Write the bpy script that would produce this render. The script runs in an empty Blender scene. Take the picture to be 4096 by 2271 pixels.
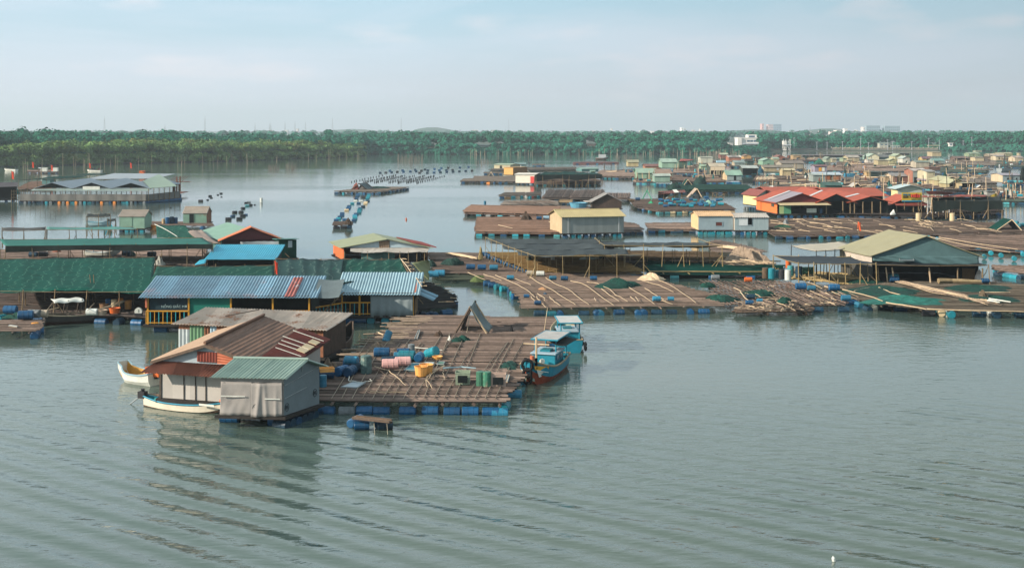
import bpy, math, random
import numpy as np
from mathutils import Vector as V
random.seed(7); RNG=np.random.default_rng(7)
R=random.uniform; rad=math.radians
scene=bpy.context.scene; COL=scene.collection
# ---------------------------------------------------------------- survey of the place
F=5000.0; HC=14.0; CX=2048.0; YH=525.0       # focal length in photo pixels, eye height, principal column, horizon row
def W(p,z=0.0):
    d=F*(HC-z)/(p[1]-YH); return V(((p[0]-CX)*d/F,d,z))
def zat(y,d): return HC-(y-YH)*d/F
def atd(p,d): return V(((p[0]-CX)*d/F,d,zat(p[1],d)))
class Zm:
    def __init__(s,x,y,k): s.x,s.y,s.k=x,y,k
    def __call__(s,u,v): return (s.x+u/s.k,s.y+v/s.k)
A=Zm(480,1160,2.38);B=Zm(1240,1160,2.342);C=Zm(0,820,2.644);D=Zm(760,820,2.342);E=Zm(1700,880,2.576)
Ff=Zm(2600,880,3.22);G=Zm(3296,880,3.22);Hh=Zm(1800,640,2.862);I=Zm(2500,640,3.22);J=Zm(3196,560,2.862)
K=Zm(0,440,2.576);L=Zm(900,460,2.576);M_=Zm(1800,480,2.342);N=Zm(2400,560,2.862);O=Zm(2700,560,4.954)
P=Zm(3160,580,5.367);Q=Zm(3600,580,5.194);Rr=Zm(2880,720,4.155);S=Zm(3450,720,3.988);T=Zm(2700,480,2.576)
X=Zm(0,0,1.0)
# ---------------------------------------------------------------- materials
def lin(h,k=1.0):
    h=h.lstrip('#'); o=[]
    for i in (0,2,4):
        c=int(h[i:i+2],16)/255; o.append((c/12.92 if c<=.04045 else ((c+.055)/1.055)**2.4)*k)
    return tuple(o)
_mats={}
RUST=lin('#6a3a22')
def mat(col,rough=.6,var=.22,scale=2.0,rust=0.0,island=0.0,bump=0.0,spec=.3,stretch=(1,1,1),fine=0.0,rcol=None,stripe=None,key=None):
    """painted / woven / weathered surface: two scales of noise, optional rust or dirt patches, optional tone per piece"""
    k=(col,rough,var,scale,rust,island,bump,spec,stretch,fine,rcol,stripe)
    if k in _mats: return _mats[k]
    m=bpy.data.materials.new('surface_'+(col if isinstance(col,str) else 'x').strip('#')); m.use_nodes=True
    nt=m.node_tree; nd=nt.nodes; lk=nt.links; b=nd['Principled BSDF']
    c=lin(col) if isinstance(col,str) else col
    geo=nd.new('ShaderNodeNewGeometry'); mp=nd.new('ShaderNodeMapping'); mp.inputs['Scale'].default_value=stretch
    lk.new(geo.outputs['Position'],mp.inputs['Vector'])
    n1=nd.new('ShaderNodeTexNoise'); n1.inputs['Scale'].default_value=scale; n1.inputs['Detail'].default_value=6; n1.inputs['Roughness'].default_value=.65
    lk.new(mp.outputs[0],n1.inputs['Vector'])
    rp=nd.new('ShaderNodeValToRGB'); e=rp.color_ramp.elements
    e[0].position=.3; e[0].color=(*[max(0,x*(1-var*1.3)) for x in c],1); e[1].position=.7; e[1].color=(*[min(1,x*(1+var)) for x in c],1)
    lk.new(n1.outputs['Fac'],rp.inputs['Fac']); out=rp.outputs['Color']
    def mul(out,fac_out,lo,hi):
        mr=nd.new('ShaderNodeMapRange'); mr.inputs['To Min'].default_value=lo; mr.inputs['To Max'].default_value=hi; lk.new(fac_out,mr.inputs['Value'])
        mx=nd.new('ShaderNodeMix'); mx.data_type='RGBA'; mx.blend_type='MULTIPLY'; mx.inputs['Factor'].default_value=1
        lk.new(out,mx.inputs['A']); cc=nd.new('ShaderNodeCombineColor')
        for i in range(3): lk.new(mr.outputs[0],cc.inputs[i])
        lk.new(cc.outputs[0],mx.inputs['B']); return mx.outputs['Result']
    if stripe:   # (axis vector, period, strength): joints between the sheets of the material
        ax,per,st=stripe
        dt=nd.new('ShaderNodeVectorMath'); dt.operation='DOT_PRODUCT'; dt.inputs[1].default_value=ax; lk.new(geo.outputs['Position'],dt.inputs[0])
        dv=nd.new('ShaderNodeMath'); dv.operation='DIVIDE'; dv.inputs[1].default_value=per; lk.new(dt.outputs['Value'],dv.inputs[0])
        fl=nd.new('ShaderNodeMath'); fl.operation='FLOOR'; lk.new(dv.outputs[0],fl.inputs[0])
        wn=nd.new('ShaderNodeTexWhiteNoise'); wn.noise_dimensions='1D'; lk.new(fl.outputs[0],wn.inputs['W'])
        out=mul(out,wn.outputs['Value'],1-st,1+st*.5)
    if island: out=mul(out,geo.outputs['Random Per Island'],1-island,1+island*.6)
    if spec>=.4:
        oi=nd.new('ShaderNodeObjectInfo'); out=mul(out,oi.outputs['Random'],.62,1.25)
    if fine:
        n3=nd.new('ShaderNodeTexNoise'); n3.inputs['Scale'].default_value=scale*9; n3.inputs['Detail'].default_value=3; lk.new(mp.outputs[0],n3.inputs['Vector'])
        out=mul(out,n3.outputs['Fac'],1-fine,1+fine)
    if rust:
        n2=nd.new('ShaderNodeTexNoise'); n2.inputs['Scale'].default_value=scale*.7; n2.inputs['Detail'].default_value=8; n2.inputs['Roughness'].default_value=.7
        of=nd.new('ShaderNodeVectorMath'); of.inputs[1].default_value=(13.7,5.1,3.3); lk.new(mp.outputs[0],of.inputs[0]); lk.new(of.outputs[0],n2.inputs['Vector'])
        r2=nd.new('ShaderNodeValToRGB'); r2.color_ramp.elements[0].position=.66-rust*.3; r2.color_ramp.elements[1].position=.74-rust*.22
        lk.new(n2.outputs['Fac'],r2.inputs['Fac']); mx=nd.new('ShaderNodeMix'); mx.data_type='RGBA'
        lk.new(r2.outputs['Color'],mx.inputs['Factor']); lk.new(out,mx.inputs['A']); mx.inputs['B'].default_value=(*(lin(rcol) if rcol else RUST),1); out=mx.outputs['Result']
    lk.new(out,b.inputs['Base Color']); b.inputs['Roughness'].default_value=rough; b.inputs['Specular IOR Level'].default_value=spec
    if bump:
        bp=nd.new('ShaderNodeBump'); bp.inputs['Strength'].default_value=bump; bp.inputs['Distance'].default_value=.05; lk.new(n1.outputs['Fac'],bp.inputs['Height']); lk.new(bp.outputs[0],b.inputs['Normal'])
    _mats[k]=m; return m
# palette of the place
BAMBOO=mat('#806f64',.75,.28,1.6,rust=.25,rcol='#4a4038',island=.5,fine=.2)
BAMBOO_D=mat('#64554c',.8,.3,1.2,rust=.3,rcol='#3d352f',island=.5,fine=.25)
BAMBOO_R=mat('#785f50',.8,.25,1.2,rust=.2,rcol='#4f4238',island=.4,fine=.2)
BAMBOO_G=mat('#665e56',.8,.25,1.0,rust=.3,rcol='#363a36',island=.4,fine=.2)
POLE=mat('#c0a98a',.6,.2,3,island=.3); POLE_Y=mat('#98845c',.6,.2,3,island=.3); POST=mat('#7c6a50',.75,.25,3,island=.3); POST_D=mat('#3b3a36',.8,.25,3)
WOOD=mat('#5e4f43',.8,.3,3,fine=.3); WOOD_D=mat('#2f2b28',.8,.3,3,fine=.2); PLANK=mat('#8b7a68',.8,.3,3,fine=.3,island=.3)
BLUE=mat('#104c73',.42,.25,2.5,rust=.2,rcol='#12303f',spec=.45,island=.2); BLUE_L=mat('#2a7693',.45,.2,2.5,rust=.15,rcol='#7fb4c4',spec=.45)
NAVY=mat('#12384c',.5,.3,2.5,rust=.2,rcol='#0c1c26',spec=.4); TEAL=mat('#1c7f8e',.45,.2,2.5,rust=.15,rcol='#14505c',spec=.4); CYAN=mat('#458e92',.45,.2,2.5,spec=.4)
DRUM_DARK=mat('#2a2b2f',.6,.3,3,rust=.2,rcol='#4c463e'); DRUM_GREY=mat('#72787a',.6,.3,3,rust=.25,rcol='#46504e'); DRUM_PINK=mat('#cfa19a',.55,.12,3,rust=.1,rcol='#a7827c'); DRUM_WHITE=mat('#c9cdc6',.55,.15,3)
DRUM_BROWN=mat('#5a4a38',.7,.3,4); ORANGE=mat('#e08a3c',.5,.18,3); ORANGE_D=mat('#c4602a',.55,.2,3); GREEN_D=mat('#3b6a55',.5,.25,3)
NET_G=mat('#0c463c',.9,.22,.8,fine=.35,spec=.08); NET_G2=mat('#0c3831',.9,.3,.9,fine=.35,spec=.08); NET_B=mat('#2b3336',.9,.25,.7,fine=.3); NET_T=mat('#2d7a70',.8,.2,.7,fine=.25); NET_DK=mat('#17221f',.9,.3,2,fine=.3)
NET_FLOOR=mat('#7a623c',.9,.3,.9,fine=.4,rust=.15,rcol='#4c4432'); NET_PILE=mat('#0a3a31',.9,.45,3,fine=.5,bump=.6); NET_PILE_D=mat('#17332d',.9,.45,3,fine=.5,bump=.6); NET_BROWN=mat('#3d3127',.9,.45,3,fine=.5,bump=.6)  # floor net tinted golden for sun filtering through the canopy
WHITE=mat('#cfd0c6',.6,.12,2,rust=.08,rcol='#8b8578'); GREY=mat('#8d9494',.6,.15,2); DARK=mat('#10191b',.9,.3,2); BLACK=mat('#0c0e10',.7,.2,4)
ROPE=mat('#a79f8c',.8,.2,3)
def net_lines(base,axis,per,col,wob=1.5,width=.92):
    """shade net with its carrying strings showing through as pale wavering lines"""
    m=base.copy(); nt=m.node_tree; nd=nt.nodes; lk=nt.links; b=nd['Principled BSDF']; geo=nd.new('ShaderNodeNewGeometry')
    src=b.inputs['Base Color'].links[0].from_socket
    nz=nd.new('ShaderNodeTexNoise'); nz.inputs['Scale'].default_value=.55; lk.new(geo.outputs['Position'],nz.inputs['Vector'])
    dt=nd.new('ShaderNodeVectorMath'); dt.operation='DOT_PRODUCT'; dt.inputs[1].default_value=axis; lk.new(geo.outputs['Position'],dt.inputs[0])
    ad=nd.new('ShaderNodeMath'); ad.operation='MULTIPLY_ADD'; ad.inputs[1].default_value=wob; lk.new(nz.outputs['Fac'],ad.inputs[0]); lk.new(dt.outputs['Value'],ad.inputs[2])
    dv=nd.new('ShaderNodeMath'); dv.operation='DIVIDE'; dv.inputs[1].default_value=per; lk.new(ad.outputs[0],dv.inputs[0])
    fr=nd.new('ShaderNodeMath'); fr.operation='FRACT'; lk.new(dv.outputs[0],fr.inputs[0])
    gt=nd.new('ShaderNodeMath'); gt.operation='GREATER_THAN'; gt.inputs[1].default_value=width; lk.new(fr.outputs[0],gt.inputs[0])
    ml=nd.new('ShaderNodeMath'); ml.operation='MULTIPLY'; ml.inputs[1].default_value=.28; lk.new(gt.outputs[0],ml.inputs[0])
    mx=nd.new('ShaderNodeMix'); mx.data_type='RGBA'; lk.new(ml.outputs[0],mx.inputs['Factor']); lk.new(src,mx.inputs['A']); mx.inputs['B'].default_value=(*lin(col),1)
    lk.new(mx.outputs['Result'],b.inputs['Base Color']); return m
# ---------------------------------------------------------------- mesh builder
class MB:
    def __init__(s): s.v=[]; s.f=[]; s.m=[]
    def add(s,vs,fs,mi=0):
        n=len(s.v); s.v+= [tuple(v) for v in vs]; s.f+=[tuple(i+n for i in f) for f in fs]; s.m+=[mi]*len(fs)
    def obox(s,o,a,b,c,mi=0):
        o,a,b,c=V(o),V(a),V(b),V(c)
        s.add([o,o+a,o+a+b,o+b,o+c,o+a+c,o+a+b+c,o+b+c],[(0,3,2,1),(4,5,6,7),(0,1,5,4),(1,2,6,5),(2,3,7,6),(3,0,4,7)],mi)
    def box(s,c,sz,mi=0,yaw=0):
        cs,sn=math.cos(yaw),math.sin(yaw); a=V((cs*sz[0],sn*sz[0],0)); b=V((-sn*sz[1],cs*sz[1],0)); d=V((0,0,sz[2]))
        s.obox(V(c)-a/2-b/2-d/2,a,b,d,mi)
    def tube(s,pts,r,n=6,r2=None,mi=0,cap=True):
        pts=[V(p) for p in pts]; k=len(pts); r2=r if r2 is None else r2; vs=[]; fs=[]
        for i,p in enumerate(pts):
            t=(pts[min(i+1,k-1)]-pts[max(i-1,0)]).normalized(); u=t.cross(V((0,0,1)))
            if u.length<.05: u=t.cross(V((0,1,0)))
            u.normalize(); w=u.cross(t); rr=r+(r2-r)*i/max(1,k-1)
            vs+=[p+(u*math.cos(2*math.pi*j/n)+w*math.sin(2*math.pi*j/n))*rr for j in range(n)]
        for i in range(k-1): fs+=[(i*n+j,i*n+(j+1)%n,(i+1)*n+(j+1)%n,(i+1)*n+j) for j in range(n)]
        if cap: fs+=[tuple(reversed(range(n))),tuple(range((k-1)*n,k*n))]
        s.add(vs,fs,mi)
    def slab(s,q,t,mi=0):
        q=[V(p) for p in q]; n=len(q); vs=q+[p-V((0,0,t)) for p in q]
        fs=[tuple(range(n)),tuple(range(2*n-1,n-1,-1))]+[(i,i+n,(i+1)%n+n,(i+1)%n) for i in range(n)]
        s.add(vs,fs,mi)
    def sheet(s,q,nu,nv,fn=None,t=.03,mi=0):
        """quad q=[p00,p10,p11,p01] as a grid with thickness; fn(a,b)->offset vector"""
        q=[V(p) for p in q]; vs=[]
        for j in range(nv+1):
            for i in range(nu+1):
                a,b=i/nu,j/nv; p=q[0]*(1-a)*(1-b)+q[1]*a*(1-b)+q[2]*a*b+q[3]*(1-a)*b
                if fn: p=p+V(fn(a,b))
                vs.append(p)
        nrm=(q[1]-q[0]).cross(q[3]-q[0]).normalized(); n=len(vs); vs=vs+[p-nrm*t for p in vs]; w=nu+1; fs=[]
        for j in range(nv):
            for i in range(nu):
                k=j*w+i; fs.append((k,k+1,k+w+1,k+w)); fs.append((n+k,n+k+w,n+k+w+1,n+k+1))
        for i in range(nu): fs.append((i,n+i,n+i+1,i+1)); k=nv*w+i; fs.append((k,k+1,n+k+1,n+k))
        for j in range(nv): k=j*w; fs.append((k,k+w,n+k+w,n+k)); k=j*w+nu; fs.append((k,n+k,n+k+w,k+w))
        s.add(vs,fs,mi)
    def corr(s,q,period=.2,amp=.035,t=.02,mi=0,nv=1,sag=0.0,jit=0.0):
        """corrugated sheet: ribs run from edge q0q1 to edge q3q2"""
        q=[V(p) for p in q]; nrm=(q[1]-q[0]).cross(q[3]-q[0]).normalized(); n=max(2,int((q[1]-q[0]).length/period))*2
        ph=[R(-jit,jit) for _ in range(n+1)]
        s.sheet(q,n,nv,lambda a,b: nrm*(amp*(1 if round(a*n)%2 else -1)+ph[round(a*n)]-sag*math.sin(math.pi*b)),t,mi)
    def build(s,name,mats,parent=None,loc=None,smooth=False):
        me=bpy.data.meshes.new(name); off=V(loc) if loc is not None else (V(parent['base']) if parent is not None else V((0,0,0)))
        me.from_pydata([(v[0]-off[0],v[1]-off[1],v[2]-off[2]) for v in s.v],[],s.f); me.update()
        if not isinstance(mats,(list,tuple)): mats=[mats]
        for m in mats: me.materials.append(m)
        if len(mats)>1: me.polygons.foreach_set('material_index',s.m)
        if smooth: me.polygons.foreach_set('use_smooth',[True]*len(me.polygons))
        o=bpy.data.objects.new(name,me); COL.objects.link(o)
        if parent is not None:
            o.parent=parent; o['base']=tuple(parent['base'])
        else: o.location=off; o['base']=tuple(off)
        return o
def thing(name,label,cat,loc,group=None):
    o=bpy.data.objects.new(name,None); o.empty_display_size=.3; COL.objects.link(o); o.location=loc; o['base']=tuple(loc); tag(o,label,cat,group); return o
def tag(o,label=None,cat=None,group=None,kind=None):
    if label: o['label']=label
    if cat: o['category']=cat
    if group: o['group']=group
    if kind: o['kind']=kind
    return o
def structure(mb,name,m,smooth=False): return tag(mb.build(name,m,smooth=smooth),kind='structure')
# ---------------------------------------------------------------- drums (one mesh per colour, copied)
_dm={}
def drum_mesh(m):
    if m.name in _dm: return _dm[m.name]
    mb=MB(); prof=[(-.46,0),(-.46,.235),(-.44,.25),(-.43,.285),(-.17,.285),(-.155,.30),(-.14,.285),(.14,.285),(.155,.30),(.17,.285),(.43,.285),(.44,.25),(.46,.235),(.46,0)]
    n=14; vs=[]; fs=[]
    for x,r in prof: vs+=[(x,r*math.cos(2*math.pi*j/n),r*math.sin(2*math.pi*j/n)) for j in range(n)]
    for i in range(len(prof)-1): fs+=[(i*n+j,(i+1)*n+j,(i+1)*n+(j+1)%n,i*n+(j+1)%n) for j in range(n)]
    mb.add(vs,fs); mb.tube([(.455,.13,.05),(.49,.13,.05)],.04,6)
    o=mb.build('drum_source',m,smooth=False); me=o.data; bpy.data.objects.remove(o); _dm[m.name]=me; me.name='plastic_drum'; return me
def drum(m,loc,yaw=0,up=False,parent=None,name='float_drum',s=1.0,label=None,cat=None,group=None,tilt=0):
    o=bpy.data.objects.new(name,drum_mesh(m)); COL.objects.link(o)
    o.rotation_euler=(R(-.5,.5),math.pi/2 if up else tilt,yaw); o.scale=(s,s,s)
    if parent is not None: o.parent=parent; o.location=V(loc)-V(parent['base'])
    else: o.location=loc
    if label: tag(o,label,cat or 'drum',group)
    return o
def rnd_drum(p=(.5,.2,.2,.1)): return random.choices([BLUE,BLUE_L,NAVY,TEAL],p)[0]
# ---------------------------------------------------------------- rafts
def clip(poly,p,d):
    """where the line p+t*d crosses the polygon (x,y): sorted t"""
    ts=[]; n=len(poly)
    for i in range(n):
        a,b=poly[i],poly[(i+1)%n]; ex,ey=b[0]-a[0],b[1]-a[1]; den=d[0]*ey-d[1]*ex
        if abs(den)<1e-9: continue
        t=((a[0]-p[0])*ey-(a[1]-p[1])*ex)/den; u=((a[0]-p[0])*d[1]-(a[1]-p[1])*d[0])/den
        if 0<=u<1: ts.append(t)
    return sorted(ts)
def slats(mb,poly,d,pitch,r,z,jit=.25,seg=4.0,n=4,wob=.03,skip=0.0,over=.15):
    d=V((d[0],d[1])).normalized(); nn=V((-d[1],d[0])); c=[V((p[0],p[1])) for p in poly]
    os=[p.dot(nn) for p in c]; o=min(os)+pitch*.5
    while o<max(os):
        ts=clip(c,nn*o,d)
        for i in range(0,len(ts)-1,2):
            if random.random()<skip: continue
            t0,t1=ts[i]-R(-over,over+jit*.5),ts[i+1]+R(-over,over+jit*.5)
            if t1-t0<.3: continue
            k=max(2,int((t1-t0)/seg)+1); pts=[]; zz=z+R(-.02,.02)
            for j in range(k+1):
                q=nn*(o+R(-wob,wob))+d*(t0+(t1-t0)*j/k); pts.append((q[0],q[1],zz+R(-wob,wob)))
            mb.tube(pts,r*R(.75,1.15),n)
        o+=pitch*R(1-jit,1+jit)
def raft(label,poly,z=.62,dirn=None,pitch=.3,r=.055,m=None,beams=2.0,bm=None,under=False,name='bamboo_raft',zoom=X,drums=None,front=None,fcols=None,group=None,zs=None,skip=.02,cat='raft',wob=.03,beam_top=False):
    """poly: deck corners in a picture survey, near edge first; dirn: two survey points giving the run of the poles"""
    pts=[W(zoom(*p),z) for p in poly]; base=sum((V((p.x,p.y,0)) for p in pts),V((0,0,0)))/len(pts)
    t=thing(name,label,cat,base,group)
    if dirn: a,b=W(zoom(*dirn[0]),z),W(zoom(*dirn[1]),z); d=(b-a)
    else: d=pts[1]-pts[0]
    m=m or BAMBOO
    mb=MB(); slats(mb,[(p.x,p.y) for p in pts],(d.x,d.y),pitch,r,z,skip=skip,wob=wob); mb.build('pole_lattice',m,t)
    mb=MB(); slats(mb,[(p.x,p.y) for p in pts],(-d.y,d.x),beams,r*1.15,z-r*2.0 if not beam_top else z+r*1.6,n=4,seg=6); mb.build('beam_lattice',bm or m,t)
    if under: mb=MB(); mb.slab([p-V((0,0,r*3.6)) for p in pts],.06); mb.build('underlay',m,t)
    # floats under the edges: drums=(edge index,count) ; front=[(survey x of centre, colour, end_on)] along edge 0
    for (e,n_) in (drums or []):
        a,b=pts[e],pts[(e+1)%len(pts)]; dd=(b-a); nrm=V((-dd.y,dd.x,0)).normalized(); c=(a+b)/2
        if (base-c).dot(nrm)<0: nrm=-nrm
        for i in range(n_):
            q=a+dd*((i+.5+R(-.2,.2))/n_)+nrm*.22; eo=random.random()<.3
            drum(rnd_drum() if not fcols else random.choice(fcols),(q.x,q.y,R(.06,.16)),math.atan2(dd.y,dd.x)+(math.pi/2 if eo else 0)+R(-.1,.1),parent=t)
    for (u,m2,eo) in (front or []):
        a,b=pts[0],pts[1]; px=zoom(u,0)[0]
        # intersect the ray of that survey column with the near edge
        k=(px-CX)/F; den=(b.x-a.x)-k*(b.y-a.y); s=(k*a.y-a.x)/den if abs(den)>1e-6 else .5
        q=a+(b-a)*s; dd=b-a; nrm=V((-dd.y,dd.x,0)).normalized()
        if (base-q).dot(nrm)<0: nrm=-nrm
        drum(m2,(q.x+nrm.x*.2,q.y+nrm.y*.2,R(.06,.14)),math.atan2(dd.y,dd.x)+(math.pi/2 if eo else 0)+R(-.08,.08),parent=t,s=.9)
    return t
def pole(zoom,pts,label,group,z=.75,r=.045,m=None,name='bamboo_pole'):
    ps=[W(zoom(*p),z+R(0,.06)) for p in pts]; mb=MB(); q=[]
    for i in range(len(ps)-1):
        for k in range(3): q.append(ps[i].lerp(ps[i+1],k/3)+V((R(-.05,.05),R(-.1,.1),R(0,.03))))
    q.append(ps[-1]); mb.tube(q,r,5,r*.6); return tag(mb.build(name,m or POLE,loc=ps[0]),label,'bamboo pole',group)
def heap(zoom,u0,v0,u1,v1,label,m,name='net_pile',z=.65,hgt=None,cat='net pile',n=26,group=None,rough=.35):
    """low heap of netting / debris covering a survey box"""
    c0=W(zoom((u0+u1)/2,v1),z); a=W(zoom(u0,v1),z); b=W(zoom(u1,v1),z); w=(b-a).length/2
    far=W(zoom((u0+u1)/2,v0+.25*(v1-v0)),z) if hgt is None else None
    dep=max(.3,(far.y-c0.y)/2) if far else w*.8; dep=min(dep,w*6); hh=hgt or max(.15,(zoom(0,v1)[1]-zoom(0,v0)[1])*.28*c0.y/F); c=c0+V((0,dep,0))
    ph=[(R(0,6.3),R(1.5,5),R(0,6.3)) for _ in range(6)]; vs=[]; fs=[]; rings=8
    for j in range(rings+1):
        q=j/rings
        for i in range(n):
            t=2*math.pi*i/n; e=1+.22*sum(math.sin(p[1]*t*.8+p[0]) for p in ph[:3])/2*q
            zz=hh*(1-q**2)**.8*(1+rough*sum(math.sin(p[1]*3*q*math.cos(t)+p[2]+p[1]*2*q*math.sin(t)) for p in ph)/3)
            vs.append((c.x+w*q*e*math.cos(t)+R(-.03,.03)*w,c.y+dep*q*e*math.sin(t),z+max(-.02,zz)+R(-.03,.03)*hh*3*(1-q)))
    for j in range(rings): fs+=[(j*n+i,j*n+(i+1)%n,(j+1)*n+(i+1)%n,(j+1)*n+i) for i in range(n)]
    mb=MB(); mb.add(vs,fs); o=mb.build(name,m,loc=(c.x,c.y,z)); return tag(o,label,cat,group)
# ---------------------------------------------------------------- houses
def house(label,zoom,Lp,Rp,ve,vr,depth=None,B_=None,side='r',kind='x',wall=None,roof=None,lwall=None,rwall=None,z0=.5,name='floating_hut',cat='hut',over=.25,per=None,door=None,wins=(),floats=0,fcol=None,fend=True,deck=True,open_=False,zr=None,h=None,group=None,roof_t=.05,gable=None,dmat=None,wmat=None,base_in=0.0,sag=.0,dz=None):
    a=W(zoom(*Lp),z0); b=W(zoom(*Rp),z0); U=b-a
    perp=V((-U.y,U.x,0)).normalized()
    if perp.y<0: perp=-perp
    if B_ is not None:
        q=W(zoom(*B_),z0); Vv=q-(b if side=='r' else a)
    else: Vv=perp*(depth or 4.0)
    mid=(a+b)/2; base=V(((a+b+Vv).x/2,(a+b+Vv).y/2,0)); base=mid+Vv/2; base=V((base.x,base.y,0))
    if h is None: h=max(.8,(zoom(*Lp)[1]-zoom(0,ve)[1])*a.y/F)
    if zr is None:
        dd={'x':(mid+Vv/2).y,'y':mid.y,'shed':(mid+Vv).y}[kind]; zr=zat(zoom(0,vr)[1],dd)-z0
    if kind!='shed': zr=max(zr,h+.12)
    zr=max(.4,zr)
    t=thing(name,label,cat,base,group); Z=V((0,0,1))
    def Pt(x,y,z): return a+U*x+Vv*y+Z*z
    wall=wall or GREY; roof=roof or GREY; ul,vl=U.length,Vv.length; ou,ov=over/ul,over/vl; slots=[wall,lwall or wall,rwall or wall,gable or wall]
    mb=MB()
    if kind=='x':
        f=[Pt(0,0,0),Pt(1,0,0),Pt(1,0,h),Pt(0,0,h)]; bk=[Pt(1,1,0),Pt(0,1,0),Pt(0,1,h),Pt(1,1,h)]
        if not open_: mb.add(f,[(0,1,2,3)],0)
        mb.add(bk,[(0,1,2,3)],0)
        mb.add([Pt(0,1,0),Pt(0,0,0),Pt(0,0,h),Pt(0,.5,zr),Pt(0,1,h)],[(0,1,2,3,4)],1); mb.add([Pt(1,0,0),Pt(1,1,0),Pt(1,1,h),Pt(1,.5,zr),Pt(1,0,h)],[(0,1,2,3,4)],2)
        sl=(zr-h)/.5; e=[-ov]
        rq=[[Pt(-ou,-ov,h-sl*ov),Pt(1+ou,-ov,h-sl*ov),Pt(1+ou,.5,zr),Pt(-ou,.5,zr)],[Pt(1+ou,1+ov,h-sl*ov),Pt(-ou,1+ov,h-sl*ov),Pt(-ou,.5,zr),Pt(1+ou,.5,zr)]]
    elif kind=='y':
        if not open_: mb.add([Pt(0,0,0),Pt(1,0,0),Pt(1,0,h),Pt(.5,0,zr),Pt(0,0,h)],[(0,1,2,3,4)],3)
        else: mb.add([Pt(1,0,h),Pt(.5,0,zr),Pt(0,0,h)],[(0,1,2)],3)
        mb.add([Pt(1,1,0),Pt(0,1,0),Pt(0,1,h),Pt(.5,1,zr),Pt(1,1,h)],[(0,1,2,3,4)],0)
        mb.add([Pt(0,1,0),Pt(0,0,0),Pt(0,0,h),Pt(0,1,h)],[(0,1,2,3)],1); mb.add([Pt(1,0,0),Pt(1,1,0),Pt(1,1,h),Pt(1,0,h)],[(0,1,2,3)],2)
        sl=(zr-h)/.5
        rq=[[Pt(-ou,1+ov,h-sl*ou),Pt(-ou,-ov,h-sl*ou),Pt(.5,-ov,zr),Pt(.5,1+ov,zr)],[Pt(1+ou,-ov,h-sl*ou),Pt(1+ou,1+ov,h-sl*ou),Pt(.5,1+ov,zr),Pt(.5,-ov,zr)]]
    else:
        if not open_: mb.add([Pt(0,0,0),Pt(1,0,0),Pt(1,0,h),Pt(0,0,h)],[(0,1,2,3)],0)
        mb.add([Pt(1,1,0),Pt(0,1,0),Pt(0,1,zr),Pt(1,1,zr)],[(0,1,2,3)],0)
        mb.add([Pt(0,1,0),Pt(0,0,0),Pt(0,0,h),Pt(0,1,zr)],[(0,1,2,3)],1); mb.add([Pt(1,0,0),Pt(1,1,0),Pt(1,1,zr),Pt(1,0,h)],[(0,1,2,3)],2)
        sl=(zr-h); rq=[[Pt(-ou,-ov,h-sl*ov),Pt(1+ou,-ov,h-sl*ov),Pt(1+ou,1+ov,zr+sl*ov),Pt(-ou,1+ov,zr+sl*ov)]]
    mb.build('wall',slots,t)
    mb=MB()
    for q in rq:
        q=[p+Z*(.05+roof_t) for p in q]
        if per: mb.corr(q,per,per*.16,.03,sag=sag,jit=.006,nv=3 if sag else 1)
        else: mb.sheet(q,6,3,lambda x,y: V((0,0,R(-.03,.03)-sag*math.sin(math.pi*x))),roof_t)
    rf=mb.build('roof',roof,t)
    if kind!='shed' and per:
        mb=MB(); p0,p1=(Pt(-ou,.5,zr+.12),Pt(1+ou,.5,zr+.12)) if kind=='x' else (Pt(.5,-ov,zr+.12),Pt(.5,1+ov,zr+.12)); mb.tube([p0,p1],.07,6); mb.build('ridge_cap',roof,rf)
    nf=perp*-.035
    for dr in ([door] if door and not isinstance(door[0],(tuple,list)) else (door or [])):
        x0,x1,hh=dr; mb=MB(); mb.obox(Pt(x0,0,.02)+nf,U*(x1-x0),-nf*.6,Z*hh*h); d_=mb.build('door',dmat or DARK,t)
        mb=MB(); w=.05
        for xa in (x0,x1): mb.obox(Pt(xa,0,.02)+nf*1.6-U.normalized()*w/2,U.normalized()*w,-nf*.5,Z*(hh*h+w))
        mb.obox(Pt(x0,0,hh*h+.02)+nf*1.6,U*(x1-x0),-nf*.5,Z*w); mb.build('frame',wall,d_)
    for wi in wins:
        x0,x1,za,zb=wi[:4]; mb=MB(); mb.obox(Pt(x0,0,za*h)+nf,U*(x1-x0),-nf*.6,Z*(zb-za)*h); w_=mb.build('window',wi[4] if len(wi)>4 else (wmat or DARK),t)
        mb=MB(); fw=.06
        for zz in (za,zb): mb.obox(Pt(x0,0,zz*h)+nf*1.7,U*(x1-x0),-nf*.6,Z*fw)
        for xa in (x0,x1): mb.obox(Pt(xa,0,za*h)+nf*1.8,U.normalized()*fw,-nf*.6,Z*((zb-za)*h+fw))
        mb.build('frame',wall,w_)
    if deck:
        mb=MB(); o2=.18; mb.slab([Pt(-o2/ul,-o2/vl,-.02),Pt(1+o2/ul,-o2/vl,-.02),Pt(1+o2/ul,1+o2/vl,-.02),Pt(-o2/ul,1+o2/vl,-.02)],.14); mb.build('deck',WOOD_D,t)
    n=int(floats)
    for i in range(n):
        q=Pt((i+.5+R(-.15,.15))/n,0,0)+perp*.35; drum((fcol or rnd_drum()) if not isinstance(fcol,list) else random.choice(fcol),(q.x,q.y,R(.12,.2)),math.atan2(U.y,U.x)+(math.pi/2 if fend else 0),parent=t)
    t['_a']=tuple(a); t['_U']=tuple(U); t['_V']=tuple(Vv); t['_h']=h; t['_zr']=zr
    return t
def frame_of(t): return V(t['_a']),V(t['_U']),V(t['_V']),t['_h'],t['_zr']
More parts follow.
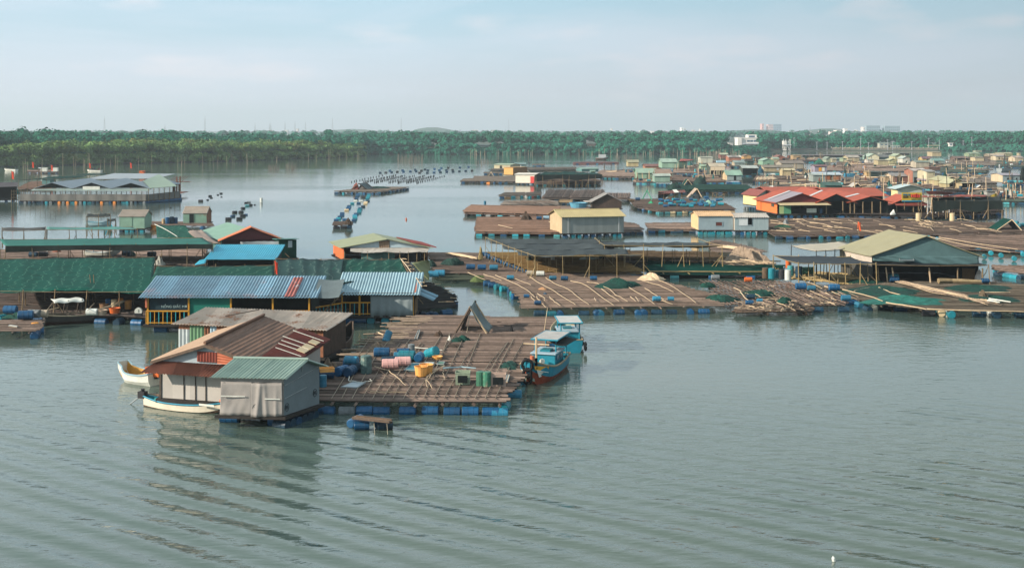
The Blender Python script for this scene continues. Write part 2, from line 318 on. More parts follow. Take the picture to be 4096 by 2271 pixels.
# ---------------------------------------------------------------- shade canopies
def canopy(label,zoom,q,z=2.6,m=None,posts=((0,4),),pz=.6,sag=.12,wave=.06,name='shade_canopy',cat='canopy',pm=None,nu=24,nv=8,brace=True,bands=0,group=None,zz=None,pr=.05,inner=0,hem=0.0,m2=None):
    """q: four survey corners (near-left, near-right, far-right, far-left) at height z; posts: (edge, count)"""
    zs=zz or [z]*4; pts=[W(zoom(*p),h) for p,h in zip(q,zs)]; base=sum((V((p.x,p.y,0)) for p in pts),V((0,0,0)))/4
    t=thing(name,label,cat,base,group); mb=MB(); ph=[R(0,6) for _ in range(4)]
    def fn(a,b):
        return (0,0,-sag*abs(math.sin(math.pi*a*5+ph[0]*.1))*.7-sag*math.sin(math.pi*b)+wave*math.sin(9*a+ph[1])*math.sin(5*b+ph[2])+(bands and -.42*((b*bands*.999)%1.0) or 0)+R(-.015,.015))
    mb.sheet(pts,nu,nv,fn,.02); nb_=mb.build('net',[m or NET_G,m2 or NET_DK] if bands else (m or NET_G),t,smooth=True)
    if bands: nb_.data.polygons.foreach_set('material_index',[1 if ((int((k%(nu*nv*2))//2)//nu+.5)/nv*bands)%1>.62 else 0 for k in range(nu*nv*2)]+[0]*(len(nb_.data.polygons)-nu*nv*2))
    if hem:
        mb=MB(); a,b=pts[0],pts[1]; mb.sheet([a-V((0,.06,hem)),b-V((0,.06,hem)),b-V((0,.06,0)),a-V((0,.06,0))],nu,2,lambda x,y:(0,.1*math.sin(17*x)*(1-y),-.15*hem*math.sin(11*x+1)*(1-y)),.02); mb.build('hanging_net',NET_DK,t)
    for e,n in posts:
        a,b=pts[e],pts[(e+1)%4]; mb=MB(); mb.tube([a+V((0,0,-.02)),(a+b)/2+V((0,0,-.1)),b+V((0,0,-.02))],.026,5); mb.build('beam',pm or POST,t)
        for i in range(n):
            p=a.lerp(b,(i+.0)/(n-1) if n>1 else .5); mb=MB(); mb.tube([V((p.x+R(-.15,.15),p.y,pz-.15)),p+V((0,0,R(0,.15)))],pr,5,pr*.8)
            if brace and i%2==0: mb.tube([V((p.x+R(.5,1.1)*random.choice((-1,1)),p.y+R(-.2,.2),pz)),p.lerp(V((p.x,p.y,pz)),.45)],pr*.6,4)
            mb.build('post',pm or POST,t)
    for i in range(inner):
        a,b=R(.1,.9),R(.15,.85); p=pts[0]*(1-a)*(1-b)+pts[1]*a*(1-b)+pts[2]*a*b+pts[3]*(1-a)*b; mb=MB(); mb.tube([V((p.x,p.y,pz-.1)),p-V((0,0,sag+.15+(.5 if bands else 0)))],pr*.8,4); mb.build('post',pm or POST,t)
    return t
# ---------------------------------------------------------------- boats
def boat(label,stern,bow,beam,free,out,inn,gun,name='wooden_boat',cat='boat',bowrise=.5,sternrise=.15,bottom=None,thwarts=3,group=None,stern_w=.7,bow_w=.06,draft=.12,full=.55,tm=None,split=.45):
    s,b=V(stern),V(bow); Ln=(b-s); ln=Ln.length; d=Ln.normalized(); n=V((-d.y,d.x,0)); base=(s+b)/2
    t=thing(name,label,cat,(base.x,base.y,0),group); NS=16; sec=[]
    for i in range(NS+1):
        q=i/NS
        w=beam/2*((stern_w+(1-stern_w)*math.sin(math.pi/2*min(1,q/full))) if q<full else max(bow_w,math.cos(math.pi/2*((q-full)/(1-full))**1.35)))
        g=free+bowrise*max(0,(q-.45)/.55)**2.2+sternrise*max(0,(.35-q)/.35)**2
        k=-draft+ (free*.55+bowrise*.5)*max(0,(q-.72)/.28)**2
        sec.append((s+d*(ln*q),w,g,k))
    outer=MB(); vs=[]; fs=[]; ms=[]
    for p,w,g,k in sec:
        mz=k+(g-k)*split
        for yy,zz in ((w,g),(w*.93,mz),(w*.62,k+.03),(0,k),(-w*.62,k+.03),(-w*.93,mz),(-w,g)): vs.append(p+n*yy+V((0,0,zz)))
    for i in range(NS):
        for j in range(6): outer.add([vs[i*7+j],vs[(i+1)*7+j],vs[(i+1)*7+j+1],vs[i*7+j+1]],[(0,1,2,3)],0 if j in (0,5) else 1)
    outer.add([vs[j] for j in range(7)],[tuple(range(7))],0); outer.add([vs[NS*7+j] for j in range(7)],[tuple(reversed(range(7)))],0)
    outer.build('hull',[out,bottom or out],t)
    mb=MB()
    for i in range(NS):
        (p,w,g,k),(p2,w2,g2,k2)=sec[i],sec[i+1]; fl=max(.03,.28*free); a=[]
        for P0,w_,g_,k_ in ((p,w,g,k),(p2,w2,g2,k2)):
            f=max(k_+.06,min(g_-.06,fl)); a.append([P0+n*(w_*.94)+V((0,0,g_-.01)),P0+n*(w_*.7)+V((0,0,f)),P0-n*(w_*.7)+V((0,0,f)),P0-n*(w_*.94)+V((0,0,g_-.01))])
        for j in range(3): mb.add([a[0][j],a[0][j+1],a[1][j+1],a[1][j]],[(0,1,2,3)])
    mb.build('interior',inn,t)
    mb=MB()
    for sg in (1,-1): mb.tube([p+n*(w*sg)+V((0,0,g)) for p,w,g,k in sec],.035+beam*.012,5)
    p,w,g,k=sec[0]; mb.tube([p+n*w+V((0,0,g)),p-n*w+V((0,0,g))],.04,5); mb.build('gunwale',gun,t)
    for i in range(thwarts):
        q=.16+.62*i/max(1,thwarts-1) if thwarts>1 else .45; p,w,g,k=sec[int(q*NS)]; mb=MB(); mb.obox(p-n*w*.9-d*.12+V((0,0,g-.12)),d*.24,n*w*1.8,V((0,0,.04))); mb.build('thwart',tm or inn,t)
    t['_s']=tuple(s); t['_d']=tuple(d); t['_n']=tuple(n); t['_l']=ln
    return t
def boat_pt(t,q,w=0,z=0): return V(t['_s'])+V(t['_d'])*t['_l']*q+V(t['_n'])*w+V((0,0,z))
def engine(t,q,tail=1.2,m=None):
    p=boat_pt(t,q,0,.55); d=-V(t['_d']); mb=MB(); mb.box(p,(.4,.32,.34),yaw=math.atan2(d.y,d.x)); mb.tube([p+V((0,0,.15)),p+V((0,0,.3))],.1,8); mb.tube([p-d*.1,p-d*.9+V((0,0,.15))],.025,5)
    o=mb.build('engine',m or DRUM_DARK,t); mb=MB(); mb.tube([p,p+d*tail-V((0,0,.55))],.035,6); mb.build('propeller_shaft',GREY,o)
def tyre(t,loc,axis,r=.24,name='tyre_fender'):
    mb=MB(); axis=V(axis).normalized(); u=axis.cross(V((0,0,1))).normalized(); w=V((0,0,1)); pts=[V(loc)+(u*math.cos(a)+w*math.sin(a))*r for a in [2*math.pi*i/14 for i in range(15)]]
    mb.tube(pts,.085,6,cap=False); return mb.build(name,BLACK,t,smooth=True)
def flagpole(zoom,base,top,label,z=.6,m=None,flag=True,fl=None,name='flagpole',group=None,r=.035,fh=.55,fw=.35):
    a=W(zoom(*base),z); b=atd(zoom(*top),a.y); t=thing(name,label,'flagpole',a,group); mb=MB(); mb.tube([a,b],r,5,r*.6); mb.build('pole',m or POST,t)
    if flag:
        f0=b.lerp(a,.02); mb=MB(); mb.sheet([f0-V((0,0,fh)),f0+V((fw,0,-fh-.25)),f0+V((fw,0,-.2)),f0],6,4,lambda x,y:(0,.06*math.sin(5*x+3*y),0),.012); mb.build('flag',fl or mat('#d8432a',.7,.1,3),t)
    return t
def person(label,foot,hgt=1.65,pose='stand',shirt='#4d6a78',facing=0,group=None):
    """one continuous skinned body; hair, shirt and trousers are its clothing"""
    s=hgt/1.7; t=thing('person',label,'person',foot,group); c,sn=math.cos(facing),math.sin(facing)
    if pose=='stand': J=[((0,0,.92),.13),((0,0,1.2),.14),((0,0,1.42),.1),((0,0,1.5),.055),((0,.02,1.6),.1),((.1,0,.86),.09),((.12,0,.47),.06),((.13,0,.06),.045),((.13,.16,.03),.04),((-.1,0,.86),.09),((-.12,0,.47),.06),((-.13,0,.06),.045),((-.13,.16,.03),.04),((.19,0,1.38),.055),((.25,.02,1.1),.045),((.24,.12,.85),.035),((-.19,0,1.38),.055),((-.25,.02,1.1),.045),((-.24,.12,.85),.035)]
    else: J=[((0,0,.1),.14),((0,.05,.4),.14),((0,.08,.62),.1),((0,.1,.7),.055),((0,.13,.8),.1),((.1,.08,.1),.09),((.15,.42,.38),.06),((.14,.5,.03),.045),((.14,.64,.02),.04),((-.1,.08,.1),.09),((-.15,.42,.38),.06),((-.14,.5,.03),.045),((-.14,.64,.02),.04),((.19,.08,.58),.055),((.24,.22,.36),.045),((.18,.42,.42),.035),((-.19,.08,.58),.055),((-.24,.22,.36),.045),((-.18,.42,.42),.035)]
    ed=[(0,1),(1,2),(2,3),(3,4),(0,5),(5,6),(6,7),(7,8),(0,9),(9,10),(10,11),(11,12),(2,13),(13,14),(14,15),(2,16),(16,17),(17,18)]
    me=bpy.data.meshes.new('body'); me.from_pydata([((x*c-y*sn)*s,(x*sn+y*c)*s,z*s) for (x,y,z),_ in J],ed,[]); o=bpy.data.objects.new('body',me); COL.objects.link(o); o.parent=t
    md=o.modifiers.new('skin','SKIN'); 
    for i,(_,r_) in enumerate(J): me.skin_vertices[0].data[i].radius=(r_*s,r_*s)
    me.skin_vertices[0].data[0].use_root=True; o.modifiers.new('sub','SUBSURF').levels=1; me.materials.append(mat(shirt,.8,.1,4))
    hd=V(J[4][0]); hd=V(((hd.x*c-hd.y*sn)*s,(hd.x*sn+hd.y*c)*s,hd.z*s))+V(foot); mb=MB(); mb.tube([hd+V((0,0,.02)),hd+V((0,0,.1)),hd+V((0,0,.16))],.115*s,8,.05*s); mb.build('hair',mat('#14110f',.7,.1,5),t)
    return t
# ================================================================ camera, light, sky
cd=bpy.data.cameras.new('camera'); cam=bpy.data.objects.new('camera',cd); COL.objects.link(cam); scene.camera=cam
cam.location=(0,0,HC); cam.rotation_euler=(math.pi/2,0,0); cd.sensor_width=36; cd.lens=36*F/4096; cd.shift_y=-(1135.5-YH)/4096; cd.clip_start=.5; cd.clip_end=40000
SUN_EL,SUN_DIR=rad(24),V((-.93,-.36))     # the sun stands low to the west, a little behind the camera
az=math.atan2(SUN_DIR.x,SUN_DIR.y)
sd=bpy.data.lights.new('sun','SUN'); sd.energy=4.3; sd.angle=rad(.9); sd.color=(1,.88,.74); so=bpy.data.objects.new('sun',sd); COL.objects.link(so)
sv=V((SUN_DIR.normalized().x*math.cos(SUN_EL),SUN_DIR.normalized().y*math.cos(SUN_EL),math.sin(SUN_EL))); so.rotation_euler=sv.to_track_quat('Z','Y').to_euler(); so.location=(-300,-100,200)
world=bpy.data.worlds.new('World'); scene.world=world; world.use_nodes=True; nt=world.node_tree; nd=nt.nodes; lk=nt.links; bg=nd['Background']
sky=nd.new('ShaderNodeTexSky'); sky.sky_type='NISHITA'; sky.sun_disc=False; sky.sun_elevation=SUN_EL; sky.sun_rotation=az; sky.air_density=1.0; sky.dust_density=2.2; sky.ozone_density=1.6
tc=nd.new('ShaderNodeTexCoord'); sx=nd.new('ShaderNodeSeparateXYZ'); lk.new(tc.outputs['Generated'],sx.inputs[0])
# thin high overcast veils the blue; unseen upper sky brightened for the water
def mixc(bt,fac,a,b):
    m=nd.new('ShaderNodeMix'); m.data_type='RGBA'; m.blend_type=bt
    for sck,v in (('Factor',fac),('A',a),('B',b)):
        if hasattr(v,'links'): lk.new(v,m.inputs[sck])
        else: m.inputs[sck].default_value=v
    return m.outputs['Result']
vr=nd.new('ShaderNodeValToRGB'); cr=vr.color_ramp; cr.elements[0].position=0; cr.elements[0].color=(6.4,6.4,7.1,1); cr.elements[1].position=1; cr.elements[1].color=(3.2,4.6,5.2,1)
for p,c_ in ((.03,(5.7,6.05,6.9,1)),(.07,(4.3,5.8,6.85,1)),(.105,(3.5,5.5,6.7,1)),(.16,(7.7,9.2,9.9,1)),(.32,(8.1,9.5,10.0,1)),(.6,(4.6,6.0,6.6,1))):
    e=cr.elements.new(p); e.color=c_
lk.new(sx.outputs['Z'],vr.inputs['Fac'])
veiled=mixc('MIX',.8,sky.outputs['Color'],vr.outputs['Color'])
mp=nd.new('ShaderNodeMapping'); mp.inputs['Scale'].default_value=(1.0,1.0,6.5); mp.inputs['Location'].default_value=(.3,0,.2); lk.new(tc.outputs['Generated'],mp.inputs[0])
n1=nd.new('ShaderNodeTexNoise'); n1.inputs['Scale'].default_value=3.2; n1.inputs['Detail'].default_value=7; n1.inputs['Roughness'].default_value=.55; n1.inputs['Distortion'].default_value=.4; lk.new(mp.outputs[0],n1.inputs['Vector'])
r1=nd.new('ShaderNodeValToRGB'); r1.color_ramp.elements[0].position=.42; r1.color_ramp.elements[1].position=.62; lk.new(n1.outputs['Fac'],r1.inputs[0])
c1=nd.new('ShaderNodeMath'); c1.operation='MULTIPLY'; c1.inputs[1].default_value=.55; lk.new(r1.outputs[0],c1.inputs[0])
cl=mixc('MIX',c1.outputs[0],veiled,(5.5,6.05,6.9,1))
mp2=nd.new('ShaderNodeMapping'); mp2.inputs['Scale'].default_value=(1.0,1.0,3.6); mp2.inputs['Location'].default_value=(1.31,.4,.77); lk.new(tc.outputs['Generated'],mp2.inputs[0])
n2=nd.new('ShaderNodeTexNoise'); n2.inputs['Scale'].default_value=9; n2.inputs['Detail'].default_value=6; n2.inputs['Roughness'].default_value=.5; lk.new(mp2.outputs[0],n2.inputs['Vector'])
r2=nd.new('ShaderNodeValToRGB'); r2.color_ramp.elements[0].position=.56; r2.color_ramp.elements[1].position=.72; lk.new(n2.outputs['Fac'],r2.inputs[0])
c2=nd.new('ShaderNodeMath'); c2.operation='MULTIPLY'; c2.inputs[1].default_value=.5; lk.new(r2.outputs[0],c2.inputs[0])
cl=mixc('MIX',c2.outputs[0],cl,(7.0,6.5,6.8,1))
dim=nd.new('ShaderNodeMapRange'); dim.inputs['From Min'].default_value=-.1; dim.inputs['From Max'].default_value=.5; dim.inputs['To Min'].default_value=1.06; dim.inputs['To Max'].default_value=.72; lk.new(sx.outputs['X'],dim.inputs['Value'])
dc=nd.new('ShaderNodeCombineColor'); [lk.new(dim.outputs[0],dc.inputs[i]) for i in range(3)]
cl=mixc('MULTIPLY',1.0,cl,dc.outputs[0])
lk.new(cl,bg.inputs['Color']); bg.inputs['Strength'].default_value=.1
scene.view_settings.view_transform='Standard'; scene.view_settings.look='None'; scene.view_settings.exposure=0; scene.view_settings.gamma=1
scene.cycles.use_denoising=True; scene.cycles.max_bounces=6; scene.cycles.volume_bounces=0; scene.cycles.transparent_max_bounces=6; scene.cycles.caustics_reflective=False
# ================================================================ water
wm=bpy.data.materials.new('river_water'); wm.use_nodes=True; nt=wm.node_tree; nd=nt.nodes; lk=nt.links; b=nd['Principled BSDF']
b.inputs['Base Color'].default_value=(.060,.082,.062,1); b.inputs['Roughness'].default_value=.045; b.inputs['IOR'].default_value=1.333
geo=nd.new('ShaderNodeNewGeometry'); sx=nd.new('ShaderNodeSeparateXYZ'); lk.new(geo.outputs['Position'],sx.inputs[0])
def wnoise(scale,st,det=3,rot=0,ds=0):
    mp=nd.new('ShaderNodeMapping'); mp.inputs['Scale'].default_value=st; mp.inputs['Rotation'].default_value=(0,0,rot); lk.new(geo.outputs['Position'],mp.inputs[0])
    n=nd.new('ShaderNodeTexNoise'); n.inputs['Scale'].default_value=scale; n.inputs['Detail'].default_value=det; n.inputs['Distortion'].default_value=ds; lk.new(mp.outputs[0],n.inputs['Vector']); return n.outputs['Fac']
def math_(op,a,b_=None,c=None):
    m=nd.new('ShaderNodeMath'); m.operation=op
    for i,v in enumerate((a,b_,c)):
        if v is None: continue
        if hasattr(v,'links'): lk.new(v,m.inputs[i])
        else: m.inputs[i].default_value=v
    return m.outputs[0]
def rng(v,a,b_,c,d):
    m=nd.new('ShaderNodeMapRange'); m.inputs['From Min'].default_value=a; m.inputs['From Max'].default_value=b_; m.inputs['To Min'].default_value=c; m.inputs['To Max'].default_value=d; m.interpolation_type='SMOOTHSTEP'; lk.new(v,m.inputs['Value']); return m.outputs[0]
def wave(dirv,per,dist,dsc,ph=0):
    ang=math.atan2(dirv[1],dirv[0]); mp=nd.new('ShaderNodeMapping'); mp.inputs['Rotation'].default_value=(0,0,-ang); lk.new(geo.outputs['Position'],mp.inputs[0])
    w=nd.new('ShaderNodeTexWave'); w.wave_type='BANDS'; w.bands_direction='X'; w.wave_profile='SIN'; w.inputs['Scale'].default_value=.31416/per; w.inputs['Distortion'].default_value=dist; w.inputs['Detail'].default_value=2; w.inputs['Detail Scale'].default_value=dsc; w.inputs['Phase Offset'].default_value=ph
    lk.new(mp.outputs[0],w.inputs['Vector']); return w.outputs['Fac']
# wind ripples, patches of ruffled and of smooth water, and the long wake of a passing boat
ruff=rng(wnoise(.03,(.35,1,1),4),.35,.65,.35,1.0)
h=math_('MULTIPLY',wnoise(1.5,(.5,1.15,1),4,.12,.3),.06); h=math_('ADD',h,math_('MULTIPLY',wnoise(4.6,(.6,1.0,1),2,-.2),.014)); h=math_('MULTIPLY',h,ruff)
near=rng(sx.outputs['Y'],44,74,1.0,0.0); wk=math_('MULTIPLY',wave((.594,.804),1.45,1.8,.5),.062); wk2=math_('MULTIPLY',wave((.50,.866),2.7,2.0,.4,2.1),.032)
wpatch=rng(wnoise(.06,(.6,1,1),2,-.63),.36,.6,.3,1.0)
h=math_('ADD',h,math_('MULTIPLY',math_('MULTIPLY',math_('ADD',wk,wk2),near),wpatch))
mid=math_('MULTIPLY',rng(sx.outputs['Y'],60,120,1.0,.4),rng(sx.outputs['Y'],100,420,1.0,.75)); h=math_('MULTIPLY',h,mid)
bp=nd.new('ShaderNodeBump'); bp.inputs['Strength'].default_value=1; bp.inputs['Distance'].default_value=1; lk.new(h,bp.inputs['Height']); lk.new(bp.outputs[0],b.inputs['Normal'])
silt=nd.new('ShaderNodeMix'); silt.data_type='RGBA'; lk.new(rng(wnoise(.02,(1,1,1),4),.3,.7,0,1),silt.inputs['Factor']); silt.inputs['A'].default_value=(.062,.100,.086,1); silt.inputs['B'].default_value=(.090,.118,.092,1); lk.new(silt.outputs['Result'],b.inputs['Base Color'])
mb=MB(); mb.add([(-9000,-60,0),(9000,-60,0),(9000,9500,0),(-9000,9500,0)],[(0,1,2,3)]); structure(mb,'river_water',wm)
# ================================================================ banks and far land
MUD=mat('#3f4a3a',.9,.25,.05); LANDG=mat('#3d5a48',.95,.3,.02)
shore=[(-900,700),(-300,683),(0,668),(450,657),(900,646),(1250,634),(1440,625),(1460,617),(1900,618),(2500,617),(2950,616),(3060,607),(3300,603),(3600,604),(3900,605),(4096,606),(4600,610)]
sp=[W(p) for p in shore]
mb=MB(); vs=[];fs=[]
for i,p in enumerate(sp): vs+=[(p.x,p.y,-.6),(p.x,p.y+4,.45),(p.x*1.02,p.y+60,.8),(p.x*14 if abs(p.x)>10 else p.x,9000,3)]
for i in range(len(sp)-1):
    for j in range(3): fs.append((i*4+j,(i+1)*4+j,(i+1)*4+j+1,i*4+j+1))
mb.add(vs,fs); structure(mb,'far_bank_land',MUD)
def hill(pts,d,name='distant_hill'):
    """a low wooded ridge far behind the river: crest given by survey points, real depth"""
    mb=MB(); vs=[];fs=[]; k=len(pts); prof=[(0,0),(.35,.6),(.7,.92),(1,1),(1.4,.9),(1.9,.5),(2.4,0)]
    for x,y in pts:
        c=atd((x,y),d); hh=max(2,c.z)
        for a,b_ in prof: vs.append((c.x*(1+(a-1)*.03),d+(a-1)*d*.12,hh*b_*R(.96,1.04)))
    n=len(prof)
    for i in range(k-1):
        for j in range(n-1): fs.append((i*n+j,(i+1)*n+j,(i+1)*n+j+1,i*n+j+1))
    mb.add(vs,fs); return structure(mb,name,LANDG,smooth=True)
hill([(1310,528),(1350,519),(1410,517),(1460,518),(1510,524),(1560,529)],3600)
hill([(1650,528),(1670,516),(1710,510),(1750,511),(1790,518),(1840,526)],3200)
hill([(2900,530),(2960,521),(3010,518),(3070,520),(3120,527)],3000)
hill([(3190,530),(3240,519),(3290,515),(3330,516),(3360,521),(3420,530)],3000)
hill([(-600,527),(-200,524),(200,523),(500,524),(900,526),(1500,526),(2000,526),(2600,526),(3100,526),(3700,525),(4400,523),(5200,524)],5200)
# ================================================================ vegetation
LEAF_A=mat('#637f49',.85,.42,.10,island=.14,spec=.1,rust=.35,rcol='#86804a'); LEAF_B=mat('#246751',.85,.45,.08,island=.14,spec=.1); LEAF_C=mat('#2b6f5b',.85,.42,.06,island=.14,spec=.1); TRUNK=mat('#4a4038',.9,.2,2)
def leaf_cloud(centers,radii,nper,size,flat=.75):
    size=size*.62; nper=[int(n*2.1) for n in nper]
    """leaf clumps spread through lumpy crowns: arrays of quads"""
    out=[]
    for (c,r),n in zip(zip(centers,radii),nper):
        nb=6; bl=RNG.normal(size=(nb,3)); bl/=np.linalg.norm(bl,axis=1)[:,None]; bl=bl*r*.55*RNG.uniform(.6,1.1,(nb,1)); bl[:,2]=np.abs(bl[:,2])*flat*.9; br=r*RNG.uniform(.36,.6,nb)
        k=RNG.integers(0,nb,n); d=RNG.normal(size=(n,3)); d/=np.linalg.norm(d,axis=1)[:,None]; d[:,2]*=flat
        p=np.array(c)+bl[k]+d*(br[k]*RNG.uniform(.72,1.08,n))[:,None]
        nr=d+np.array([0,0,.25])+RNG.normal(size=(n,3))*.28; nr/=np.linalg.norm(nr,axis=1)[:,None]
        u=np.cross(nr,RNG.normal(size=(n,3))); u/=np.linalg.norm(u,axis=1)[:,None]; w=np.cross(nr,u)
        s=size*RNG.uniform(.6,1.35,(n,1)); a=RNG.uniform(.55,1.0,(n,1))
        out.append(np.stack([p-u*s,p-w*s*a,p+u*s,p+w*s*a],1))
    return np.concatenate(out)
def quads_obj(name,q,m,parent=None):
    q=np.asarray(q,dtype=np.float32); n=len(q); off=np.array(parent['base'] if parent is not None else (0,0,0),dtype=np.float32)
    me=bpy.data.meshes.new(name); me.vertices.add(n*4); me.vertices.foreach_set('co',(q.reshape(-1,3)-off).ravel()); me.loops.add(n*4); me.loops.foreach_set('vertex_index',np.arange(n*4,dtype=np.int32)); me.polygons.add(n)
    me.polygons.foreach_set('loop_start',np.arange(0,n*4,4,dtype=np.int32)); me.update(calc_edges=True); me.validate(); me.materials.append(m); o=bpy.data.objects.new(name,me); COL.objects.link(o)
    if parent is not None: o.parent=parent
    return o
def shore_y(px):
    for (x0,y0),(x1,y1) in zip(shore,shore[1:]):
        if x0<=px<=x1: return y0+(y1-y0)*(px-x0)/(x1-x0)
    return shore[-1][1]
GAPS=[(2900,3045,870,985),(3125,3172,700,975),(2330,2400,860,920),(1905,1975,790,850),(1984,2010,800,830),(3505,3605,800,960),(3705,3765,800,960),(3790,3825,800,960),(1705,1782,760,792)]   # clearings round the houses on the bank
def forest(x0,x1,rows,top,m,name,size,nleaf,step=1.0):
    """rows: metres behind the waterline; top(px,row)->survey row of the crown tops"""
    cs,rs,ns=[],[],[]
    for ri,back in enumerate(rows):
        px=x0
        while px<x1:
            y=shore_y(px); d=F*HC/(y-YH)+back+R(-3,3); hh=max(2.2,zat(top(px,ri)+R(-7,13),d)); r=min(6.5,max(2.0,hh*R(.34,.5)))
            if any(a<px<b_ and d<e for a,b_,c_,e in GAPS): hh=min(hh,3.0); r=1.6
            X_=(px-CX)*d/F; z=hh-r*.62
            cs.append((X_,d,z)); rs.append(r); ns.append(nleaf)
            if ri<2: cs.append((X_+R(-2,2),d-R(0,2),z*.42)); rs.append(r*.95); ns.append(int(nleaf*.8)); cs.append((X_+R(-3,3),d-R(1,3),r*.25)); rs.append(r*.7); ns.append(int(nleaf*.5))
            px+=r*R(.5,1.15)*F/d*step
    return tag(quads_obj(name,leaf_cloud(cs,rs,ns,size),m),kind='stuff')
def lerp_t(tab,x):
    for (a,ya),(b_,yb) in zip(tab,tab[1:]):
        if a<=x<=b_: return ya+(yb-ya)*(x-a)/(b_-a)
    return tab[0][1] if x<tab[0][0] else tab[-1][1]
fr=[(-400,590),(0,588),(150,574),(400,572),(650,570),(900,572),(1150,574),(1300,582),(1450,588)]
forest(-300,1470,[1,6,12,18],lambda x,r: lerp_t(fr,x)-r*4,LEAF_A,'mangrove_forest',.66,150)
mdl=[(-400,530),(0,528),(300,534),(600,540),(900,546),(1250,552),(1450,556)]
forest(-300,1470,[24,36,50],lambda x,r: lerp_t(mdl,x)-r*4+4,LEAF_B,'mangrove_forest',.8,150)
bk=[(-400,512),(0,514),(200,521),(400,528),(640,520),(900,534),(1250,536),(1400,532),(1500,528)]
forest(-300,1500,[75,110],lambda x,r: lerp_t(bk,x)+r*2,LEAF_C,'mangrove_forest',1.1,110)
c1=[(1440,560),(1700,566),(1900,580),(2200,585),(2500,578),(2800,572),(2950,585),(3070,592)]
forest(1455,3070,[1,8,16],lambda x,r: lerp_t(c1,x)-r*5,LEAF_C,'shore_forest',.95,120,.85)
c2=[(1440,530),(1600,528),(1850,534),(2000,526),(2130,540),(2300,536),(2500,534),(2700,528),(2950,530),(3070,527),(3300,545),(3560,534),(3700,542),(4000,530),(4300,526)]
forest(1455,4400,[26,52,80,120,165],lambda x,r: lerp_t(c2,x)+max(0,16-r*5),LEAF_B,'shore_forest',1.3,100,.8)
rt=[(3060,548),(3200,552),(3400,548),(3560,540),(3700,538),(3850,530),(4100,528),(4400,525)]
forest(3060,4400,[30,40,50],lambda x,r: lerp_t(rt,x)+R(0,14),LEAF_B,'shore_forest',1.2,120,.85)
forest(3780,4400,[2,8,14],lambda x,r: 590-r*3,LEAF_C,'shore_bushes',.8,90)
# belts of trees on the plain behind
def belt(d,top,x0,x1,m,name,size,nl):
    cs,rs,ns=[],[],[]; px=x0
    while px<x1:
        hh=max(4,zat(top+R(-3,3),d)); r=hh*R(.45,.7); cs.append(((px-CX)*d/F,d+R(-60,60),hh-r*.7)); rs.append(r); ns.append(nl); px+=r*R(.8,1.8)*F/d
    tag(quads_obj(name,leaf_cloud(cs,rs,ns,size),m),kind='stuff')
belt(1500,523,-200,4300,LEAF_C,'far_trees',2.2,60); belt(2300,523,-200,4300,LEAF_C,'far_trees',3.2,50)
def tree(label,px,y,d,w,m,name='tree',group=None,n=520,size=.8):
    """tapered trunk with limbs, crown of leaf clumps; y = survey row of its top"""
    top=zat(y,d); X_=(px-CX)*d/F; r=w*d/F/2; base=V((X_,d,.5)); t=thing(name,label,'tree',base,group); mb=MB(); cz=top-r*.8
    mb.tube([base,base.lerp(V((X_+.2,d,cz)),.5),V((X_,d,cz))],.32,7,.16)
    for i in range(5): a=6.28*i/5+R(0,.8); mb.tube([V((X_,d,cz*.6)),V((X_+math.cos(a)*r*.6,d+math.sin(a)*r*.6,cz+R(-.2,.4)*r))],.13,5,.05)
    mb.build('trunk',TRUNK,t); cs=[(X_,d,cz)]+[(X_+R(-.5,.5)*r,d+R(-.4,.4)*r,cz+R(-.35,.25)*r) for _ in range(3)]
    quads_obj('crown',leaf_cloud(cs,[r*.85]+[r*.6]*3,[n//2]+[n//6]*3,size),m,t); return t
tree('tall round dark tree rising above the forest behind the small bamboo raft',1313,512,760,46,LEAF_B)
tree('bushy dark tree on top of the forest line near the end of the dark bank',1085,531,700,60,LEAF_B)
tree('broad tree standing over the mangroves behind the three-gabled pavilion',640,514,640,95,LEAF_C)
tree('dark rounded crown above the mangroves at the grey pavilion\'s edge',275,519,600,50,LEAF_B)
tree('tall leafy tree at the bend of the shore beside the brick hut',1985,527,830,75,LEAF_B)
tree('dense tree over the white tarpaulin hut, growing on the wooded shore',2075,538,830,80,LEAF_B)
tree('tall dark tree towering over the wood behind the stilt huts',3630,514,1130,56,LEAF_B)
tree('wide dark tree behind the white concrete house',3060,524,1000,90,LEAF_B)
tree('pale bushy tree at the waterline beside the half hidden cream hut',1870,574,775,90,LEAF_A)
tree('rounded olive bush tree at the shore in front of the tall leafy tree',1790,580,775,70,LEAF_A)
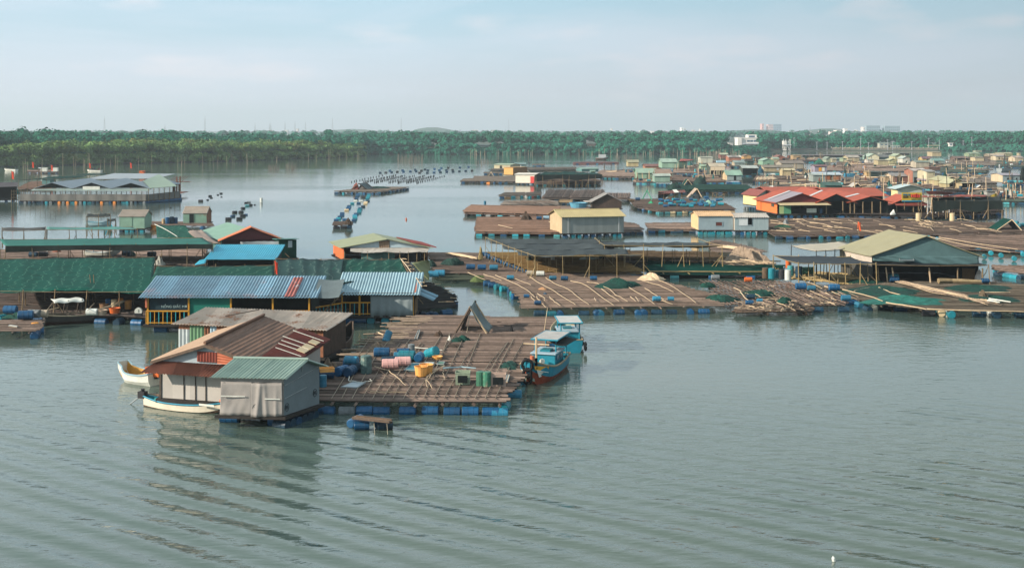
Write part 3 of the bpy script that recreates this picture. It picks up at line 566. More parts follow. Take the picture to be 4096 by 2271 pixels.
# ================================================================ quay, houses and masts on the far bank
CONC=mat('#a79c86',.85,.2,.3,fine=.2); CONC_D=mat('#6f6a60',.9,.25,.3); SAND=mat('#b59c78',.95,.2,.1); PLASTER=mat('#d9d6cf',.7,.06,.2); PLAST_B=mat('#b9bcc2',.7,.08,.2); GLASS=mat('#3b5a70',.25,.2,.5,spec=.6)
def far_box(label,x0,x1,yb,yt,d,dep,m,name='far_building',cat='building',wins=(0,0),roofm=None,wm_=None,group=None,zb=None):
    """a block with window rows; base row yb, top row yt in the survey at distance d"""
    a=atd((x0,yb),d); b_=atd((x1,yb),d); z0=a.z if zb is None else zb; z1=zat(yt,d); t=thing(name,label,cat,((a.x+b_.x)/2,d+dep/2,z0),group); mb=MB(); mb.obox((a.x,d,z0),(b_.x-a.x,0,0),(0,dep,0),(0,0,z1-z0)); mb.build('wall',m,t)
    w=b_.x-a.x; mb=MB(); mb.obox((a.x-.3,d-.3,z1),(w+.6,0,0),(0,dep+.6,0),(0,0,max(.3,(z1-z0)*.05))); mb.build('roof',roofm or m,t)
    nx,nz=wins
    for i in range(nx):
        for j in range(nz):
            mb=MB(); ww=w/nx; hh=(z1-z0)/nz; mb.obox((a.x+ww*(i+.25),d-.06,z0+hh*(j+.35)),(ww*.5,0,0),(0,.05,0),(0,0,hh*.4)); mb.build('window',wm_ or GLASS,t)
    return t
dq=W((3300,604)).y+10
mb=MB(); qa=[(3065,606),(3090,604),(3330,602.5),(3600,603),(3760,604)]; vs=[];fs=[]
for p in qa:
    w=W(p); w.y+=3
    vs+=[(w.x,w.y,-.5),(w.x,w.y,1.1),(w.x*1.01,w.y+14,1.1),(w.x*1.01,w.y+14,.2)]
for i in range(len(qa)-1):
    for j in range(3): fs.append((i*4+j,(i+1)*4+j,(i+1)*4+j+1,i*4+j+1))
mb.add(vs,fs); tag(mb.build('quay_road',SAND),kind='structure')
t=thing('quay_wall','long pale concrete quay wall with posts running along the far bank','wall',(W((3400,603)).x,dq-9,0))
w0=W((3075,605.5)); w1=W((3330,602.5)); w2=W((3755,604))
mb=MB()
for a,b_ in ((w0,w1),(w1,w2)): a=a+V((0,2.6,0)); b_=b_+V((0,2.6,0)); mb.obox(a+V((0,0,-.5)),b_-a,V((0,.35,0)),V((0,0,2.2)))
mb.build('wall',CONC_D,t)
for i in range(24):
    a=w1.lerp(w2,i/23)+V((0,2.5,0)); mb=MB(); mb.box(a+V((0,0,2.2)),(.5,.5,1.1)); mb.build('post',CONC,t)
mb=MB(); a,b_=w1+V((0,2.7,1.75)),w2+V((0,2.7,1.75)); mb.obox(a,b_-a,V((0,.3,0)),V((0,0,.35))); mb.build('rail',CONC,t)
# white concrete house
d=960; t=far_box('white flat-roofed concrete house with a tower room among the trees',2952,3036,593,553,d,14,PLASTER,'concrete_house','house',(0,0),PLASTER,zb=.5)
def pxbox(x0,x1,y0,y1,d,dy,dep,m,name,t): a=atd((x0,y1),d); b_=atd((x1,y0),d); mb=MB(); mb.obox((a.x,d+dy,a.z),(b_.x-a.x,0,0),(0,dep,0),(0,0,b_.z-a.z)); return mb.build(name,m,t)
pxbox(2993,3030,539,553,d,3,8,PLASTER,'tower_room',t); pxbox(2999,3022,543,550,d,2.9,.1,GLASS,'window',t)
for x in (2988,3001,3015,): pxbox(x,x+11,561,568,d,-.1,.12,GLASS,'window',t)
pxbox(2968,3038,573,577,d,-1.2,1.2,PLAST_B,'balcony',t); pxbox(2950,2966,552,588,d,-1.4,1.4,PLASTER,'stair_tower',t)
far_box('small white outbuilding next to the concrete house',2916,2931,584,574,955,5,PLASTER,'outbuilding','building',(1,1),zb=.5)
# white stilt tower on the quay
d=W((3140,605)).y; t=thing('lookout_tower','white concrete lookout tower with open stair standing in the water by the quay','tower',(W((3140,605)).x,d,0))
for x in (3135,3143.5,3160): pxbox(x,x+1.8,566,605,d,0,.5,PLASTER,'leg',t); pxbox(x,x+1.8,566,605,d,4,.5,PLASTER,'leg',t)
pxbox(3134,3146,564,581,d,-.1,4.7,PLASTER,'cabin',t); pxbox(3134,3165,579,582,d,-.2,5,PLAST_B,'platform',t); pxbox(3134,3146,598,603,d,-.1,4.7,PLASTER,'base',t)
for x in (3135,3144,3158,3163): pxbox(x,x+1.4,557,566,d,1,.4,PLASTER,'post',t)
mb=MB(); a=atd((3146,580),d); b_=atd((3158,598),d); mb.obox(a+V((0,-.4,0)),b_-a,V((0,1.2,0)),V((0,0,.4))); mb.build('stair',PLAST_B,t)
# quay-side huts
for (lb,x0,x1,yb,yt,wn,m1,rm) in (('tall narrow grey hut on the quay with a mint roof',3518,3553,598,574,(2,2),'#a7a99c','#9fb7a6'),('low wide hut with pale mint roof next to the tall quay hut',3563,3598,599,583,(4,1),'#9aa69c','#aabfae'),('open pavilion with flat cream roof on the quay',3712,3760,597,583,(0,0),'#8d8f7c','#c5b892'),('white concrete watch house at the end of the quay',3797,3812,602,573,(1,2),'#dcd9d2','#d0cfc8'),('small white shed against the foot of the watch house',3810,3822,602,589,(0,0),'#d5d2c8','#c8c7c0')):
    far_box(lb,x0,x1,yb,yt,W((3500,603)).y+ (2 if x0>3790 else 8),5,mat(m1,.8,.12,.4),'quay_hut','hut',wn,mat(rm,.6,.1,.4),zb=1.1)
far_box('brick red gable of a house in the trees behind the tall stake line',2345,2393,588,577,880,8,mat('#a88a78',.9,.15,.4),'brick_house','house',(0,0),mat('#8b7a6d',.9,.15,.4),zb=.5)
far_box('narrow brick chimney-like house among the mangroves near the bend',1988,2006,597,577,820,5,mat('#b59383',.9,.15,.4),'brick_house','house',(0,0),mat('#8b7a6d',.9,.15,.4),zb=.5)
far_box('low shed with grey roof hidden in mangroves beside the narrow brick house',1910,1970,592,581,840,8,mat('#8d9a94',.8,.15,.4),'shore_shed','shed',(0,0),mat('#8fa3a0',.6,.1,.4),zb=.5)
far_box('cream hut half hidden by bushes at the waterline',1712,1728,608,590,785,4,mat('#c5b49c',.8,.12,.4),'shore_hut','hut',(1,1),mat('#8a6a5c',.8,.15,.4),zb=.4)
far_box('dark wooden hut at the waterline beside the half hidden cream hut',1748,1776,614,600,778,4,mat('#5d4a45',.9,.2,.4),'shore_hut','hut',(1,1),mat('#7b6058',.8,.15,.4),zb=.2)
# lamp posts along the quay
for i,(x,yt) in enumerate(((3184,551),(3058,566),(3276,567),(3317,568),(3379,566),(3452,552),(3484,570),(3560,558),(3581,566),(3658,566),(3726,552),(3769,560),(3865,562),(3900,548),(4037,570),(2885,556))):
    p=W((x,604)); p.y+=6; tag_l='slim utility pole standing along the far quay road'; t=thing('utility_pole',tag_l,'pole',(p.x,p.y,1),'utility poles along the quay'); mb=MB(); tp=zat(yt,p.y); mb.tube([(p.x,p.y,.6),(p.x,p.y,tp)],.16,5,.1); mb.build('mast',PLAST_B,t); mb=MB(); mb.tube([(p.x-.9,p.y,tp-.5),(p.x+.9,p.y,tp-.3)],.09,4); mb.build('cross_arm',PLAST_B,t)
# towns and masts on the horizon
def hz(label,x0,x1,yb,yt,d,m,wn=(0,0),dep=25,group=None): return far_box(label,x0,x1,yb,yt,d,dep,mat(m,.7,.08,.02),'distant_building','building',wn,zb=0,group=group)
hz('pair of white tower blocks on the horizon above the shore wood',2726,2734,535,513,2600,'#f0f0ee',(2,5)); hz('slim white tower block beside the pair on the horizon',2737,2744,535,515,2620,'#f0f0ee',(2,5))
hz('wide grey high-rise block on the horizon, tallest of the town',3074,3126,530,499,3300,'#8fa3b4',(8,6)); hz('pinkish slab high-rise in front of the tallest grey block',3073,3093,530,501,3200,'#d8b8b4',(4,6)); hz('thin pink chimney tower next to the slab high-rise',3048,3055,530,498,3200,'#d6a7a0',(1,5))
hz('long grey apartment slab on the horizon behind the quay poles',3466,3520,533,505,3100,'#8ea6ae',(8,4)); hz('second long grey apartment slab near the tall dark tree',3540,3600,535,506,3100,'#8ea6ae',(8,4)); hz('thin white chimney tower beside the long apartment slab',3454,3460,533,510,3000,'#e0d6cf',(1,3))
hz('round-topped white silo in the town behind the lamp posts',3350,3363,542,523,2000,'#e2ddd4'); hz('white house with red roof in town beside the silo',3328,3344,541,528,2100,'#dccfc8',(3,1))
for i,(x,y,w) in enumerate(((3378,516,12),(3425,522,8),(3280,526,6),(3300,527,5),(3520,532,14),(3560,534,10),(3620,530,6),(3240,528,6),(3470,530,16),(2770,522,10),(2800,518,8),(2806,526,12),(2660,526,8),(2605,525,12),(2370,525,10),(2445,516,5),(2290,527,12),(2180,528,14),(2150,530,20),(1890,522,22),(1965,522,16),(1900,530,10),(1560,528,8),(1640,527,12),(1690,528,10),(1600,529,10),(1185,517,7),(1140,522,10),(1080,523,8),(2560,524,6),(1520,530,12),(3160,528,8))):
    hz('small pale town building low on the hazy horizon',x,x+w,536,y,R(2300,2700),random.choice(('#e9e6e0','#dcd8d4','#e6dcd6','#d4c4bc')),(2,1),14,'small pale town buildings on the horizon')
for i,(x,yt) in enumerate(((418,474),(820,474),(1020,500),(1222,495),(1330,480),(1605,480),(2035,486),(660,505),(1078,502),(1083,498),(3240,512),(1140,495),(1180,495))):
    d=3000; a=V(((x-CX)*d/F,d,0)); zt=zat(yt,d); t=thing('radio_mast','thin steel lattice mast fading in haze on the horizon','mast',a,'thin masts on the horizon'); mb=MB()
    for sx_ in (-1,1):
        for sy_ in (-1,1): mb.tube([a+V((sx_*2,sy_*2,0)),a+V((sx_*.4,sy_*.4,zt))],.32,4,.2)
    mb.build('lattice_tower',GREY,t); mb=MB(); mb.tube([a+V((0,0,zt-.5)),a+V((0,0,zt+5))],.25,4); mb.build('antenna',GREY,t)
# ================================================================ stakes standing in the shallows
STK=mat('#b3a48c',.8,.2,3)
def stake(px,y,h,label='bare fishing stake standing upright in the shallow water',g='fishing stakes in the shallows',r=.05,lean=.08):
    p=W((px,y)); mb=MB(); mb.tube([p-V((0,0,.6)),p+V((R(-lean,lean)*h,R(-lean,lean)*h,h))],r,4,r*.6); tag(mb.build('fishing_stake',STK,loc=p),label,'stake',g)
for i in range(48):
    x=R(60,1450); y=shore_y(x)+R(4,26)*(1 if x<900 else .7); stake(x,y,R(2.2,5.5))
for i in range(80): x=R(1880,2960); stake(x,618.5+R(0,4),R(2,4.2),'short pale stake in the fence line before the wooded shore','stakes along the wooded shore',.08)
for i in range(24): x=R(2780,2960); stake(x,621+R(0,5),R(2,3.5),'short pale stake in the fence line before the wooded shore','stakes along the wooded shore',.08)
def brush(x0,x1,y,h,n,name='stake_fence'):
    mb=MB()
    for i in range(n): p=W((R(x0,x1),y+R(-4,4))); hh=h*R(.4,1.1); mb.tube([p-V((0,0,.3)),p+V((R(-.3,.3),R(-.3,.3),hh))],.06,3,.03)
    tag(mb.build(name,mat('#6f6a60',.9,.2,3)),kind='stuff')
brush(1590,1692,648,3.4,110); brush(1074,1118,680,2.2,50); brush(1145,1184,678,2.4,50); brush(2455,2575,635,2.2,120); brush(2800,2880,628,3.2,110); brush(3270,3400,612,2.0,90); brush(1900,1980,655,2.2,60)
# buoy lines of the mussel farm
BUOY=mat('#1c2027',.5,.2,4); bm_=None
def buoy(px,y,s=.5,m=None,label='small black float in the long lines of a mussel farm',g='black floats of the mussel farm',name='mussel_float',yaw=None):
    global bm_
    p=W((px,y)); m=m or BUOY
    if m.name+'_b' not in _dm:
        mb=MB(); n=8; prof=[(-.45,.02),(-.42,.28),(-.2,.36),(.25,.36),(.45,.25),(.55,.1),(.62,.1),(.62,.0)]; vs=[(r*math.cos(6.283*j/n),r*math.sin(6.283*j/n),z) for z,r in prof for j in range(n)]
        mb.add(vs,[(i*n+j,i*n+(j+1)%n,(i+1)*n+(j+1)%n,(i+1)*n+j) for i in range(len(prof)-1) for j in range(n)]); o=mb.build('b',m); _dm[m.name+'_b']=o.data; bpy.data.objects.remove(o)
    o=bpy.data.objects.new(name,_dm[m.name+'_b']); COL.objects.link(o); o.location=p+V((0,0,s*.25)); o.scale=(s,s,s*1.25); o.rotation_euler=(R(-.15,.15),R(-.15,.15),R(0,6)); tag(o,label,'float',g); return o
for (u0,v0,u1,v1,n) in ((1300,692,1620,625,12),(1435,692,1755,625,22),(1540,697,1850,628,22),(1690,697,1945,628,16),(1780,700,2060,628,20),(1870,698,2155,630,22),(1975,700,2260,632,14)):
    for i in range(n):
        t_=i/(n-1); x,y=L(u0+(u1-u0)*t_+R(-5,5),v0+(v1-v0)*t_**1.08+R(-1.5,1.5)); buoy(x,y,R(.36,.46))
for (u,v) in ((1600,600),(1658,597),(1718,593),(1775,590),(1840,588),(1910,585),(1970,583),(2025,578),(2090,574),(2005,600),(2085,600),(2155,597),(2220,594),(2285,590),(2350,588),(2415,584),(2480,580),(2545,578),(2210,572),(2280,571),(2345,570),(2160,560),(2060,565),(1960,568),(2230,550),(2300,548),(2420,545),(2510,540),(1830,574),(1700,578)):
    x,y=L(u,v); drum(random.choice((NAVY,DRUM_DARK,BLUE)),W((x,y))+V((0,0,.2)),R(-.3,.3),name='line_float',s=.95,label='dark drum float in the far lines beyond the mussel farm',group='drum floats beyond the mussel farm',cat='float')
# ================================================================ the air
hm=bpy.data.materials.new('haze'); hm.use_nodes=True; nt=hm.node_tree; nt.nodes.remove(nt.nodes['Principled BSDF']); pv=nt.nodes.new('ShaderNodeVolumePrincipled'); pv.inputs['Color'].default_value=(.80,.93,1.0,1); pv.inputs['Density'].default_value=.00022; pv.inputs['Anisotropy'].default_value=.2
nt.links.new(pv.outputs[0],nt.nodes['Material Output'].inputs['Volume'])
mb=MB(); mb.obox((-9400,-100,-1.6),(18800,0,0),(0,10000,0),(0,0,150)); tag(mb.build('haze',hm),kind='stuff')
# ================================================================ near floats and houses
MINT=mat('#8b9f94',.5,.1,1.2,rust=.05,rcol='#6d8d80'); TARP=mat('#928d88',.75,.10,.9,fine=.08,bump=.3); TARP_SHADED=mat('#6f7a7e',.75,.10,.9,fine=.08,bump=.3)  # darker tarp tone paints shade onto the hut's sunless side
BROWNROOF=mat('#775947',.75,.3,1.1,rust=.3,rcol='#5f4638',stretch=(3.2,.3,1),fine=.2); REDROOF=mat('#7a3b2f',.7,.3,1.2,rust=.3,rcol='#4a211c'); RUSTROOF=mat('#cdbcab',.65,.14,.9,rust=.36,rcol='#a06a48',stripe=((1,0,0),1.05,.22),spec=.1); SALMON=mat('#b3674a',.7,.2,1.5,rust=.2,rcol='#7c3f2e')
BLUEROOF=mat('#7a9cae',.5,.16,.8,rust=.26,rcol='#96888f',stripe=((1,0,0),1.0,.3)); BLUEROOF2=mat('#89a5ae',.5,.1,.8,rust=.06,rcol='#9db0b8'); BLUEB=mat('#48a9c2',.5,.14,1.0,rust=.12,rcol='#8fb3bd'); YEL=mat('#c08a2c',.55,.15,2); CY=mat('#2f97a0',.5,.15,2); PANEL=mat('#0f6a5c',.7,.12,1); BANNER=mat('#0d2a33',.7,.3,1.5)
WALLW=mat('#b3aea6',.7,.08,.8,rust=.10,rcol='#8b6a52',stripe=((1,.0,0),.95,.10)); STUD=mat('#4d443c',.8,.2,3)
GALV=mat('#a9b2b3',.45,.12,1.5,rust=.15,rcol='#8a6a50'); GREENC=mat('#5f8364',.55,.12,1.5); RUSTW=mat('#8a5c42',.75,.3,2,rust=.35,rcol='#5a3324'); CREAM=mat('#c9b48f',.7,.12,1); LBLUE=mat('#9fb6c2',.6,.1,1)
# ---- hut of grey tarpaulin under a mint roof
t=house('small hut wrapped in grey tarpaulin under a ribbed mint green roof',A,(958,1180),(1560,1195),815,672,B_=(1897,1080),side='r',kind='x',wall=TARP,rwall=TARP_SHADED,roof=MINT,z0=.62,per=.17,over=.32,name='tarpaulin_hut',floats=0)
a,U,Vv,h,zr=frame_of(t); Z=V((0,0,1)); un=U.normalized(); pn=V((un.y,-un.x,0))
mb=MB(); fold=lambda x,y: tuple(pn*(.05+.03*math.sin(7*x+4*y)*(1-.7*y)+.03*math.sin(4*x-5*y)*(1-y)+.008*math.sin(23*x-9*y)*(1-y)))
mb.sheet([a+Z*.0+pn*.08,a+U*.5+Z*.0+pn*.1,a+U*.5+Z*h*.86+pn*.04,a+U*.02+Z*h*.86+pn*.04],48,10,fold,.02); mb.build('tarpaulin_curtain',TARP,t,smooth=True)
mb=MB(); fold2=lambda x,y: tuple(pn*(.07+.09*math.exp(-((x-.2-.1*y)/.09)**2)+.06*math.exp(-((x-.5+.08*y)/.07)**2)*(1-.4*y)+.02*math.sin(9*x+5*y)*(1-y)+.05*math.exp(-((x-.8)/.06)**2)*(1-y)))
mb.sheet([a+U*.5+pn*.14-Z*.05,a+U*.99+pn*.06+Z*.02,a+U*.98+Z*h*.86+pn*.04,a+U*.5+Z*h*.84+pn*.06],52,10,fold2,.02); mb.build('tarpaulin_curtain',TARP,t,smooth=True)
mb=MB(); mb.sheet([a+Z*h*.84+pn*.06,a+U+Z*h*.84+pn*.06,a+U+Z*h*1.0+pn*.03,a+Z*h*1.0+pn*.03],30,3,lambda x,y: tuple(pn*(.03*math.sin(23*x)*(1-y))+Z*(-.04*abs(math.sin(9*x))*(1-y))),.02); mb.build('tarpaulin_valance',TARP,t,smooth=True)
for (x0,x1,zz) in ((.03,.41,.49),(.72,.96,.44)):
    mb=MB(); mb.obox(a+U*x0+pn*.2+Z*h*zz,U*(x1-x0),pn*.025,Z*.045); mb.build('batten',WHITE,t)
sn=V((Vv.y,-Vv.x,0)).normalized(); so_=a+U
for (x0,z0_,x1,z1_) in ((.02,.78,.98,1.02),(.0,.44,.62,.56)):
    p,q=so_+Vv*x0+Z*h*z0_,so_+Vv*x1+Z*h*z1_; mb=MB(); mb.tube([p+sn*.03,q+sn*.03],.025,4); mb.build('batten',GREY,t)
mb=MB(); mb.tube([so_+Vv*.5+sn*.03+Z*h,so_+Vv*.5+sn*.03+Z*(zr-.05)],.025,4); mb.build('batten',GREY,t)
INK=mat('#1d2227',.8,.1,5)
def stamp(c,e1,n_,r=.16):
    mb=MB(); mb.tube([c+(e1*math.cos(i*6.2832/20)+Z*math.sin(i*6.2832/20)*1.15)*r for i in range(21)],.012,4,cap=False); 
    for (x0,y0,x1,y1) in ((-.55,.5,-.55,-.55),(-.55,.5,-.2,.35),(-.2,.35,-.45,.1),(-.45,.1,-.2,-.1),(-.05,.35,.6,.35),(.22,.6,.22,.35),(.1,.35,-.05,-.55),(.1,.02,.5,.02),(.5,.02,.42,-.55)): mb.tube([c+(e1*x0+Z*y0)*r,c+(e1*x1+Z*y1)*r],.011,4)
    mb.build('printed_mark',INK,t)
stamp(a+U*.585+pn*.2+Z*h*.2,un,pn,.17); stamp(so_+Vv*.07+sn*.03+Z*h*.2,Vv.normalized(),sn,.16); stamp(so_+Vv*.86+sn*.03+Z*h*.34,Vv.normalized(),sn,.16)
for (u,v,mm) in ((1035,1232,BLUE),(1495,1258,BLUE)):
    p=W(A(u,v-28),.3); drum(mm,p+V((0,.25,-.1)),math.atan2(U.y,U.x),parent=t)
for i in range(6):
    p=so_+Vv*((i+.6)/6.2)-sn*.35; drum(random.choice((BLUE,NAVY)),(p.x,p.y,.1),math.atan2(sn.y,sn.x),parent=t,s=.85)
# ---- big brown gable-roofed house with rusty lean-to
a=W(A(385,1022),.55); Rw=W(A(955,1062),.55); un=(Rw-a).normalized(); U=un*6.0; dfr=a.y+U.y*.5
ap=A(845,515); zap=zat(ap[1],(a+U*.44).y); bk_=A(1365,265); db=F*(HC-zap)/(bk_[1]-YH); apw=V(((ap[0]-CX)*(a+U*.44).y/F,(a+U*.44).y,zap)); bkw=V(((bk_[0]-CX)*db/F,db,zap)); Vv=bkw-apw; Vv.z=0
base=a+U/2+Vv/2; base.z=0; t=thing('timber_house','brown timber-clad house with large weathered gable roof and rusty lean-to in front','house',base); Z=V((0,0,1))
el=atd(A(400,655),a.y); h=el.z-a.z; zr=zap-a.z; ax=apw.dot(un)-a.dot(un)
Pt=lambda x,y,z: a+un*x+Vv*y+Z*z
ww=6.3; mb=MB(); mb.add([Pt(0,0,0),Pt(ww,0,0),Pt(ww,0,h*.96),Pt(0,0,h*.96)],[(0,1,2,3)]); mb.add([Pt(0,1,0),Pt(0,0,0),Pt(0,0,h),Pt(0,1,h)],[(0,1,2,3)]); mb.add([Pt(ww,0,0),Pt(ww,1,0),Pt(ww,1,h),Pt(ww,0,h)],[(0,1,2,3)]); mb.add([Pt(ww,1,0),Pt(0,1,0),Pt(0,1,h),Pt(ax,1,zr),Pt(ww,1,h)],[(0,1,2,3,4)]); mb.build('wall',WALLW,t)
pn=V((un.y,-un.x,0))
for x in (0.02,1.36,2.02,2.6,3.74,4.1,4.72): mb=MB(); mb.box(Pt(x,0,h*.43)+pn*.03,(.09 if x in(.02,3.74) else .03,.05,h*.88),yaw=math.atan2(un.y,un.x)); mb.build('stud',STUD,t)
mb=MB(); mb.obox(Pt(4.52,0,.0)+pn*.02,un*.5,pn*.03,Z*h*.9); mb.build('door_shade_plate',DARK,t); mb=MB(); mb.obox(Pt(4.5,0,-.1)+pn*.07,un*.16+Z*h*.02,pn*.05,Z*h*.88-un*.12); mb.build('door',WALLW,t)  # dark plate in place of an open, shaded doorway
mb=MB(); mb.add([Pt(0,-.02,h*.97),Pt(ww,-.02,h*.97),Pt(ax,-.02,zr-.05)],[(0,1,2)]); gb=mb.build('gable',mat('#9aa7ac',.6,.12,1.2,rust=.2,rcol='#8a5c44'),t)
mb=MB(); mb.corr([Pt(ax-.55,-.03,h*1.02),Pt(ax+.6,-.03,h*1.02),Pt(ax+.6,-.03,zr-.33),Pt(ax-.55,-.03,zr-.33)],.16,.02,.02); mb.build('gable_panel',REDROOF,t)
mb=MB(); mb.corr([Pt(ax+.62,-.035,h*1.0),Pt(ax+.62,-.035,zr-.3),Pt(ww-.3,-.035,h*1.06),Pt(ww-.6,-.035,h*1.0)],.12,.02,.02); mb.build('gable_panel',SALMON,t)
# roof: two weathered slopes
rs=atd(A(1460,720),0)if False else None
lx,rx=-.35,ww+.55; zl=h-.12; zrr=zr-(zr-zl)*(rx-ax)/(ax-lx)*.92
mb=MB(); mb.corr([Pt(lx,1.02,zl+.1),Pt(lx,-.05,zl+.1),Pt(ax,-.05,zr+.1),Pt(ax,1.02,zr+.1)],.19,.03,.03,sag=.03,nv=3); mb.build('roof',mat('#a08872',.7,.15,1.1,rust=.2,rcol='#75584a'),t)  # slope toward the sun given a lighter brown, light put into colour
mb=MB(); mb.corr([Pt(ax,-.05,zr+.1),Pt(rx,-.05,zrr+.1),Pt(rx,1.02,zrr+.1),Pt(ax,1.02,zr+.1)],.26,.012,.03,nv=4,jit=.008); rf=mb.build('roof',BROWNROOF,t)
mb=MB(); mb.corr([Pt(rx+.03,-.06,zrr+.17),Pt(rx+.03,.5,zrr+.17),Pt(ax+(rx-ax)*.6,.5,zr+(zrr-zr)*.6+.17),Pt(ax+(rx-ax)*.66,-.06,zr+(zrr-zr)*.66+.17)],.19,.03,.03,jit=.01); mb.corr([Pt(rx+.03,.5,zrr+.17),Pt(rx+.03,1.03,zrr+.17),Pt(ax+(rx-ax)*.55,1.03,zr+(zrr-zr)*.55+.17),Pt(ax+(rx-ax)*.58,.5,zr+(zrr-zr)*.58+.17)],.19,.03,.03,jit=.01); mb.build('rusty_roof_sheet',mat('#4d2420',.75,.3,1.1,rust=.2,rcol='#2c1614'),t)
mb=MB(); mb.tube([Pt(ax,-.06,zr+.17),Pt(ax,1.02,zr+.17)],.08,6); mb.build('ridge_cap',BROWNROOF,t)
for (y,x0,x1) in ((.34,.66,1.0),(.45,.62,.98),(.54,.60,.97),(.64,.55,.95),(.86,.55,.99)):
    mb=MB(); mb.tube([Pt(ax+(rx-ax)*x0,y,zr+(zrr-zr)*x0+.27),Pt(ax+(rx-ax)*x1,y+.02,zr+(zrr-zr)*x1+.27)],.022,5); mb.build('roof_batten',WHITE,t)
for (y,x) in ((.5,.93),(.62,.93),(.77,.92)):
    c=Pt(ax+(rx-ax)*x,y,zr+(zrr-zr)*x+.26); e1=(un*(rx-ax)+Z*(zrr-zr)).normalized()*.5; e2=Vv.normalized()*.9; mb=MB(); mb.obox(c-e1/2-e2/2,e1,e2,Z*.03); mb.build('roof_weight',CREAM,t)
# fascia, lean-to
for x0,x1,z0_,z1_ in ((lx,ax,zl,zr),(ax,rx,zr,zrr)): mb=MB(); mb.obox(Pt(x0,-.055,z0_-.06),un*(x1-x0)+Z*(z1_-z0_),pn*.04,Z*.14); mb.build('bargeboard',WOOD,t)
mb=MB(); e0=atd(A(340,728),a.y-1.0); mb.corr([Pt(-.55,0,h*.74)+pn*1.0,Pt(ww-.4,0,h*.74)+pn*1.0,Pt(ww-.4,0,h*1.0)+pn*.02,Pt(-.1,0,h*1.0)+pn*.02],.17,.03,.03); mb.build('lean_to_roof',mat('#74493a',.7,.28,.9,rust=.35,rcol='#45251e',stripe=((1,0,0),1.4,.4)),t)
mb=MB(); mb.obox(Pt(5.0,0,h*.745)+pn*.97+Z*.06,un*.22,-pn*.9+Z*h*.23,Z*.03); mb.build('roof_batten',CREAM,t)
mb=MB(); mb.slab([Pt(-.2,-.02,-.02),Pt(ww,-.02,-.02),Pt(ww,1,-.02),Pt(-.2,1,-.02)],.2); mb.build('deck',WOOD_D,t)
for i in range(6): p=Pt(.5+i*.95,.03,0); drum(random.choice((NAVY,DRUM_DARK)),(p.x,p.y,.12),math.atan2(un.y,un.x),parent=t)
HOUSE=(a,un,Vv,h,zr,ax)
# ---- flagpole on the raft side of the brown house
p0=atd(A(1347,700),a.y+2.5); t=thing('flagpole','short wooden pole with a drooping red flag beside the mint roofed hut','flagpole',(p0.x,p0.y,.62)); top=atd(A(1345,475),p0.y); mb=MB(); mb.tube([(p0.x,p0.y,.6),top],.05,5,.04); mb.build('pole',WOOD,t); mb=MB(); f0=atd(A(1385,520),p0.y); mb.tube([(p0.x+.3,p0.y-.05,1.9),f0],.02,4); mb.build('flagstaff',WHITE,t)
f1=atd(A(1378,600),p0.y); mb=MB(); mb.sheet([f1+V((-.35,-.04,-.65)),f1+V((.02,-.04,-.6)),f1+V((.04,-.04,.05)),f1+V((-.1,-.04,0))],5,6,lambda x,y:(0,.05*math.sin(9*x+3*y),0),.012); mb.build('flag',mat('#d2462c',.7,.12,3),t)
# ---- long shed of rusted grey sheets behind
t=house('long low shed with patched rust-stained corrugated roof behind the brown house',A,(560,575),(1935,640),322,215,depth=3.6,kind='shed',wall=RUSTW,rwall=mat('#4a3a30',.8,.3,2),lwall=GALV,roof=RUSTROOF,z0=.55,per=.2,over=.35,name='corrugated_shed',cat='shed',sag=.04)
a2,U2,V2,h2,_=frame_of(t); pn2=V((U2.y,-U2.x,0)).normalized()
for x0,x1,m_,hh in ((.0,.078,GALV,.82),(.08,.18,GREENC,.97),(.183,.222,RUSTW,.98),(.224,.268,LBLUE,.98),(.27,.37,RUSTW,.98)):
    mb=MB(); mb.corr([a2+U2*x0+pn2*.06,a2+U2*x1+pn2*.06,a2+U2*x1+pn2*.06+Z*h2*hh,a2+U2*x0+pn2*.06+Z*h2*hh],.22,.03,.02); mb.build('wall_panel',m_,t)
mb=MB(); mb.tube([a2+U2*.25+V((0,0,h2+.35))+V2*.4,a2+U2*.42+V((0,0,h2+.62))+V2*.8],.03,4); mb.build('roof_pole',STUD,t)
for i in range(4): mb=MB(); q=a2+U2*(.86+i*.045)+V2*.2*(i%2); mb.tube([q-Z*.4,q+Z*h2],.05,5); mb.build('post',POST,t)
for i in range(5): q=a2+U2*(.1+.2*i)+V2*.3; drum(NAVY,(q.x,q.y,.12),0,parent=t)
# ---- boats round the house
t=boat('white open boat with sky blue gunwale and ochre floor moored at the house corner',W(A(345,905)),W(A(28,850)),1.45,.55,WHITE,mat('#c08f3e',.6,.15,2),BLUEROOF2,name='motor_boat',bowrise=.5,thwarts=1,bottom=WHITE,stern_w=.8,bow_w=.5,full=.5); engine(t,.02,1.0); mb=MB(); p=boat_pt(t,.25,-.2,.55); mb.box(p,(.5,.4,.3),yaw=.4); mb.build('crate',GREEN_D,t); mb=MB(); p=boat_pt(t,.04,.1,.75); mb.box(p,(.3,.9,.5),yaw=1.2); mb.build('transom_board',ORANGE_D,t)
t=boat('long slender white canoe with blue-green interior lying in front of the brown house',W(A(238,1098)),W(A(985,1178)),1.0,.36,mat('#d3c9b4',.6,.08,2,rust=.08,rcol='#9c8c74'),CY,mat('#1f7e97',.5,.12,2),name='canoe',bowrise=.18,thwarts=5,bottom=mat('#5a4a3e',.7,.2,2),stern_w=.25,bow_w=.1,full=.45,tm=mat('#5fae8c',.5,.1,2),split=.3); engine(t,-.03,.8)
mb=MB(); p=boat_pt(t,1.0,0,.62); d_=V(t['_d']); mb.tube([p-d_*.2,p+d_*.45+V((0,0,.06))],.09,6,.05); mb.build('stem_post',ORANGE_D,t)
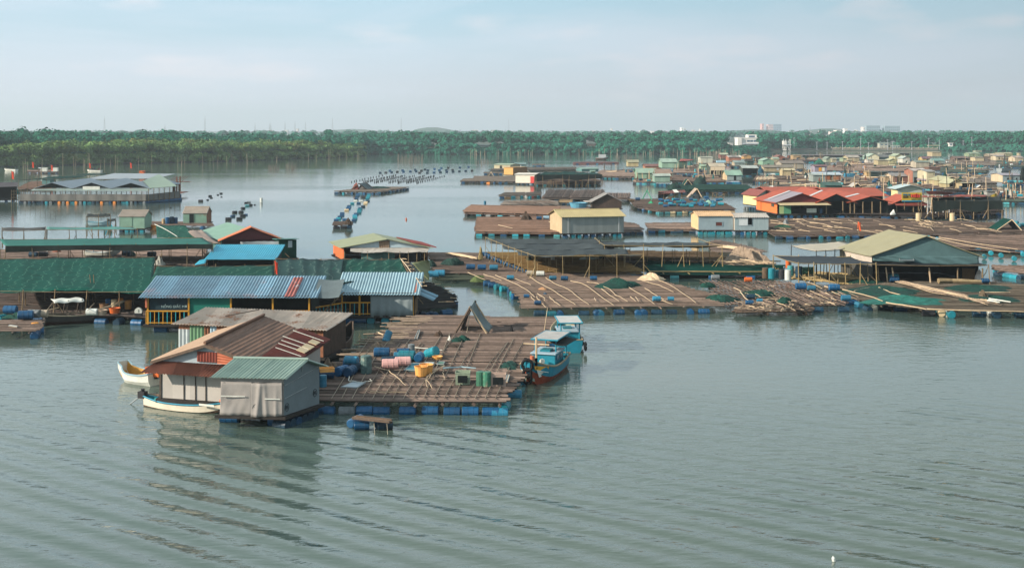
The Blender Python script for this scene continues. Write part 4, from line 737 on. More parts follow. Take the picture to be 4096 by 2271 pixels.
mb=MB(); p=boat_pt(t,.78,-.53,.44); mb.obox(p,d_*.9,V(t['_n'])*-.02,V((0,0,.1))); mb.build('registration_plate',WHITE,t)
t=boat('old dark wooden boat with raised bow lying between the long shed and the raft',W(A(1830,700)),W(A(2210,548)),1.5,.75,WOOD,WOOD_D,WOOD,name='old_boat',bowrise=.95,thwarts=2,bottom=mat('#4b4640',.85,.25,3),bow_w=.08)
t=boat('boat with orange gunwale and grey cover moored behind the patched shed',W(A(1840,262),0),W(A(1385,250),0),1.7,.62,mat('#b5782e',.6,.15,2),mat('#9ea6a4',.6,.1,2),mat('#b5782e',.6,.15,2),name='covered_boat',bowrise=.2,thwarts=1); p=boat_pt(t,.5,0,.75); d_=V(t['_d']); n_=V(t['_n']); mb=MB(); mb.sheet([p-d_*2.3-n_*.7,p+d_*2.0-n_*.6,p+d_*2.0+n_*.6,p-d_*2.3+n_*.7],10,5,lambda x,y:(0,0,.15*math.sin(3.14*y)+R(-.02,.02)),.03); mb.build('cover',mat('#98a7ab',.7,.1,2),t)
# ---- the main raft in front
NB=mat('#75655b',.8,.25,1.4,rust=.22,rcol='#3f3530',island=.6,fine=.25)
MAIN=raft('big weathered bamboo raft littered with plastic drums, the widest one in front',[(40,1032),(1818,1048),(2400,262),(1000,236),(640,410),(430,600),(60,740)],z=.66,dirn=((60,1030),(1815,1044)),pitch=.40,r=.085,m=NB,beams=1.25,zoom=B,beam_top=False,front=[(150,BLUE,False),(505,BLUE,False),(665,BLUE,False),(910,BLUE,False),(1125,BLUE,False),(1330,BLUE,False),(1500,BLUE,False),(1690,BLUE,False),(1775,BLUE_L,False),(340,DRUM_GREY,False)],drums=[(1,9),(2,6)])
mb=MB()
for i in range(17):
    u=200+i*96; k_=R(.6,1); mb.tube([W(B(u,1015),.76),W(B(u+240*k_,660+R(-20,20)),.77),W(B(u+400*k_,430+R(-30,80)),.76)],.026,4)
mb.build('tie_lattice',mat('#8f8270',.8,.2,2,island=.3),MAIN)
for i in range(46): # ragged pole ends along the open side
    k=R(0,1); p=W(B(990-560*k+R(-30,50),245+370*k**1.05+R(-10,10)),.72); a_=R(2.7,3.5); mb=MB(); mb.tube([p+V((1.2,0,0)),p+V((math.cos(a_)*R(.5,1.6),math.sin(a_)*.5,R(-.15,.1)))],.05,4); mb.build('loose_pole',PLANK,MAIN)
g_d='loose plastic drums on the big raft'
def dr(zoom,u,v,m,pose,label,s=1.0,z=.74,yaw=0,name='plastic_drum',g=g_d,tilt=0):
    p=W(zoom(u,v),z); k=.46*s if pose=='up' else .29*s
    s=s*.8; k*=.8
    return drum(m,(p.x,p.y+.2*s,z+k-.02),yaw,up=(pose=='up'),name=name,s=s,label=label,group=g,tilt=tilt)
dr(B,722,475,BLUE_L,'lie','blue drum standing askew at the ragged pole ends',1.05,yaw=1.1,tilt=-.9)
dr(B,670,630,BLUE,'lie','strong blue drum lying alone with dark bands by the grey upright drum',1.25)
dr(B,870,618,BLUE,'lie','blue drum lying just behind the teal drum',1.0,yaw=.1); dr(B,948,612,DRUM_GREY,'up','grey upright drum in the middle of the drum cluster',.9)
dr(B,905,662,TEAL,'lie','long teal drum lying before the grey upright drum',1.3,yaw=-.15); dr(B,842,655,BLUE_L,'lie','light blue drum half hidden by the teal drum',1.0,yaw=.05)
dr(B,1022,670,BLUE,'lie','blue drum showing its round end next to the teal drum',1.1,yaw=1.45); dr(B,1138,632,TEAL,'lie','greenish blue drum tilted up on end, outermost of the cluster',1.25,yaw=2.3,tilt=.35)
dr(B,735,705,NAVY,'lie','dark blue drum lying behind the two pink drums',1.1,yaw=.2); dr(B,748,742,DRUM_PINK,'lie','pale pink drum lying in front of the dark blue one',1.25,yaw=.1); dr(B,866,716,DRUM_PINK,'lie','second pale pink drum touching the long teal one',1.2,yaw=.15)
dr(B,385,700,BLUE_L,'lie','light blue drum on top of the four piled drums',1.05,z=1.15,yaw=-.3); dr(B,372,735,BLUE,'lie','mid blue drum at the back of the drum pile',1.1,yaw=.2); dr(B,292,805,BLUE,'lie','blue drum with round end out in the drum pile',1.2,yaw=1.1); dr(B,372,808,BLUE,'lie','blue drum with white smear, lowest in the drum pile',1.2,yaw=1.3); dr(B,448,775,NAVY,'lie','blackish drum against the mottled upright drum',1.2,yaw=.4)
dr(B,522,785,mat('#4c6664',.65,.35,3,rust=.4,rcol='#8a9489'),'up','tall mottled grey-green drum standing by the drum pile',1.35)
dr(B,150,832,BLUE,'lie','blue drum beside the tarpaulin hut with an orange tray on it',1.1,yaw=.15); dr(B,118,908,BLUE_L,'up','cut light blue drum at the corner of the tarpaulin hut',.85)
def box_thing(zoom,u,v,sz,m,label,name,cat,z=.72,yaw=0,lid=None,open_=True):
    p=W(zoom(u,v),z); t=thing(name,label,cat,p); w,d_,h_=sz; q=p+V((0,d_/2,h_/2)); mb=MB(); c,s_=math.cos(yaw),math.sin(yaw); ex=V((c,s_,0)); ey=V((-s_,c,0)); th=.03
    o=q-ex*w/2-ey*d_/2-V((0,0,h_/2))
    mb.obox(o,ex*w,ey*d_,V((0,0,th)))
    for (oo,e1,e2) in ((o+V((0,0,th)),ex*w,ey*th),(o+ey*(d_-th)+V((0,0,th)),ex*w,ey*th),(o+ey*th+V((0,0,th)),ex*th,ey*(d_-2*th)),(o+ex*(w-th)+ey*th+V((0,0,th)),ex*th,ey*(d_-2*th))): mb.obox(oo,e1,e2,V((0,0,h_-th)))
    mb.build('body',m,t); mb=MB(); r_=.03; z_=V((0,0,h_)); cs=[o+z_,o+ex*w+z_,o+ex*w+ey*d_+z_,o+ey*d_+z_,o+z_]; mb.tube(cs,r_,5); mb.build('rim',lid or m,t); return t
def tub(zoom,u,v,r_,h_,m,label,name='round_tub',cat='tub',z=.72,tilt=0):
    p=W(zoom(u,v),z); n=16; mb=MB(); prof=[(0,0),(r_*.82,0),(r_,h_),(r_*1.06,h_),(r_*1.06,h_+.03),(r_*.95,h_+.03),(r_*.78,.05),(0,.05)]; c=p+V((0,r_,0)); vs=[]
    for rr,zz in prof: vs+=[(c.x+rr*math.cos(6.2832*j/n),c.y+rr*math.sin(6.2832*j/n)-zz*math.sin(tilt),c.z+zz+rr*math.sin(6.2832*j/n)*math.sin(tilt)*.6) for j in range(n)]
    mb.add(vs,[(i*n+j,i*n+(j+1)%n,(i+1)*n+(j+1)%n,(i+1)*n+j) for i in range(len(prof)-1) for j in range(n)]); return tag(mb.build(name,m,loc=p),label,cat)
ORL=mat('#e3a55a',.5,.1,3)
tub(B,1036,815,.36,.5,ORL,'bright orange tub in front of the other orange tub'); tub(B,1085,797,.38,.5,ORL,'orange tub standing behind its twin, nearer the glass panels')
tub(B,1190,660,.3,.18,ORL,'shallow orange basin with a blue lid of water by the tilted drum'); box_thing(B,150,770,(.75,.5,.18),ORL,'orange tray lying on the blue drum beside the tarpaulin hut','tray','tray',z=1.32,yaw=.3)
def panel(zoom,q,m,label,name,cat,z=.76,t_=.05,lift=0,fm=None):
    ps=[W(zoom(*p),z) for p in q]; ps[2].z+=lift; ps[3].z+=lift; t=thing(name,label,cat,ps[0]); mb=MB(); mb.slab([p+V((0,0,.03)) for p in ps],t_); mb.build('panel',m,t); mb=MB(); mb.tube([p+V((0,0,.03)) for p in ps+[ps[0]]],.03,4); mb.build('frame',fm or GREY,t); return t
panel(B,[(880,752),(1000,756),(1045,690),(955,688)],TEAL,'flat teal panel lying by the orange tubs','sheet_panel','panel'); panel(B,[(1045,722),(1140,724),(1165,682),(1075,680)],mat('#9fb0b0',.35,.1,2),'framed glass sheet lying beside the teal panel','sheet_panel','panel'); panel(B,[(1185,698),(1250,700),(1262,676),(1205,674)],GREEN_D,'small dark green basin-like sheet by the curved poles','sheet_panel','panel')
panel(B,[(290,912),(440,918),(520,868),(400,864)],mat('#8f9fa6',.3,.15,2),'silver sheet lying flat near the tarpaulin hut','sheet_panel','panel')
gp='curved bamboo poles on the big raft'
pole(B,[(600,715),(740,755),(820,820),(895,890)],'thin curved pole bending down toward the raft edge',gp,.8,.03); pole(B,[(1250,708),(1130,770),(1090,840),(1100,905)],'curved pale pole beside the orange tubs',gp,.8,.03); pole(B,[(1262,712),(1150,775),(1098,845),(1145,920)],'second curved pale pole beside the orange tubs',gp,.82,.03); pole(B,[(950,535),(1240,562)],'straight white pole lying behind the drum cluster',gp,.8,.03,WHITE); pole(B,[(1245,735),(1420,722),(1555,730)],'pole wrapped with blue cloth at one end',gp,.8,.05,BLUEROOF2); pole(B,[(560,955),(900,953)],'thin straight pole lying near the raft front',gp,.8,.025); pole(B,[(1250,745),(1245,790),(1260,840)],'short crooked stick behind the curved poles',gp,.8,.02)
pole(B,[(600,725),(700,790),(770,835)],'thin dark stick by the mottled drum',gp,.8,.02,WOOD); pole(B,[(360,815),(360,850),(500,865),(575,850),(560,835)],'bent white pipe lying by the silver sheet',gp,.8,.025,WHITE)
pole(B,[(620,395),(690,418)],'pale plank jutting over the ragged raft side',gp,.85,.07,POLE)
panel(B,[(980,458),(1005,460),(1030,380),(1015,380)],PLANK,'bare plank lying across the raft behind the lone drum','plank','plank'); panel(B,[(1830,860),(1850,862),(1870,800),(1848,798)],POLE,'short pale plank at the raft corner by the box','plank','plank')
for (u,v,w,d_,m_,lb) in ((1430,888,.75,.7,mat('#8d9a84',.6,.2,3),'grey-green square crate with dark mouth near the raft front'),(1762,905,.8,.6,mat('#b09a8c',.6,.15,3),'pinkish square crate with dark mouth at the raft corner')):
    t=box_thing(B,u,v,(w,d_,.62),m_,lb,'square_crate','crate'); p=W(B(u,v),.74); mb=MB(); mb.box(p+V((0,-.01,.3)),(w*.68,.03,.38)); mb.build('mouth_shade_plate',DARK,t)  # dark plate painted as the crate's shaded mouth
dr(B,1598,902,GREEN_D,'up','green drum with yellowish top near the raft front',1.05,g=None); dr(B,1655,905,mat('#3f7a62',.55,.25,3,rust=.4,rcol='#a88f7a'),'up','green and pink patched drum next to its green twin',1.05,g=None)
heap(B,1785,640,1950,748,'dark green heap of fishing net near the work boat',NET_PILE,z=.68); heap(B,1320,410,1520,492,'loose green net heap in front of the A-frame shelter',NET_PILE,z=.68,hgt=.3); heap(B,1262,500,1425,550,'brown heap of old net behind the drums',NET_BROWN,z=.68); heap(B,1155,412,1245,440,'small dark brown net bundle at the back of the raft',NET_BROWN,z=.68,hgt=.3); heap(B,1285,455,1325,482,'small white cloth bundle by the loose green net',WHITE,'cloth_bundle',z=.68,cat='bundle',hgt=.25)
p=W(B(1885,393),.7); heap(B,1868,370,1902,395,'black ball-shaped buoy lying on the raft',BLACK,'round_buoy',z=.66,cat='buoy',hgt=.42,rough=0)
for (u0,v0,u1,v1,lb) in ((520,520,700,575,'heap of loose bamboo offcuts at the raft edge'),(95,690,250,745,'rubbish heap of planks behind the drum pile')): heap(B,u0,v0,u1,v1,lb,PLANK,'offcut_heap',z=.66,cat='heap',rough=.8,hgt=.35)
# A-frame shelter
a0=W(B(1362,400),.7); a1=W(B(1655,405),.7); ap0=atd(B(1500,180),a0.y); dv=V((.25,2.6,0)); t=thing('tent_shelter','A-frame shelter of poles with a sagging grey tarpaulin on one side','shelter',(a0+a1)/2); m0,m1=a0,a1
for q in (V((0,0,0)),dv):
    mb=MB(); mb.tube([m0+q,ap0+q+V((.05,0,.2))],.09,6); mb.build('pole',WOOD,t); mb=MB(); mb.tube([m1+q,ap0+q+V((-.05,0,.2))],.06,6); mb.build('pole',POLE,t)
mb=MB(); mb.tube([ap0,ap0+dv],.06,6); mb.build('ridge_pole',POLE,t)
mb=MB(); mb.sheet([m1+V((.15,0,.05)),m1+dv+V((.15,0,.05)),ap0+dv+V((0,.2,.2)),ap0+V((0,-.2,.2))],10,10,lambda x,y:(-.12*math.sin(3.14*y),0,-.10*math.sin(3.14*y)+.05*math.sin(9*y+5*x)),.03); mb.build('tarpaulin',mat('#5c6a6a',.7,.25,1.5,rust=.25,rcol='#a5aaa4'),t,smooth=True)
mb=MB(); mb.sheet([m0+V((.3,.6,0)),m0+dv+V((.3,0,0)),m0.lerp(ap0,.6)+dv,m0.lerp(ap0,.5)+V((.1,.6,0))],5,5,None,.03); mb.build('backboard',WOOD_D,t); mb=MB(); mb.tube([m0+V((.75,.1,0)),ap0-V((0,-.1,.2))],.02,4); mb.build('hanging_rope',ROPE,t)
flagpole(B,(2190,412),(2225,165),'bare leaning pole at the far corner of the big raft',.7,POLE,flag=False,r=.03)
# work boats
def workboat(label,stern,bow,scl,teal,roofm,full=True):
    t=boat(label,stern,bow,1.95*scl,.72*scl,teal,mat('#8d9a8c',.6,.2,2),mat('#9a8a70',.6,.2,2),name='work_boat',bowrise=.75*scl,sternrise=.15,bottom=mat('#8a3f26',.65,.25,2),thwarts=1,bow_w=.12,full=.6,stern_w=.85,draft=.3,split=.5)
    d_=V(t['_d']); n_=V(t['_n']); l=t['_l']
    def bx(q0,q1,w,z0,z1,name,m,par=t): mb=MB(); p=boat_pt(t,q0,-w/2,z0); mb.obox(p,d_*l*(q1-q0),n_*w,V((0,0,z1-z0))); return mb.build(name,m,par)
    cab=bx(.16,.48,1.35*scl,.5*scl,1.25*scl,'cabin',teal)
    for q in (.22,.34): mb=MB(); p=boat_pt(t,q,.69*scl,.85*scl); mb.obox(p,d_*l*.08,n_*.03,V((0,0,.28*scl))); mb.build('window',GLASS,cab); mb=MB(); p=boat_pt(t,q,-.71*scl,.85*scl); mb.obox(p,d_*l*.08,n_*.03,V((0,0,.28*scl))); mb.build('window',GLASS,cab)
    bx(.14,.50,1.5*scl,1.25*scl,1.31*scl,'cabin_roof',LBLUE); bx(.30,.42,.6*scl,1.31*scl,1.42*scl,'hatch',TEAL)
    for q in (.02,.40):
        for w in (-.62,.62): mb=MB(); mb.tube([boat_pt(t,q,w*scl,.6*scl),boat_pt(t,q,w*scl,2.0*scl)],.045,5); mb.build('post',teal,t)
    bx(-.04,.44,1.5*scl,2.0*scl,2.06*scl,'canopy',roofm); mb=MB(); cs=[boat_pt(t,q,w*scl,2.03*scl) for q,w in ((-.05,-.78),(.45,-.78),(.45,.78),(-.05,.78),(-.05,-.78))]; mb.tube(cs,.05,5); mb.build('canopy_frame',teal,t)
    if full:
        mb=MB(); mb.sheet([boat_pt(t,.44,.2*scl,2.02*scl),boat_pt(t,.44,1.25*scl,1.75*scl),boat_pt(t,0,1.35*scl,1.75*scl),boat_pt(t,0,.2*scl,2.02*scl)],6,4,lambda x,y:(0,0,-.12*math.sin(3.1*x)),.02); mb.build('awning_net',NET_DK,t)
        mb=MB(); p=boat_pt(t,.72,0,.7); mb.tube([p,p+V((0,0,1.75))],.06,6); mb.tube([p+V((0,0,1.35))-n_*.75,p+V((0,0,1.35))+n_*.75],.04,5); mb.build('mast',POLE,t)
        mb=MB(); p=boat_pt(t,.66,.25,1.05); mb.tube([p,p+d_*.14],.15,10); mb.build('lamp',WHITE,t)
        pb=boat_pt(t,1.0,0,0)
        mb=MB()
        for w in (-1,1): mb.sheet([boat_pt(t,.78,w*.74*scl,.62),boat_pt(t,.95,w*.32*scl,.9),boat_pt(t,.97,w*.3*scl,1.12),boat_pt(t,.78,w*.82*scl,.92)],3,2,None,.03)
        mb.build('bow_board',mat('#d9a23a',.6,.15,2),t)
        mb=MB()
        for w in (-1,1): mb.sheet([boat_pt(t,.70,w*.80*scl,.5),boat_pt(t,.90,w*.46*scl,.45),boat_pt(t,.94,w*.40*scl,.88),boat_pt(t,.80,w*.80*scl,.62)],3,2,None,.035)
        mb.build('bow_emblem',WHITE,t)
        for zz,rr in ((1.2,.3),(.78,.22),(.45,.24)): tyre(t,boat_pt(t,1.0,0,zz)+d_*.08,d_,rr)
        tyre(t,boat_pt(t,.93,.35,1.22),V((0,0,1)),.3); tyre(t,boat_pt(t,.93,-.25,1.24),V((0,0,1)),.26)
        mb=MB(); p=boat_pt(t,.6,-.45,.7); mb.tube([p,p+V((0,0,.55))],.13,8); mb.build('gas_bottle',SALMON,t)
    for q in ((.05,.22,.4,.55) if full else (.0,.3)): tyre(t,boat_pt(t,q,(-1.02 if full else -1.0)*scl,.42),n_,.22)
    return t
CYB=mat('#1f7f94',.5,.14,2,rust=.08,rcol='#1a6472')
workboat('turquoise work boat with ochre bow boards, mast and stacked tyre fenders',W(B(2310,715)),W(B(2040,905)),1.0,CYB,mat('#a9a6a0',.6,.15,2))
t=workboat('smaller turquoise boat with pale canopy moored behind the work boat',W(B(2440,590)),W(B(2355,440)),.95,CYB,mat('#b5b3ae',.6,.12,2),False)
mb=MB(); p=boat_pt(t,.1,.45,.72); mb.tube([p,p+V((0,0,.4))],.3,10); mb.build('white_keg',WHITE,t)
# small raft adrift in front
t=thing('small_raft','tiny raft of rough planks on blue drums adrift in front of the big raft','raft',W(B(565,1280))); ps=[W(B(392,1218),.5),W(B(752,1258),.5),W(B(765,1226),.5),W(B(425,1195),.5)]
d_=ps[1]-ps[0]; e_=ps[3]-ps[0]
for i in range(5): mb=MB(); q=ps[0]+e_*(i/4.5)+V((0,0,R(-.02,.08))); mb.obox(q+d_*R(-.02,.03),d_*R(.9,1.03),e_*.16+V((0,.08,0)),V((0,0,.09))); mb.build('plank',mat('#94714f',.8,.25,3,fine=.3) if i%2 else WOOD,t)
for (u,v,yw) in ((405,1288,1.2),(480,1318,.1),(700,1318,.15),(655,1290,1.3),(440,1265,1.2)): q=W(B(u,v),.0); drum(NAVY if u>560 else BLUE,(q.x,q.y+.25,.2),yw,parent=t,s=.76)
for u in (600,720): mb=MB(); q=W(B(u,1245),.52); mb.tube([q,q+V((.05,-.12,-.5))],.012,4); mb.build('rope',ROPE,t)
p=W(X(1720,2243)); p=W((3335,2243)); buoy(3335,2243,.17,DRUM_WHITE,'small white float drifting alone on the open water in front',None,'lone_float')
# ---- blue roofed pavilions
def pavilion(label,Lp,Rp,ve,vr,depth,roofm,posts,rail,extra=None):
    t=house(label,X,Lp,Rp,ve,vr,depth=depth,kind='shed',wall=NET_DK,roof=roofm,z0=.6,per=.21,over=.45,name='open_pavilion',cat='pavilion',open_=True,sag=.05)
    a,U,Vv,h,zr=frame_of(t); un=U.normalized(); pn=V((un.y,-un.x,0)); w=U.length
    for x in posts: mb=MB(); p=a+un*x*w+pn*.05; mb.box(p+V((0,0,h/2)),(.11,.11,h)); mb.build('post',YEL,t)
    mb=MB(); mb.obox(a+V((0,0,h-.02))+pn*.12,U,pn*.05,V((0,0,.1))); mb.build('fascia',STUD,t)
    for (x0,x1) in rail:
        p,q=a+U*x0+pn*.06,a+U*x1+pn*.06; n=max(4,int((q-p).length/.28)); rl=MB(); rl.obox(p+V((0,0,.88)),q-p,pn*.07,V((0,0,.09))); rl.obox(p+V((0,0,.08)),q-p,pn*.05,V((0,0,.06))); r_=rl.build('railing',YEL,t)
        for i in range(n+1): mb=MB(); k=p.lerp(q,i/n); mb.box(k+V((0,0,.45))+pn*.03,(.05,.04,.84)); mb.build('baluster',YEL if i%2==0 else CY,r_)
    for x in (.08,.25,.4,.6,.75,.92): q=a+U*x+V((0,.4,0)); drum(BLUE if x<.3 else TEAL,(q.x,q.y,.18),math.atan2(U.y,U.x)+(0 if x<.3 else 1.57),parent=t)
    mb=MB(); mb.slab([a-U*.02-V((0,.15,0))+V((0,0,-.03)),a+U*1.01-V((0,.15,0))+V((0,0,-.03)),a+U*1.01+Vv+V((0,0,-.03)),a-U*.02+Vv+V((0,0,-.03))],.16); mb.build('deck',WOOD_D,t)
    return t,a,U,pn,h
t,a,U,pn,h=pavilion('long open pavilion with patchy sky blue roof, yellow posts and dark banner',(586,1296),(1247,1296),1186,1117,3.4,BLUEROOF,(0.01,.257,.512,.765,.985),((.0,.255),(.765,.985)))
def wpanel(t,a,U,pn,x0,x1,z0,z1,m,name,off=.0,folds=0): mb=MB(); mb.sheet([a+U*x0+V((0,0,z0))+pn*off,a+U*x1+V((0,0,z0))+pn*off,a+U*x1+V((0,0,z1))+pn*off,a+U*x0+V((0,0,z1))+pn*off],40 if folds else 4,3,(lambda x,y: tuple(pn*(.06*math.sin(folds*6.28*x+y)*(1.1-y)+.03*math.sin(29*x)))) if folds else None,.02); return mb.build(name,m,t,smooth=bool(folds))
wpanel(t,a,U,pn,.262,.508,.05,h-.02,PANEL,'wall_panel',.0); bn=wpanel(t,a,U,pn,.02,.25,.85,h-.05,BANNER,'banner',-.02)
fc=bpy.data.curves.new('banner_text','FONT'); fc.body='NỒNG GIẤC MƠ'; fc.size=.24; fc.extrude=.004; fo=bpy.data.objects.new('banner_text',fc); COL.objects.link(fo); fc.materials.append(mat('#8fa5a5',.7,.05,3)); fo.parent=bn; FO=fo; fo.rotation_euler=(math.pi/2,0,math.atan2(U.y,U.x)); q=a+U*.09+pn*.05+V((0,0,h*.6)); fo.location=q-V(bn['base']); bpy.context.view_layer.update(); bm2=bpy.data.meshes.new_from_object(fo.evaluated_get(bpy.context.evaluated_depsgraph_get())); f2=bpy.data.objects.new('lettering',bm2); COL.objects.link(f2); f2.parent=bn; f2.location=fo.location; f2.rotation_euler=fo.rotation_euler; bpy.data.objects.remove(fo)
mb=MB(); sl0=(zat(1117,a.y+3.4)-.6-h)/3.4; q_=a+U*.84+V((0,0,h+.19)); mb.corr([q_+V((0,-.45,-.45*sl0)),q_+U*.062+V((0,-.45,-.45*sl0)),q_+U*.062+V((0,3.3,3.3*sl0)),q_+V((0,3.3,3.3*sl0))],.21,.034,.03); mb.build('roof_sheet',mat('#9a5a52',.65,.2,1.2,rust=.2,rcol='#a9a8a8'),t)
mb=MB(); mb.obox(a-U*.004+pn*.1+V((0,0,h-.75)),U*.012,pn*.08,V((0,0,.75))); mb.build('post_sleeve',SALMON,t)
t,a,U,pn,h=pavilion('open pavilion with even light blue roof, yellow railing and hanging grey curtain',(1366,1260),(1657,1260),1174,1103,3.3,BLUEROOF2,(.01,.25,.985),((.0,.42),))
wpanel(t,a,U,pn,.4,.985,-.12,h-.03,mat('#7e8a8c',.75,.08,1,fine=.1),'curtain',.14,5); 
mb=MB(); s0=a+U*1.02+V((0,.1,0)); mb.corr([s0+V((1.3,0,h*.68)),s0+V((1.5,2.6,h*.68)),s0+V((.1,2.8,h*1.05)),s0+V((.1,0,h*1.02))],.2,.03,.03); mb.build('side_roof',mat('#7fa3b4',.55,.15,1,stripe=((0,1,0),.7,.5),rust=.2,rcol='#a8584a'),t)
wpanel(t,a+U,V((0,2.5,0)),V((1,0,0)),.0,1.0,.0,h*.7,mat('#8a7050',.8,.2,2),'side_board',.05); mb=MB(); mb.obox(a+U*1.005+V((0,0,h)),V((0,3.2,0))+V((0,0,.75)),V((.1,0,0)),V((0,0,.12))); mb.build('bargeboard',SALMON,t)
# link walk between the pavilions
t=thing('link_walkway','narrow walkway with yellow railing under a grey net between the two pavilions','walkway',W((1306,1275),0)); p,q=W((1250,1283),.6),W((1366,1262),.6); mb=MB(); mb.obox(p-V((0,0,.1)),q-p,V((0,2.4,0)),V((0,0,.1))); mb.build('deck',WOOD_D,t); dd=q-p
mb=MB(); mb.obox(p+V((0,-.02,.86)),dd,V((0,.06,0)),V((0,0,.09))); r_=mb.build('railing',YEL,t)
for i in range(9): mb=MB(); mb.box(p+dd*(i/8)+V((0,0,.42)),(.05,.04,.84)); mb.build('baluster',CY,r_)
mb=MB(); pa,pb=W((1249,1187),2.5),W((1356,1187),2.5); mb.sheet([pa-V((0,.0,.0)),pb,pb+V((0,3,.9)),pa+V((0,3,.9))],10,5,lambda x,y:(0,0,-.1*math.sin(3*x)),.02); mb.build('net_roof',mat('#5e6a6c',.85,.15,1,fine=.2),t); mb=MB(); mb.tube([p+V((.2,-.1,.1)),p+V((2.2,.2,2.0))],.05,5); mb.build('brace',POST,t)
NETL=net_lines(NET_G,(1,.28,0),.9,'#6f9c88'); NETL2=net_lines(mat('#24403f',.9,.2,.8,fine=.35,spec=.1),(1,.2,0),1.0,'#7f988c'); NETL3=net_lines(mat('#0d4238',.9,.2,.8,fine=.3,spec=.1),(1,-.1,0),.95,'#7fa08c')
canopy('huge green shade net sloping over the dark raft beside the long pavilion',C,[(-90,905),(1600,912),(1640,548),(-90,565)],z=2.2,m=NETL,posts=((0,6),(2,6)),sag=.1,wave=.1,nu=50,nv=12,inner=10,hem=.0)
canopy('green shade net with pale strings above the long blue roofed pavilion',X,[(600,1123),(1098,1117),(1096,1060),(628,1064)],z=2.95,m=NETL3,posts=((2,5),),sag=.1,nu=40,inner=4)
canopy('grey-green shade net with wavy strings between the two blue roofs',D,[(800,705),(1405,735),(1440,503),(805,500)],z=2.9,m=NETL2,posts=((2,4),),sag=.12,nu=40,inner=3)
canopy('green shade net behind the even light blue roof, edged with lashed bamboo',D,[(1130,748),(2068,660),(1975,503),(1440,503)],z=2.85,m=NETL3,posts=((1,4),(2,4)),sag=.12,nu=40,inner=4)
for i in range(9): k=i/8; pole(D,[(1985+185*k,505+255*k),(2030+190*k,508+250*k)],'short bamboo rung lashed along the green net edge','lashed bamboo along the net edge',2.9,.035)
pole(D,[(1975,503),(2060,620),(2120,690),(2172,765)],'long crooked bamboo pole along the green net edge','lashed bamboo along the net edge',2.92,.05)
# decks below the nets
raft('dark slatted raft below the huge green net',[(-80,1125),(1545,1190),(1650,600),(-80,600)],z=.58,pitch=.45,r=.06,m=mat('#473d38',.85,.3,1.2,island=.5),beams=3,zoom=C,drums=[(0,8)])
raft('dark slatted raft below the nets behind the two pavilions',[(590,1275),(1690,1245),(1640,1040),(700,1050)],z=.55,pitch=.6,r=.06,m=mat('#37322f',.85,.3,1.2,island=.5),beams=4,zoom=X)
raft('narrow black raft with protruding poles beside the striped side roof',[(1690,1060),(2490,950),(2480,850),(2240,720),(2150,700)],z=.6,pitch=.3,r=.05,m=mat('#2b2927',.85,.35,1.4,island=.6),beams=2,zoom=D,drums=[(0,3),(1,1)],dirn=((2100,900),(2480,890)),over=.6 if False else None) if False else raft('narrow black raft with protruding poles beside the striped side roof',[(2130,985),(2490,950),(2480,850),(2240,720),(2120,740)],z=.6,pitch=.26,r=.05,m=mat('#2b2927',.85,.35,1.4,island=.6),beams=2,zoom=D,drums=[(0,3),(1,1)])
for (u,v,u2,v2) in ((2380,770,2442,766),(2390,792,2460,800),(2420,818,2482,815),(2440,868,2500,872),(2330,908,2470,905),(2280,868,2320,842),(2300,742,2345,738)): pole(D,[(u,v),(u2,v2)],'stray pole sticking out of the black raft','stray poles on the black raft',.75,.04)
# contents under the huge net
g_='clutter of drums below the huge green net'
for (u,v,m_,ps,s_,lb) in ((98,1150,BLUE,'lie',1.3,'long blue drum lying on the green-edged raft at the picture edge'),(260,1212,BLUE,'lie',1.4,'blue drum in front of the dark grey drums by the long boat'),(350,1195,DRUM_GREY,'lie',1.3,'dark grey drum between the blue and the cream drums'),(430,1190,mat('#a89a86',.6,.2,3),'lie',1.2,'cream-capped round drum beside the boat stern'),(965,1168,DRUM_WHITE,'lie',1.1,'white and blue drum under the net by the leaning stick'),(1140,1095,BLUE,'up',1.0,'blue drum standing deep under the net'),(1200,1100,CREAM,'up',1.0,'cream tub-like drum standing under the net'),(1270,1075,ORANGE,'up',.9,'orange drum standing under the net near the second post')):
    dr(C,u,v,m_,ps,lb,s_,yaw=R(-.3,.3),g=None)
for (u,v,r_,h_,m_,lb) in ((1065,1170,.35,.35,mat('#b09a86',.6,.15,3),'pale basket by the boat under the green net'),(1085,1105,.38,.4,mat('#8a6a4e',.7,.2,3),'brown basket stacked behind the pale basket'),(1195,1150,.4,.35,ORANGE_D,'orange basket on the deck between the posts'),(1340,1105,.3,.6,mat('#a8753c',.7,.2,3),'tall ochre basket close to the last post')): tub(C,u,v,r_,h_,m_,lb,'basket','basket')
t=thing('weighing_scale','round white dial scale standing on the deck under the net','scale',W(C(1466,1175),.65)); p=W(C(1466,1170),.65); mb=MB(); mb.tube([p+V((0,-.12,.32)),p+V((0,.1,.32))],.27,16); mb.build('dial',WHITE,t); mb=MB(); mb.box(p+V((0,0,.1)),(.5,.35,.2)); mb.build('base',DRUM_DARK,t); mb=MB(); mb.box(p+V((.03,-.135,.36)),(.02,.02,.2)); mb.build('needle',BLACK,t)
heap(C,0,1145,240,1205,'bright green net lying on the raft by the picture edge',NET_PILE,z=.64,hgt=.25)
raft('small brown raft with a net-covered deck at the picture edge',[(-60,1330),(400,1325),(445,1210),(-60,1215)],z=.62,pitch=.22,r=.05,m=NB,beams=1.1,zoom=C,drums=[(1,4)])
dr(C,360,1372,mat('#d08c34',.55,.15,3),'up','orange drum float hanging at the corner of the small brown raft',1.15,z=-.1,g=None)
panel(C,[(90,1280),(180,1292),(185,1284),(95,1272)],POLE,'pale board lying on the small brown raft','plank','plank',z=.72)
